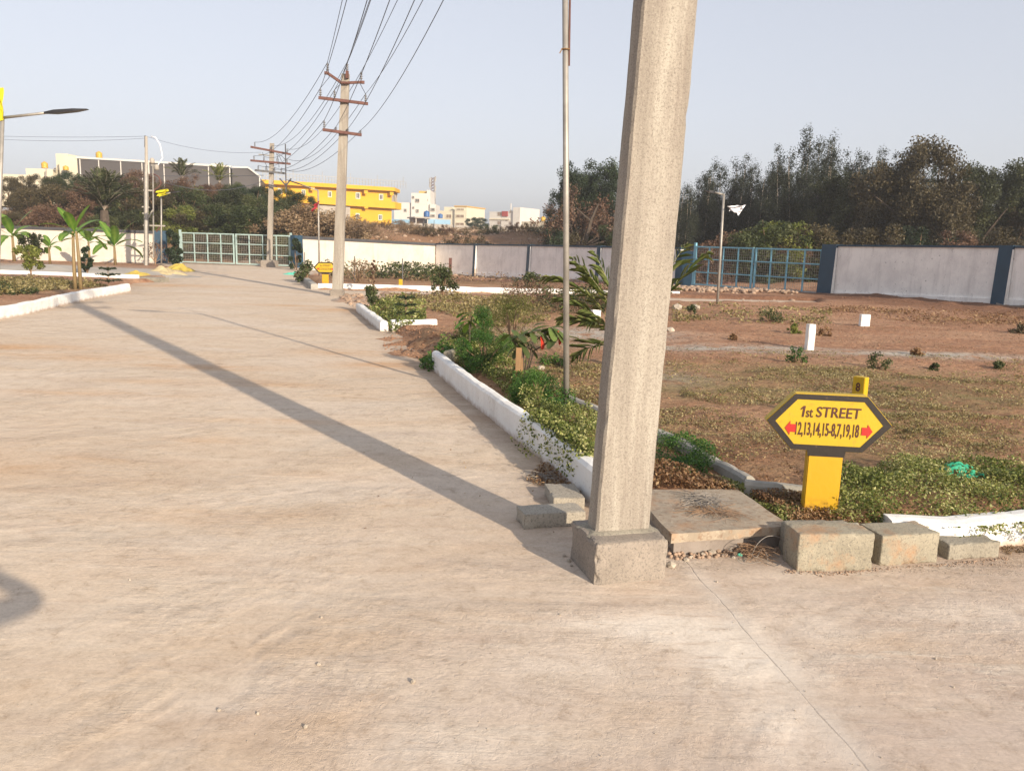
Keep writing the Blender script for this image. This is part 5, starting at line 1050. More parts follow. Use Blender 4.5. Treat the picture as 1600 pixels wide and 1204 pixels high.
# ------------------------------------------------------------------ signs
def text_mesh(body, size, mat, bold=0.0, sx=1.0, shear=0.0, extr=.0015, width=None, height=None):
    cu = bpy.data.curves.new('txt', 'FONT'); cu.body = body; cu.size = size; cu.align_x = 'CENTER'; cu.align_y = 'CENTER'; cu.extrude = extr; cu.offset = bold; cu.shear = shear; cu.resolution_u = 4
    ob = bpy.data.objects.new('txt', cu); COL.objects.link(ob); dg = bpy.context.evaluated_depsgraph_get(); me = bpy.data.meshes.new_from_object(ob.evaluated_get(dg))
    bpy.data.objects.remove(ob); xs = [v.co.x for v in me.vertices]; ys = [v.co.y for v in me.vertices]; me.transform(Matrix.Translation((-(max(xs) + min(xs)) / 2, -(max(ys) + min(ys)) / 2, 0)))
    me.transform(Matrix.Diagonal((width / (max(xs) - min(xs)) if width else sx, height / (max(ys) - min(ys)) if height else 1, 1, 1))); me.transform(Matrix.Rotation(PI / 2, 4, 'X')); me.materials.clear(); me.materials.append(mat); return me
def prism(mb, poly, y0, y1):
    n = len(poly); v = [(x, y0, z) for x, z in poly] + [(x, y1, z) for x, z in poly]
    return mb.add(v, [tuple(range(n)), tuple(range(n, 2 * n))[::-1]] + [((i + 1) % n, i, n + i, n + (i + 1) % n) for i in range(n)])
def street_sign(label, base, rz_, line1, line2, S=1.0, post_h=.362):
    t = thing('street_sign', label, 'sign', base, rz_); t.scale = (S, S, S)
    W2, Hh2, tw = .335, .158, .19
    def hexp(w, h, tp, z): return [(-w, z), (-tp, z - h), (tp, z - h), (w, z), (tp, z + h), (-tp, z + h)]
    zc = post_h + Hh2 + .01
    bm = bmesh.new(); hv = hexp(W2, Hh2, tw, zc); f1 = [bm.verts.new((x, -.035, z)) for x, z in hv]; f2 = [bm.verts.new((x, .035, z)) for x, z in hv]
    bm.faces.new(f1); bm.faces.new(f2[::-1])
    for i in range(6): bm.faces.new((f1[(i + 1) % 6], f1[i], f2[i], f2[(i + 1) % 6]))
    bmesh.ops.bevel(bm, geom=bm.edges[:], offset=.004, segments=2, affect='EDGES'); me = bpy.data.meshes.new('board'); bm.to_mesh(me); bm.free()
    bd_ = link('board', me, MAT['yellow'], t)
    # black border ring, then text
    m = MB(); o_ = hexp(W2 - .004, Hh2 - .003, tw - .001, zc); i_ = hexp(W2 - .050, Hh2 - .033, tw - .014, zc); v = []
    for (p, q_) in ((o_, -.0375), (i_, -.0375)): v += [(x, q_, z) for x, z in p]
    m.add(v, [(k, (k + 1) % 6, 6 + (k + 1) % 6, 6 + k) for k in range(6)]); m.add([(-.098, -.0372, zc - Hh2 - .03), (.098, -.0372, zc - Hh2 - .03), (.102, -.0372, zc - Hh2 + .004), (-.102, -.0372, zc - Hh2 + .004)], [(0, 1, 2, 3)])
    br = m.build('border', MAT['black'], bd_)
    bm = bmesh.new(); bmesh.ops.create_cube(bm, size=1)
    for v_ in bm.verts: v_.co = Vector((v_.co.x * .185, v_.co.y * .07, (v_.co.z + .5) * (post_h + .02) - .02))
    bmesh.ops.bevel(bm, geom=bm.edges[:], offset=.005, segments=2, affect='EDGES'); me = bpy.data.meshes.new('post'); bm.to_mesh(me); bm.free(); link('post', me, MAT['yellowpost'], t, loc=(0, 0, -.1), sc=(1, 1, (post_h + .1) / post_h))
    if line1:
        MB().add([(-.147, -.0377, zc + .028), (-.137, -.0377, zc + .028), (-.130, -.0377, zc + .090), (-.141, -.0377, zc + .090), (-.1425, -.0377, zc + .077), (-.154, -.0377, zc + .066), (-.156, -.0377, zc + .074)], [(0, 1, 2, 3), (4, 3, 6, 5)]).build('lettering', MAT['ink'], bd_)
        link('lettering', text_mesh('st', .066, MAT['ink'], .0004, width=.036, height=.045), None, bd_, loc=(-.107, -.037, zc + .050))
        link('lettering', text_mesh(line1, .082, MAT['ink'], .0006, 1, .06, width=.235, height=.058), None, bd_, loc=(.046, -.037, zc + .060))
    if line2:
        link('lettering', text_mesh(line2, .088, MAT['ink'], .0008, 1, .0, width=.335, height=.084), None, bd_, loc=(-.006, -.037, zc - .042))
    for s in (-1, 1):
        m = MB(); ar = [(.232, 0), (.204, -.040), (.204, -.022), (.174, -.022), (.174, .022), (.204, .022), (.204, .040)]; m.add([(s * x, -.0382, zc - .036 + z) for x, z in ar], [tuple(range(7)) if s < 0 else tuple(range(7))[::-1]]); m.build('arrow', MAT['red'], bd_)
    return t
sb = GG(1281, 800); sb_rz = math.radians(-6)
SGN = street_sign('yellow hexagonal street sign with black border behind the kerb blocks', (sb[0], sb[1] + .02, sb[2] - .02), sb_rz, 'STREET', '12,13,14,15-8,7,19,18')
b = GG(505, 446); street_sign('distant yellow hexagonal street sign at the far kerb corner', (b[0], b[1] + .3, b[2]), .1, 'STREET', '12,13,14,15-8,7,19,18', 1.05, .33)
def marker(name, label, px, py, ytop, w, mat, d=.07, rz_=0, tilt=0):
    b = GG(px, py); h = AT(px, ytop, b[1])[2] - b[2]; o = link(name, rough_box(name, w, d, h + .05, .05, .004, .006, int(px)), MAT[mat], None, loc=(b[0], b[1], b[2] - .05), rot=(0, tilt, rz_)); tag(o, label, 'marker'); return o, b, h
marker('marker_stone', 'tall white marker stone standing on the red soil', 1264, 546, 506, .11, 'kerb', .1, .2)
marker('marker_stone', 'short white marker stone nearer the right wall', 1350, 509, 491, .19, 'kerb', .1, .1)
marker('marker_stone', 'white marker stone behind the palm left of the leaning pole', 929, 506, 484, .17, 'kerb', .12, .3, .05)
b = GG(1338, 664); h8 = AT(1338, 588, b[1])[2] - b[2]
t = thing('plot_marker', 'small yellow post numbered 8 behind the street sign', 'marker', b, math.radians(-52)); link('post', rough_box('pm', .105, .07, h8 + .05, .1, .001, .004, 4, 0), MAT['yellow'], t, loc=(0, 0, -.05))
link('number', text_mesh('8', .10, MAT['ink'], .002, .8), None, t, loc=(0, -.0372, h8 - .085))
o, b, h = marker('plot_marker', 'tiny yellow marker post at the foot of a thin rod beyond the far kerb', 626, 446, 436, .12, 'yellow'); 
for (px, y0, y1, lb) in [(629, 446, 404, 'thin dark rod beside the tiny yellow marker'), (554, 448, 400, 'thin dark rod in front of the white wall near the second pole'), (476, 434, 394, 'thin dark rod near the far gate bush')]:
    b = GG(px, y0); tp = AT(px, y1, b[1]); tag(MB().tube([b, tp], .018, 5).build('iron_rod', MAT['darkmetal']), lb, 'rod')
b = GG(704, 440); q0, q1 = AT(701, 424, b[1] + 6), AT(706, 403, b[1] + 6); m = MB().box(q0[0], q1[0], q0[1], q0[1] + .04, q0[2] - .4, q1[2]); tag(m.build('rusty_sheet', MAT['rust']), 'narrow rusty sheet leaning at the grey wall', 'metal sheet')

# ------------------------------------------------------------------ loose blocks, slab
def block(label, a, b_, h, depth, mat, seed, name='concrete_block', group=None, z=0, amp=.003, chips=.012):
    a, b_ = G(*a, z=z), G(*b_, z=z); L_ = np.linalg.norm(b_ - a); an = math.atan2(b_[1] - a[1], b_[0] - a[0]); n = np.array([-math.sin(an), math.cos(an)]); c = (a[:2] + b_[:2]) / 2 + n * depth / 2
    o = link(name, rough_box(name, L_, depth, h, .012, amp, .0025, seed, chips * 1.4), MAT[mat], None, loc=(c[0], c[1], z + .0), rot=(0, 0, an)); tag(o, label, 'block', group); return o
block('large speckled concrete block just right of the slab', (1244, 894), (1362, 892), .195, .17, 'rustblock', 21)
block('grey concrete block tucked behind the large speckled block', (1234, 878), (1335, 876), .175, .14, 'block', 22)
block('rust streaked concrete block in the middle of the row', (1374, 886), (1464, 880), .165, .19, 'rustblock', 23)
block('low concrete block lying at the right end of the row', (1481, 876), (1561, 871), .088, .22, 'block', 24)
block('flat speckled concrete block half in the shadow of the pole', (818, 828), (915, 822), .088, .17, 'block2', 25)
block('smaller block lying lengthwise behind the flat speckled block', (864, 797), (914, 796), .075, .30, 'block2', 26)
zs_ = .135; c4 = [G(1049, 834, zs_), G(1236, 821, zs_), G(1152, 764, zs_), G(985, 764, zs_)]
def slab_mesh(c4, z0, z1, inset=0):
    bm = bmesh.new(); n = 14; cc_ = sum(c4) / 4; c = [p + (cc_ - p) * inset for p in c4]; V = {}
    for lv, z in ((0, z0), (1, z1)):
        for j in range(n + 1):
            for i in range(n + 1):
                if lv == 0 and 0 < i < n and 0 < j < n: continue
                u, v = i / n, j / n; p = (c[0] * (1 - u) + c[1] * u) * (1 - v) + (c[3] * (1 - u) + c[2] * u) * v; nz = mnoise.noise_vector(Vector((p[0] * 9, p[1] * 9, z * 20)))
                V[lv, i, j] = bm.verts.new((p[0] + nz.x * .006, p[1] + nz.y * .006, z + nz.z * .004))
    for j in range(n):
        for i in range(n): bm.faces.new((V[1, i, j], V[1, i + 1, j], V[1, i + 1, j + 1], V[1, i, j + 1]))
    for i in range(n):
        bm.faces.new((V[0, i, 0], V[0, i + 1, 0], V[1, i + 1, 0], V[1, i, 0])); bm.faces.new((V[0, i + 1, n], V[0, i, n], V[1, i, n], V[1, i + 1, n]))
        bm.faces.new((V[0, 0, i + 1], V[0, 0, i], V[1, 0, i], V[1, 0, i + 1])); bm.faces.new((V[0, n, i], V[0, n, i + 1], V[1, n, i + 1], V[1, n, i]))
    me = bpy.data.meshes.new('slab'); bm.to_mesh(me); bm.free(); return me
t = thing('slab_cover', 'broken concrete slab cover with dry straw on it beside the pole footing', 'slab', (0, 0, 0)); t.location = Vector([float(v) for v in (c4[0] + c4[2]) / 2 * [1, 1, 0]])
for nm, me, mt in (('slab', slab_mesh(c4, zs_ - .048, zs_), 'slab'), ('base', slab_mesh([c4[0], c4[1], c4[2], c4[3]], .0, zs_ - .050, .09), 'plinth')):
    o = link(nm, me, MAT[mt], t, loc=-t.location)
gp_ = np.random.default_rng(77); uu_ = gp_.random((260, 2)); q0_, q1_ = G(1046, 872), G(1228, 862); sp_ = q0_ + (q1_ - q0_) * uu_[:, :1]; sp_[:, 1] += -.03 + .16 * uu_[:, 1] ** 1.5; sp_[:, 2] = .006 + .045 * uu_[:, 1] * gp_.random(260); UNDER = (sp_, gp_.uniform(.004, .017, 260))
# stones under the slab, on the road, near the footing
def px_pts(lst): return [GG(*p) if False else G(*p) for p in lst]
stn = [(1062, 868, .022), (1072, 876, .016), (1048, 886, .026), (1086, 862, .03), (1098, 868, .02), (1112, 866, .026), (1118, 858, .03), (1130, 870, .014), (1140, 863, .02), (1054, 866, .018), (1080, 872, .014), (1146, 872, .012)]
for i, (x_, y_, r_) in enumerate(stn):
    g_ = G(x_, y_); o = link('stone', stone_mesh('stone', r_, i), MAT['stone' if i % 3 else 'rubble'], None, loc=(g_[0], g_[1], r_ * .5), rot=(0, 0, i)); tag(o, 'small broken stone lying under the front edge of the slab cover', 'stone', 'stones in front of the slab cover')
for i, (x_, y_, r_, lb) in enumerate([(645, 1068, .011, 'largest pale pebble on the road in the lower middle'), (498, 1041, .008, 'pale pebble on the road left of the largest one'), (477, 1139, .008, 'pale pebble on the road near the bottom edge'), (342, 1112, .007, 'small pale pebble near the bottom left'), (203, 907, .006, 'tiny pale pebble left of the middle of the road'), (502, 967, .007, 'small pebble in the middle of the road'), (403, 1118, .006, 'tiny dark pebble between two pale ones'), (875, 961, .005, 'tiny pale pebble below the pole footing'), (948, 792, .0, ''), (889, 878, .014, 'grey stone in the shade of the pole footing'), (882, 870, .011, 'upper grey stone in the shade of the pole footing'), (893, 885, .009, 'lower grey stone chip by the pole footing'), (1462, 1030, .006, 'small pebble on the right part of the road'), (1120, 910, .006, 'white pebble right of the pole footing'), (1490, 1074, .005, 'tiny pebble low at right')]):
    if r_ == 0: continue
    g_ = G(x_, y_); o = link('pebble', stone_mesh('pebble', r_, i + 40, .8), MAT['stone'], None, loc=(g_[0], g_[1], rz(g_[0], g_[1]) + r_ * .45), rot=(0, 0, i * 1.3)); tag(o, lb, 'pebble')
for (x_, y_, r_, lb) in [(1047, 518, .075, 'pale rock right behind the leaning pole'), (845, 578, .05, 'tan rock right of the wooden stake'), (1085, 484, .12, 'flat stone left of the lamp post at the right gate'), (1058, 482, .12, 'stone block edge beside the leaning pole'), (1380, 735, .0, '')]:
    if r_ == 0: continue
    g_ = GG(x_, y_); o = link('rock', stone_mesh('rock', r_, int(x_)), MAT['stone'], None, loc=(g_[0], g_[1], g_[2] + r_ * .4)); tag(o, lb, 'rock')
rg = np.random.default_rng(31)
gp = scatter_poly([g2(600, 520), g2(735, 520), g2(735, 560), g2(690, 572), g2(600, 548)], 420, rg); z_ = np.maximum(terrain(gp[:, 0], gp[:, 1]), .004); scatter_stones('soil_clods', 'red soil clods and stones spilled onto the road between the beds', np.stack([gp[:, 0], gp[:, 1], z_], 1), rg.uniform(.006, .028, 420), MAT['clod'], 'soil', 5)
gp = scatter_poly([(-2, 4.4), (11, 5), (17, 12), (20, 26), (-3, 26), (-1, 12)], 5000, rg); z_ = terrain(gp[:, 0], gp[:, 1]); k = z_ > .05; gp, z_ = gp[k], z_[k]; scatter_stones('soil_clods', 'loose clods and small stones strewn over the red soil plots', np.stack([gp[:, 0], gp[:, 1], z_], 1), rg.uniform(.004, .016, len(gp)) * (1 + gp[:, 1] * .03), MAT['clod'], 'soil', 6)
gp = scatter_poly([g2(520, 458), g2(600, 466), g2(572, 486), g2(545, 476)], 160, rg); z_ = np.maximum(terrain(gp[:, 0], gp[:, 1]), .004); scatter_stones('soil_clods', 'brown rubble heap right of the middle distance pole', np.stack([gp[:, 0], gp[:, 1], z_], 1), rg.uniform(.02, .10, 160), MAT['rubble'], 'rubble', 8)
gp = rg.uniform(0, 1, (700, 2)) * [13, 1.6] + [-4, 38.2]; gp[:, 1] -= (gp[:, 0] + 4) * .35; z_ = terrain(gp[:, 0], gp[:, 1]); scatter_stones('brick_rubble', 'red brick rubble along the foot of the grey wall', np.stack([gp[:, 0], gp[:, 1], z_], 1), rg.uniform(.04, .14, 700), MAT['rust'], 'rubble', 9)
gp = scatter_poly([g2(1040, 470), g2(1270, 477), g2(1270, 466), g2(1060, 458)], 500, rg); z_ = terrain(gp[:, 0], gp[:, 1]); scatter_stones('soil_clods', 'dark soil heap in front of the right gate', np.stack([gp[:, 0], gp[:, 1] + 1.6, z_ + .05], 1), rg.uniform(.03, .12, 500), MAT['rubble'], 'soil', 10)
scatter_stones('rubble', 'brown pebbly rubble packed under the front of the slab cover', UNDER[0], UNDER[1], MAT['rubble'], 'rubble', 14)
# grit on the road
gp = np.concatenate([scatter_poly([g2(0, 1200), g2(1600, 1200), g2(1600, 880), g2(1000, 900), g2(700, 620), g2(0, 620)], 900, rg), scatter_poly([g2(1040, 890), g2(1600, 900), g2(1600, 870), g2(1240, 900), g2(1040, 872)], 500, rg)])
z_ = (fbm(gp[:, 0], gp[:, 1], .5, 21) - .5) * .016 + .006; scatter_stones('road_grit', 'fine grit scattered on the concrete road', np.stack([gp[:, 0], gp[:, 1], z_], 1), rg.uniform(.0012, .0035, len(gp)), MAT['stone'], 'grit', 11)

def smooth(pts, k=8):
    P = [np.array(q, float) for q in pts]; P = [2 * P[0] - P[1]] + P + [2 * P[-1] - P[-2]]; out = []
    for i in range(1, len(P) - 2):
        for j in range(k):
            u = j / k; out.append(.5 * (2 * P[i] + (P[i + 1] - P[i - 1]) * u + (2 * P[i - 1] - 5 * P[i] + 4 * P[i + 1] - P[i + 2]) * u * u + (3 * P[i] - 3 * P[i + 1] + P[i + 2] - P[i - 1]) * u ** 3))
    return out + [P[-2]]
gq = np.random.default_rng(63); lq = [G(1225, 893), G(1300, 897), G(1375, 890), G(1470, 884), G(1575, 873)]; fq = gq.random(420) * 3.999; iq = fq.astype(int); pq = np.array(lq)[iq] * (1 - (fq - iq))[:, None] + np.array(lq)[iq + 1] * (fq - iq)[:, None]; pq[:, 1] += .015 - np.abs(gq.normal(0, .02, 420)); pq[:, 2] = .006
scatter_stones('block_debris', 'crumbs of soil and gravel lying along the foot of the block row', pq, gq.uniform(.0015, .007, 420), MAT['rubble'], 'debris', 15)
# dry straw tuft on the slab and string below it
def strands(name, label, center, n, Ln, r, mat, seed, zr=.02, cat='straw', flat=.15):
    rng = np.random.default_rng(seed); m = MB(); c = np.array(center)
    for i in range(n):
        a = rng.random() * 2 * PI; s = c + np.append(rng.normal(0, Ln * .25, 2), rng.random() * zr); d = np.array([math.cos(a), math.sin(a), rng.uniform(-flat, flat)]); l_ = Ln * rng.uniform(.3, 1.0); k_ = rng.normal(0, .25, 3) * [1, 1, .2]
        p = [s, s + d * l_ * .5 + k_ * l_ * .3 + [0, 0, .01], s + d * l_ + k_ * l_ * .1]; p = [np.array([q[0], q[1], max(q[2], c[2] - .0)]) for q in p]; m.tube(p, r, 3, False)
    o = m.build(name, MAT[mat]); tag(o, label, cat, None, 'stuff'); return o
g_ = G(1100, 784, zs_ + .006); strands('dry_straw', 'tuft of grey dry straw lying on the slab cover', g_, 110, .16, .0014, 'straw', 5)
g_ = G(1120, 800, zs_ + .004); strands('dry_twigs', 'thin dark roots trailing over the slab cover', g_, 90, .2, .0011, 'twig', 6, .004, 'twigs', .02)
g_ = G(1180, 868, .01); strands('dry_twigs', 'tangled twigs and litter under the slab cover', g_, 120, .12, .0016, 'twig', 7, .05, 'twigs', .3)
m = MB(); pts = [G(x_, y_, z_) for x_, y_, z_ in [(1175, 866, .05), (1183, 850, .11), (1198, 838, .14), (1215, 838, .13), (1228, 846, .10)]]; m.tube(smooth(pts), .0016, 6); pts = [G(x_, y_, z_) for x_, y_, z_ in [(1148, 868, .03), (1160, 880, .008), (1190, 878, .006), (1212, 884, .006), (1226, 876, .02), (1228, 858, .07)]]; m.tube(smooth(pts), .0016, 6)
pts = [G(x_, y_, z_) for x_, y_, z_ in [(1172, 864, .04), (1182, 870, .03), (1190, 858, .06), (1198, 866, .05), (1200, 878, .02)]]; m.tube(smooth(pts), .0014, 6); tag(m.build('plastic_string', MAT['straw'], None, True), 'pale plastic string curling out from under the slab cover', 'string')
g_ = G(1156, 866, .03); tag(link('green_scrap', stone_mesh('gs', .014, 5), MAT['gplast'], None, loc=g_), 'small green plastic scrap among the litter under the slab', 'litter')
# leaf litter by the kerb foot
gp = scatter_poly([g2(820, 752), g2(862, 770), g2(905, 778), g2(925, 770), g2(880, 730), g2(845, 728)], 1500, rg)
o = link('leaf_litter', leaf_mesh('leaf_litter', np.stack([gp[:, 0], gp[:, 1], .008 + rg.random(1500) * .03], 1), .022, 3, aspect=.4, up=.5), L['dry']); tag(o, 'heap of dry leaves and twigs at the foot of the long white kerb', 'leaves', None, 'stuff')
g_ = G(848, 748, .01); strands('dry_twigs', 'pale dry twigs in the leaf heap by the white kerb', g_, 60, .14, .0016, 'straw', 9, .03, 'twigs', .3)
gp = scatter_poly([g2(560, 640), g2(900, 640), g2(900, 850), g2(560, 850)], 60, rg); o = link('leaf_litter', leaf_mesh('ll2', np.stack([gp[:, 0], gp[:, 1], np.full(60, .008)], 1), .018, 4, aspect=.4, up=.8), L['dry']); tag(o, 'few dry leaves strewn on the road', 'leaves', None, 'stuff')

# tarpaulin / sacking heap at left
def heap(name, label, px, py, w, d, h, mat, seed, cat='tarpaulin'):
    g_ = GG(px, py); n = 22; V = []; F = []
    for j in range(n + 1):
        for i in range(n + 1):
            u, v = i / n * 2 - 1, j / n * 2 - 1; a = math.atan2(v, u); rr_ = min(1, math.hypot(u, v)); e = 1 + .28 * mnoise.noise(Vector((math.cos(a) * 1.6, math.sin(a) * 1.6, seed)))
            z = h * max(0, (1 - rr_ ** 2)) * (1 + .7 * mnoise.noise(Vector((u * 2.2, v * 2.2, seed)))) + .05 * mnoise.noise(Vector((u * 7, v * 7, seed))) * (1 - rr_)
            V.append((g_[0] + u * w * e, g_[1] + v * d * e, max(gz(g_[0] + u * w * e, g_[1] + v * d * e), .0) - .03 + (max(0, z) + .012 if rr_ < .97 else 0)))
    for j in range(n):
        for i in range(n): a_ = j * (n + 1) + i; F.append((a_, a_ + 1, a_ + n + 2, a_ + n + 1))
    o = MB().add(V, F).build(name, MAT[mat]); tag(o, label, cat); return o
heap('tarpaulin', 'crumpled pale yellow sheet spread on the ground by the equipment pole', 258, 427, .75, .7, .22, 'tarpp', 2); heap('tarpaulin', 'bright yellow sheet lying right of the sacking heap near the gate', 282, 426, .55, .8, .22, 'tarp', 5); heap('tarpaulin', 'small yellow sheet behind the cream kerb at left', 213, 430, .38, .6, .14, 'tarp', 7)
heap('soil_mound', 'long low soil mound in front of the far gate', 405, 416, 1.8, .7, .20, 'rubble', 8, 'soil'); heap('gravel_mound', 'low grey gravel spread behind the cream kerb at far left', 90, 422, 4.5, 2.2, .16, 'greyw', 9, 'gravel')
for (px, py, w, h, lb) in [(403, 419, .35, .24, 'left grey block beside the far pole footing'), (436, 420, .3, .3, 'right grey block beside the far pole footing'), (449, 424, .3, .22, 'small grey stone near the green bush by the far gate'), (470, 436, .4, .25, 'terracotta block at the far kerb corner')]:
    g_ = GG(px, py); o = link('concrete_block', rough_box('cb', w, .3, h, .12, .02, .03, px), MAT['block' if px < 460 else 'clod'], None, loc=(g_[0], g_[1], g_[2])); tag(o, lb, 'block')
heap('plastic_bag', 'pale green plastic sheet on the ground at the far kerb corner', 459, 434, .5, .35, .10, 'gplast', 3, 'litter')
# green netting
def rag():
    g_ = GG(1497, 752); V = []; F = []; n = 18
    for j in range(n + 1):
        for i in range(n + 1): u, v = i / n, j / n; V.append((g_[0] + (u - .5) * .26, g_[1] + (v - .5) * .2, g_[2] + .06 + .06 * math.sin(u * 3.1) * math.sin(v * 3.1) + .035 * mnoise.noise(Vector((u * 5, v * 5, 1)))))
    for j in range(n):
        for i in range(n):
            if random.random() < .7: a_ = j * (n + 1) + i; F.append((a_, a_ + 1, a_ + n + 2, a_ + n + 1))
    tag(MB().add(V, F).build('green_netting', MAT['green_net']), 'scrap of green netting among the weeds right of the sign', 'netting')
rag()

# ------------------------------------------------------------------ ground plants
def cover(name, label, poly_px, n, leaf, hgt, lm, seed, thr=.4, ns=1.2, z=.12, up=.35, aspect=.6, cat='weeds', zfun=None, hn=2.0, lift=0):
    rng = np.random.default_rng(seed); poly = [g2(x, y, z) for x, y in poly_px]; gp = scatter_poly(poly, n, rng)
    dn = fbm(gp[:, 0], gp[:, 1], ns, seed, 4); k = rng.random(len(gp)) < (sstep(thr - .10, thr + .16, dn) * .93 + .07) * (.25 + .75 * sstep(.38, .56, fbm(gp[:, 0], gp[:, 1], ns * 5, seed + 3, 3))); gp = gp[k]
    mound = sstep(.3, .7, fbm(gp[:, 0], gp[:, 1], hn, seed + 5)) * hgt; zz = terrain(gp[:, 0], gp[:, 1]); zz = np.maximum(zz, .0) + rng.random(len(gp)) ** .7 * (mound + hgt * .25) + lift
    P = np.stack([gp[:, 0], gp[:, 1], zz], 1); sz = leaf * (1 + .02 * np.maximum(0, gp[:, 1] - 8)); tn = fbm(gp[:, 0], gp[:, 1], 3, seed + 9); r = np.clip(.5 + (tn - .5) * 1.2 + (rng.random(len(gp)) - .5) * .9, 0, 1)
    o = link(name, leaf_mesh(name, P, sz, seed, aspect=aspect, up=up, rnd=r), L[lm]); tag(o, label, cat, None, 'stuff'); return o
# bed behind the long white kerb
cover('creeper', 'light green creeper spilling over the long white kerb left of the pole', [(800, 625), (860, 640), (945, 660), (945, 735), (900, 715), (850, 672)], 15000, .021, .14, 'weed', 51, .25, lift=.06, hn=5)
cover('weeds', 'dense green weeds in the bed behind the middle of the long white kerb', [(800, 600), (870, 600), (900, 640), (860, 660), (800, 628)], 12000, .020, .16, 'lush', 52, .36, lift=.02, hn=4)
cover('weeds', 'mixed green weeds along the far half of the long white kerb', [(690, 545), (735, 520), (840, 590), (830, 640), (760, 592)], 22000, .026, .18, 'weed', 53, .34, lift=.01, hn=4)
cover('weeds', 'olive ground cover behind the wooden stake', [(850, 560), (945, 570), (945, 660), (890, 640), (830, 600)], 9000, .026, .05, 'lawn', 54, .33, up=.6)
cover('weeds', 'green tangle at the far tip of the long white kerb spilling on the road', [(653, 570), (690, 545), (712, 556), (690, 580)], 2200, .045, .16, 'lush', 55, .15, z=.05)
cover('weeds', 'green weeds of the small planted bed beyond the spilled soil', [(572, 482), (612, 470), (665, 480), (665, 505), (612, 512)], 7000, .05, .20, 'weed', 56, .36, lift=.02)
cover('weeds', 'yellow green scrub beyond the small bed', [(600, 468), (700, 462), (860, 470), (860, 500), (760, 512), (690, 486)], 14000, .05, .13, 'lawn', 57, .42)
cover('dry_scrub', 'tangled grey brown dry bushes in front of the far white kerb', [(780, 462), (960, 470), (960, 490), (860, 492), (790, 480)], 9000, .05, .5, 'rusty', 58, .35, aspect=.25, up=0)
cover('weeds', 'green growth mixed into the dry bushes before the far kerb', [(800, 462), (960, 470), (960, 490), (860, 490)], 5000, .06, .45, 'bushg', 59, .42)
cover('weeds', 'green weeds between the far kerb and the sunlit wall', [(500, 428), (700, 432), (720, 444), (520, 441)], 10000, .07, .5, 'bushg', 60, .48, ns=.6, z=0)
cover('dry_scrub', 'straw coloured grass between the far kerb and the sunlit wall', [(500, 428), (860, 438), (860, 450), (520, 443)], 7000, .06, .25, 'straw', 61, .55, ns=.5, z=0)
# right plots
cover('ground_cover', 'olive ground cover band across the right plot', [(1075, 590), (1280, 570), (1480, 590), (1600, 600), (1600, 640), (1420, 640), (1300, 620), (1150, 640), (1060, 615)], 34000, .021, .035, 'lawn', 62, .43, up=.6)
cover('ground_cover', 'sparse ground cover patches on the far right plot', [(1040, 540), (1600, 560), (1600, 600), (1040, 600)], 14000, .023, .02, 'lawn', 63, .52, up=.6)
cover('ground_cover', 'ground cover left of the street sign by the leaning pole', [(1030, 640), (1240, 640), (1240, 700), (1120, 735), (1030, 700)], 16000, .016, .035, 'lawn', 64, .48, up=.6)
cover('ground_cover', 'ground cover behind the street sign to the right', [(1340, 640), (1600, 650), (1600, 740), (1400, 720), (1320, 690)], 26000, .017, .040, 'lawn', 65, .48, up=.5)
cover('creeper', 'dense light green creeper around the yellow sign and along the right kerb', [(1310, 745), (1420, 725), (1600, 740), (1700, 760), (1700, 845), (1600, 812), (1400, 818), (1310, 812)], 36000, .018, .10, 'weed', 66, .16, up=.4, lift=.015)
cover('creeper', 'brownish green creeper at the foot of the sign post', [(1170, 770), (1260, 778), (1330, 800), (1420, 818), (1240, 812)], 9000, .016, .05, 'dry', 67, .25, up=.4)
cover('creeper', 'green sprigs among the brown litter beside the sign post', [(1100, 735), (1260, 778), (1330, 800), (1400, 815), (1240, 815), (1160, 775)], 7000, .018, .06, 'weed', 68, .36, up=.4)
cover('weeds', 'dark green weed clump right behind the leaning pole', [(1022, 690), (1080, 690), (1130, 720), (1100, 745), (1020, 740)], 9000, .016, .11, 'lush', 69, .36, hn=5)
cover('weeds', 'brown dried creeper between the leaning pole and the slab', [(1015, 735), (1110, 745), (1160, 770), (1015, 762)], 4500, .022, .10, 'dry', 70, .2)
cover('creeper', 'creeper tendrils trailing over the white kerb at the right edge', [(1400, 815), (1700, 800), (1700, 850), (1600, 836), (1480, 845)], 4500, .018, .03, 'weed', 71, .44, lift=.13, ns=3)
cover('weeds', 'yellow dried grass at the foot of the right white kerb', [(1560, 850), (1700, 838), (1700, 860), (1570, 868)], 1200, .03, .03, 'straw', 72, .2, z=0, aspect=.2)
cover('weeds', 'weeds on the left plot between the two kerbs', [(-100, 470), (120, 452), (170, 448), (60, 440), (-100, 440)], 16000, .05, .16, 'lawn', 73, .42, z=.1)
cover('weeds', 'dark green weeds on the left plot near the kerb', [(-60, 468), (60, 460), (60, 448), (-60, 448)], 5000, .06, .16, 'bushg', 74, .42, z=.1)
cover('dry_scrub', 'dry scrub on the dark bank along the right wall', [(1290, 478), (1600, 492), (1800, 510), (1800, 525), (1400, 500), (1290, 490)], 9000, .06, .10, 'dry', 75, .42, aspect=.25)
cover('dry_grass', 'short dry grass blades scattered over the red soil plots', [(1030, 480), (1600, 500), (1750, 560), (1700, 740), (1040, 700), (830, 600), (860, 520)], 26000, .045, .02, 'straw', 77, .45, up=-.2, aspect=.09, cat='grass', hn=3)
cover('leaf_litter', 'dark dry leaf litter dotting the soil left of the sign', [(1040, 640), (1250, 660), (1250, 775), (1110, 735)], 2500, .02, .01, 'dry', 78, .40, up=.6, cat='leaves')
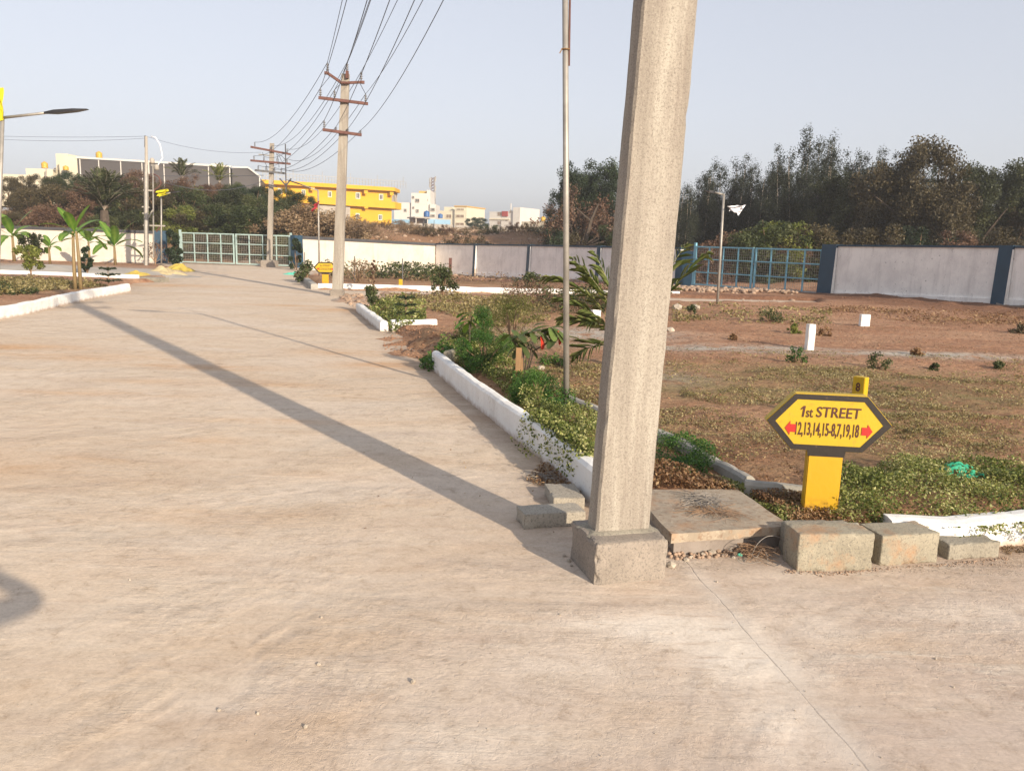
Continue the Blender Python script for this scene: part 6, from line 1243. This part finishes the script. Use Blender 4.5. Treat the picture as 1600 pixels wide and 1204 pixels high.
cover('weeds', 'scattered tufts on the soil near the right gate', [(1050, 475), (1300, 484), (1300, 510), (1050, 505)], 7000, .05, .10, 'lawn', 76, .48)
# leaves trailing down the kerb face
rg = np.random.default_rng(91); R_ = np.array(resample([g2(835, 694), g2(880, 727), g2(925, 765)], .02)); NH = 5200; ii = rg.integers(0, len(R_), NH); P = np.zeros((NH, 3)); P[:, :2] = R_[ii]; P[:, 2] = .30 * (1 - np.abs(rg.normal(0, .36, NH))); P[:, 0] += rg.normal(-.02, .035, NH) + (P[:, 2] - .2).clip(0) * .6 - (.235 - P[:, 2]).clip(0) * .15; P[:, 1] += rg.normal(-.01, .03, NH)
P[:, 0] -= .035; P[:, 1] -= .025
k = (P[:, 2] > .01) & (fbm(P[:, 0] * 3 + P[:, 2] * 6, P[:, 1] * 3, 2.3, 92) > .36 + .8 * (.2 - P[:, 2]).clip(0)); o = link('creeper', leaf_mesh('creeper', P[k], .026, 93, aspect=.6), L['weed']); tag(o, 'creeper leaves hanging down the shaded face of the long white kerb', 'creeper', None, 'stuff')
gp = scatter_poly([g2(790, 690), g2(840, 700), g2(870, 730), g2(820, 720)], 90, rg); o = link('creeper', leaf_mesh('c2', np.stack([gp[:, 0], gp[:, 1], .02 + .05 * rg.random(90)], 1), .024, 94, aspect=.6), L['weed']); tag(o, 'few creeper sprigs lying on the road below the white kerb', 'creeper', None, 'stuff')

# small shrubs as things
def shrub(name, label, px, py, ytop, wpx, lm, seed, leaf=.05, n=1400, shape='dome', bark='twig', trunk=0.0, cat='shrub', asp=.5, base=None):
    rng = np.random.default_rng(seed); b = GG(px, py) if base is None else np.array(base); Y_ = b[1]; h = AT(px, ytop, Y_)[2] - b[2]; w = wpx / FPX * Y_ / 2; t = thing(name, label, cat, b); m = MB(); cs = []; rs = []
    for i in range(14):
        a = rng.random() * 2 * PI; f = rng.random() ** .5
        if shape == 'dome': z = h * rng.uniform(trunk, .95); rad = w * math.sqrt(max(.05, 1 - (z / h) ** 2)) * f
        elif shape == 'cone': z = h * rng.uniform(trunk, .97); rad = w * (1.05 - z / h) * f + .02
        else: z = h * rng.uniform(max(.35, trunk), .95); rad = w * f
        e = np.array([math.cos(a) * rad, math.sin(a) * rad, z]); cs.append(e); rs.append(w * rng.uniform(.22, .42)); m.tube([(0, 0, 0 if trunk == 0 else h * trunk * .6), e * [.45, .45, .6], e], [max(.004, w * .025), max(.003, w * .018), .002], 4)
    if trunk: m.tube([(0, 0, -.05), (0, 0, h * trunk), (0, 0, h * .8)], [w * .05 + .008, w * .04 + .006, .004], 5)
    m.build('stem', MAT[bark], t); P, c = clump_points(rng, cs, rs, n, .5); P[:, 2] = np.abs(P[:, 2]); r = np.clip(rng.random(14)[c] * .4 + rng.random(n) * .6, 0, 1); link('foliage', leaf_mesh('foliage', P, leaf, seed, aspect=asp, rnd=r), L[lm], t); return t
shrub('fern_shrub', 'tall feathery green shrub behind the white kerb', 757, 578, 482, 95, 'lush', 201, .022, 11000, asp=.3)
shrub('fern_shrub', 'yellow green feathery shrub behind the tall green one', 800, 545, 472, 130, 'yelw', 202, .022, 9000, asp=.3)
shrub('fern_shrub', 'low green bushy weed left of the tall feathery shrub', 735, 590, 545, 60, 'lush', 203, .022, 3200, asp=.35)
shrub('shrub', 'green sprawling weed by the wooden stake', 842, 632, 585, 90, 'lush', 204, .018, 6000, asp=.4)
shrub('shrub', 'green shrub at the left tip of the small bed', 583, 487, 447, 34, 'bushg', 205, .06, 1100)
shrub('dry_plant', 'reddish dead plant standing above the small bed', 584, 462, 405, 12, 'rusty', 206, .06, 420, 'dome')
shrub('shrub', 'leafy green shrub in front of the far white kerb', 692, 466, 420, 44, 'bushg', 207, .07, 1200, 'crown', trunk=.2)
shrub('shrub', 'thin twiggy shrub before the sunlit wall', 560, 441, 408, 48, 'straw', 208, .06, 700)
shrub('shrub', 'green shrub before the grey wall beside the palm', 825, 448, 430, 50, 'bushg', 209, .08, 900)
shrub('shrub', 'dense dark green tree at the left post of the far gate', 271, 410, 362, 30, 'dark', 210, .14, 2400, 'dome', base=AT(271, 412, 40))
shrub('shrub', 'dense dark green tree at the right post of the far gate', 463, 428, 374, 24, 'dark', 211, .12, 2200, 'dome', base=AT(463, 426, 37.5))
shrub('shrub', 'trailing green shrub left of the far yellow sign', 482, 438, 410, 34, 'bushg', 212, .09, 900, base=AT(480, 441, 27.6))
shrub('shrub', 'twiggy dry shrub in front of the equipment pole', 243, 414, 380, 34, 'rusty', 213, .08, 500, 'crown', trunk=.2)
shrub('young_tree', 'young leafy tree with thin trunk in the left plot', 49, 437, 383, 38, 'yelw', 214, .08, 1300, 'crown', trunk=.4, cat='tree')
shrub('young_tree', 'dark leafed young tree just behind the thin trunked one', 52, 420, 368, 40, 'olive', 215, .09, 1500, 'crown', trunk=.3, cat='tree')
shrub('young_tree', 'bushy green young tree right of the tall banana', 137, 428, 385, 22, 'dark', 216, .1, 1100, 'cone', cat='tree')
for i, (px, py, yt, w, lm, lb) in enumerate([(1243, 566, 545, 34, 'lush', 'small green tuft left of the sign top'), (1373, 575, 553, 38, 'bushg', 'small green tuft right above the sign'), (1290, 524, 512, 28, 'dry', 'brown tuft right of the tall marker stone'), (1240, 520, 506, 22, 'yelw', 'yellow green tuft left of the tall marker stone'), (1200, 502, 485, 50, 'bushg', 'green tuft beyond the soil left of the markers'), (1078, 496, 474, 20, 'bushg', 'green sprout right of the leaning pole by the gate path'), (1460, 577, 568, 16, 'bushg', 'tiny tuft in the middle of the right plot'), (1433, 555, 545, 22, 'dry', 'dry tuft at the gravel patch on the right'), (1560, 575, 566, 20, 'bushg', 'tiny green tuft near the right edge'), (1145, 530, 522, 14, 'dry', 'small dry tuft on the pale gravel strip'), (1590, 520, 508, 30, 'ecabr', 'dark tuft near the right edge below the wall'), (865, 570, 557, 60, 'lush', 'dark green tuft on the red soil behind the stake')]):
    shrub('grass_tuft', lb, px, py, yt, w, lm, 230 + i, .03 * max(1, G(px, py)[1] / 12), 500, 'dome', cat='tuft')

# flat layered conifer saplings
def layered(label, px, py, ytop, wpx, seed, base=None):
    rng = np.random.default_rng(seed); b = GG(px, py) if base is None else base; h = AT(px, ytop, b[1])[2] - b[2]; w = wpx / FPX * b[1] / 2; t = thing('conifer_sapling', label, 'sapling', b)
    MB().tube([(0, 0, -.05), (0, 0, h)], [.012, .006], 5).build('stem', MAT['twig'], t)
    for k_ in range(3):
        z = h * (.25 + .22 * k_); ww = w * (1.05 - .2 * k_)
        for a in range(6):
            an = a * PI / 3 + k_ * .5; pts = [np.array([math.cos(an) * ww * f, math.sin(an) * ww * f, z + .10 * w * math.sin(f * 2.2)]) for f in np.linspace(0, 1, 7)]
            P = []; 
            for p0, p1 in zip(pts[:-1], pts[1:]):
                for _ in range(16): f = rng.random(); P.append(p0 * (1 - f) + p1 * f + rng.normal(0, .03 * w, 3))
            link('branch', leaf_mesh('branch', P, .09 * w + .02, seed + a, aspect=.25), L['dark'], t)
    return t
layered('flat layered dark conifer sapling in the small bed', 634, 502, 450, 44, 301); layered('flat layered dark conifer sapling at the end of the left kerb', 170, 450, 408, 42, 302)

# banana plants
_bl = {}
def banana_leaf(Ln, w, droop, seed):
    key = (round(Ln, 2), round(w, 2), round(droop, 1), seed)
    if key in _bl: return _bl[key]
    rng = np.random.default_rng(seed); n = 12; pts = []; x = z = 0; ang = 1.35; V = []; F = []
    for i in range(n + 1): pts.append((x, z)); ang -= droop / n; x += math.cos(ang) * Ln / n; z += math.sin(ang) * Ln / n
    for i, (x, z) in enumerate(pts):
        f = i / n; ww = w * (0.10 if f < .12 else math.sin(PI * min(1, (f - .08) / .95)) ** .6); tear = [1 - .25 * rng.random() for _ in range(2)]
        for s, k_ in ((-1, 0), (-.5, None), (0, None), (.5, None), (1, 1)): q_ = tear[k_] if k_ is not None else 1; V.append((x, s * ww * q_, z + abs(s) * ww * .35 - (s * s) * ww * .2))
    for i in range(n):
        for k_ in range(4): a_ = i * 5 + k_; F.append((a_, a_ + 1, a_ + 6, a_ + 5))
    r = np.full(len(V), .5); r[2::5] = 1.0; r += rng.normal(0, .12, len(V))
    me = np_mesh('leaf', np.array(V), np.array(F), {'rnd': np.clip(r, 0, 1)}, True); me.materials.append(L['banana']); _bl[key] = me; return me
def banana(label, px, py, ystem, ytop, seed, nl=8, leafpx=45, wpx=7, Yo=None, stems=1, spread=0):
    b = GG(px, py) if Yo is None else AT(px, py, Yo); Y_ = b[1]; hs = AT(px, ystem, Y_)[2] - b[2]; Ln = leafpx * 1.15 / FPX * Y_; w = wpx / FPX * Y_; t = thing('banana_plant', label, 'plant', b); rng = np.random.default_rng(seed)
    for s in range(stems):
        ox = (s - (stems - 1) / 2) * spread; st = link('stem', MB().tube([(ox, 0, -.1), (ox * .9, 0, hs * .5), (ox * .6, 0, hs)], [w * .30 + .02, w * .25 + .015, w * .18 + .01], 7).mesh('stem', True), MAT['banstem'], t)
    for k_ in range(nl):
        a = k_ * 2.4 + rng.random() * .5; dr = .5 + 1.2 * (k_ / nl) + rng.uniform(-.15, .15)
        link('leaf', banana_leaf(Ln, w * 1.25, dr, seed % 3 + k_ % 4), None, t, loc=(0, 0, hs * (1 - .12 * k_ / nl)), rot=(rng.uniform(-.2, .2), .15 + .75 * (k_ / nl), a))
    return t
banana('tall banana plant with two slim stems in front of the cream wall', 122, 452, 362, 315, 3, 9, 44, 6.5, stems=2, spread=.14)
banana('banana plant with spreading leaves left of the equipment pole', 180, 412, 384, 350, 5, 9, 44, 6, Yo=37)
banana('banana plant at the left edge beside the lamp post', 22, 405, 368, 338, 4, 8, 44, 6.5, Yo=36)
banana('small banana plant between the young trees and the tall banana', 78, 410, 386, 375, 7, 7, 24, 4.5, Yo=35)
banana('broken leaved banana plant behind the tall one', 140, 412, 378, 352, 8, 6, 36, 5.5, Yo=38)

# palm beside the leaning pole, each frond with single leaflets
def areca(label, px, py, seed):
    rng = np.random.default_rng(seed); b = GG(px, py); t = thing('areca_palm', label, 'palm', b)
    lf = np_mesh('leaflet', np.array([(0, 0, 0), (.10, .008, .01), (.26, .006, -.01), (.40, 0, -.07), (.26, -.006, -.01), (.10, -.008, .01)]), np.array([(0, 1, 2, 3), (0, 3, 4, 5)]), {'rnd': np.array([.4, .5, .7, .8, .5, .4])}); lf.materials.append(L['palm'])
    lf2 = np_mesh('leaflet', np.array([(0, 0, 0), (.10, .009, .01), (.24, .006, .0), (.36, 0, -.04), (.24, -.006, .0), (.10, -.009, .01)]), np.array([(0, 1, 2, 3), (0, 3, 4, 5)]), {'rnd': np.array([.7, .8, 1., 1., .8, .7])}); lf2.materials.append(L['palm'])
    MB().tube([(0, 0, -.1), (.0, 0, .25)], [.06, .04], 7).build('stem', MAT['banstem'], t)
    cfg = [(px2, py2, o_) for px2, py2, o_ in [(845, 432, 0), (862, 468, .1), (905, 415, -.1), (925, 390, .2), (868, 500, 0), (1000, 385, .3), (1112, 392, .0), (1075, 378, .2), (915, 505, -.2), (895, 560, -.25), (890, 400, .3)]]
    for i, (ex, ey, oy) in enumerate(cfg):
        e = AT(ex, ey, b[1] + oy) - b; st = np.array([0, 0, .2]); up = np.array([0, 0, .28 + .12 * rng.random()]) * min(1.2, np.linalg.norm(e[:2])); mid = (st + e) * .5 + up
        pts = [(1 - u) ** 2 * st + 2 * u * (1 - u) * mid + u * u * e for u in np.linspace(0, 1, 10)]; fr = MB().tube(pts, [.010 - .0008 * k_ for k_ in range(10)], 5).build('frond', MAT['palm_rachis'], t)
        for k_ in range(13):
            u = .35 + .64 * k_ / 13; j = u * 9; a_ = int(min(8, j)); f = j - a_; p = pts[a_] * (1 - f) + pts[a_ + 1] * f; d = pts[a_ + 1] - pts[a_]; d /= np.linalg.norm(d); sd_ = np.cross(d, [0, 0, 1]); sd_ /= np.linalg.norm(sd_) + 1e-9
            for s in (-1, 1):
                dd = d * rng.uniform(.5, .8) + sd_ * s * rng.uniform(.7, 1.1) + np.array([0, 0, rng.uniform(-.25, .45)]); q_ = Vector(dd).to_track_quat('X', 'Z'); sc_ = math.sin(PI * (.2 + .75 * (k_ / 13))) * rng.uniform(.75, 1.05)
                o = link('leaflet', lf if rng.random() < .72 else lf2, None, fr, loc=p); o.rotation_euler = q_.to_euler(); o.scale = (sc_, 1.0, 1)
    return t
MAT['palm_rachis'] = plain('palm_rachis_skin', (.16, .15, .05), .6, .2)
areca('feathery palm half hidden behind the leaning pole', 985, 575, 9)

# wooden stake with a broad-leaved sapling
b = GG(808, 611); tp = AT(811, 543, b[1]); t = thing('wooden_stake', 'weathered wooden stake leaning behind the long white kerb', 'stake', b); q_ = tp - b
MB().bar((0, 0, -.05), tuple(q_ + [0, 0, 0]), .055, .03, (0, 1, 0)).build('board', MAT['wood'], t); MB().bar((.05, .03, -.05), tuple(q_ * .75 + [.03, .04, 0]), .03, .02, (0, 1, 0)).build('batten', MAT['wood'], t)
def broadleaf(Ln, W):
    V = []; F = []; n = 7
    for i in range(n + 1):
        f = i / n; w = W * (f ** .7) * (1.02 - f) ** .4 * 1.35
        for s in (-1, -.4, 0, .4, 1): V.append((f * Ln, s * w, .06 * Ln * math.sin(f * 3) + abs(s) * w * .25 - f * f * Ln * .12))
    for i in range(n):
        for k_ in range(4): a_ = i * 5 + k_; F.append((a_, a_ + 1, a_ + 6, a_ + 5))
    return np.array(V), np.array(F)
def almond(label, px, py, specs, seed, lm='almond'):
    rng = np.random.default_rng(seed); b = GG(px, py); t = thing('broadleaf_sapling', label, 'sapling', b); V, F = broadleaf(.20, .058); mg = []
    for k_ in range(3): me = np_mesh('leaf', V, F, {'rnd': np.clip(.2 + .3 * k_ + rng.normal(0, .06, len(V)), 0, 1)}, True); me.materials.append(L[lm]); mg.append(me)
    mr = np_mesh('leaf', V, F, {'rnd': np.full(len(V), .5)}, True); mr.materials.append(L['redleaf']); top = AT(px, specs[0][1], b[1]) - b
    for (ex, ey, nlv, red) in specs:
        e = AT(ex, ey, b[1]) - b; MB().tube([(0, 0, 0), e * [.3, .3, .75], e], [.010, .008, .004], 5).build('stem', MAT['bark'], t)
        for k_ in range(nlv):
            a = k_ * 2.4 + rng.random(); el = rng.uniform(-.2, .9); dd = Vector((math.cos(a), math.sin(a), -el)); o = link('leaf', mg[int(rng.integers(3))], None, t, loc=e + rng.normal(0, .02, 3)); o.rotation_euler = dd.to_track_quat('X', 'Z').to_euler(); s_ = rng.uniform(.75, 1.2); o.scale = (s_,) * 3
        if red:
            o = link('leaf', mr, None, t, loc=e + np.array([.06 * red, -.05, -.02])); o['label'] = 'old red leaf'; o.rotation_euler = Vector((.2 * red, -.2, -.9)).to_track_quat('X', 'Z').to_euler(); o.scale = (.7, .7, .7)
    return t
almond('broad leaved sapling spreading above the wooden stake, with red leaves', 818, 608, [(798, 525, 9, 0), (835, 520, 9, 1), (862, 512, 9, 1), (815, 535, 6, 0), (870, 528, 5, 0)], 6)
almond('young bright green broad leaved plant left of the feathery shrub', 733, 560, [(733, 500, 7, 0), (738, 492, 5, 0), (728, 528, 4, 0)], 7, 'banana')

# ------------------------------------------------------------------ the photographer, whose elbow shadow falls on the road
def person():
    t = thing('person', 'person in a blue shirt holding up a phone with both hands', 'person', (0.06, -.30, 0), 0); t.scale = (1.06, 1.06, 1.06)
    J = {'pel': (0, 0, .92, .13), 'waist': (0, 0, 1.05, .125), 'chest': (0, .0, 1.26, .145), 'neckb': (0, .0, 1.42, .065), 'neck': (0, .015, 1.50, .055), 'head': (0, .03, 1.60, .085), 'crown': (0, .02, 1.69, .07),
         'shR': (.17, .0, 1.40, .055), 'elR': (.37, .26, 1.40, .046), 'wrR': (.09, .27, 1.56, .030), 'shL': (-.17, .0, 1.40, .055), 'elL': (-.37, .20, 1.34, .046), 'wrL': (-.20, .29, 1.50, .030),
         'hpR': (.10, 0, .88, .10), 'knR': (.12, .03, .48, .062), 'anR': (.13, .0, .09, .042), 'toR': (.15, .14, .04, .035), 'hpL': (-.10, 0, .88, .10), 'knL': (-.12, .03, .48, .062), 'anL': (-.13, .0, .09, .042), 'toL': (-.15, .14, .04, .035)}
    E_ = [('pel', 'waist'), ('waist', 'chest'), ('chest', 'neckb'), ('neckb', 'neck'), ('neck', 'head'), ('head', 'crown'), ('chest', 'shR'), ('shR', 'elR'), ('elR', 'wrR'), ('chest', 'shL'), ('shL', 'elL'), ('elL', 'wrL'), ('pel', 'hpR'), ('hpR', 'knR'), ('knR', 'anR'), ('anR', 'toR'), ('pel', 'hpL'), ('hpL', 'knL'), ('knL', 'anL'), ('anL', 'toL')]
    for sgn, w in ((1, 'wrR'), (-1, 'wrL')):
        px0 = J[w]; J[w + 'p'] = (px0[0] - sgn * .03, px0[1] + .02, px0[2] + .03, .022); E_.append((w, w + 'p'))
        for f in range(4): n1, n2 = f'{w}f{f}a', f'{w}f{f}b'; J[n1] = (px0[0] - sgn * .05, px0[1] + .035, px0[2] + .015 + .02 * f, .009); J[n2] = (px0[0] - sgn * (.08 - .004 * f), px0[1] + .02, px0[2] + .02 + .02 * f, .008); E_ += [(w + 'p', n1), (n1, n2)]
        J[w + 't'] = (px0[0] - sgn * .05, px0[1] - .02, px0[2] + .05, .009); E_.append((w + 'p', w + 't'))
    names = list(J); me = bpy.data.meshes.new('body'); me.from_pydata([J[n][:3] for n in names], [(names.index(a), names.index(b)) for a, b in E_], []); ob = bpy.data.objects.new('body', me); COL.objects.link(ob)
    sk = ob.modifiers.new('s', 'SKIN'); lay = me.skin_vertices[0].data
    for i, n in enumerate(names): lay[i].radius = (J[n][3],) * 2; lay[i].use_root = (n == 'pel')
    ss = ob.modifiers.new('b', 'SUBSURF'); ss.levels = 2; dg = bpy.context.evaluated_depsgraph_get(); m2 = bpy.data.meshes.new_from_object(ob.evaluated_get(dg)); bpy.data.objects.remove(ob)
    m2.materials.clear(); m2.materials.append(MAT['shirt']); m2.materials.append(MAT['skin']); m2.materials.append(MAT['hair'])
    for p in m2.polygons:
        c = p.center; p.use_smooth = True
        if c.z > 1.46 and abs(c.x) < .12 and c.y < .2: p.material_index = 1
        if (c.y > .24): p.material_index = 1
        if c.z < .86: p.material_index = 0
        if c.z < .08: p.material_index = 1
    link('body', m2, None, t); h = MB().lathe([(.098, 0), (.104, .05), (.09, .10), (.05, .135), (.01, .145)], 14).build('hair', MAT['hair'], t, True, loc=(0, .015, 1.615))
person()
ph = MB().box(-.045, .045, -.012, -.004, -.085, .085).build('phone', MAT['phone'], None, loc=(-.03, -.03, 1.53)); tag(ph, 'black phone held up by the person in the blue shirt', 'phone')

# ------------------------------------------------------------------ haze
hz_ = MB().box(-330, 330, -30, 420, -2, 26).build('haze', None); mh = bpy.data.materials.new('haze_air'); mh.use_nodes = True; t_ = mh.node_tree; t_.nodes.clear(); ou = t_.nodes.new('ShaderNodeOutputMaterial'); pv = t_.nodes.new('ShaderNodeVolumePrincipled')
pv.inputs['Color'].default_value = (.92, .93, .97, 1); pv.inputs['Density'].default_value = .0008; pv.inputs['Anisotropy'].default_value = .0; t_.links.new(pv.outputs[0], ou.inputs['Volume']); hz_.data.materials.append(mh); tag(hz_, 'thin pale haze', None, None, 'stuff')
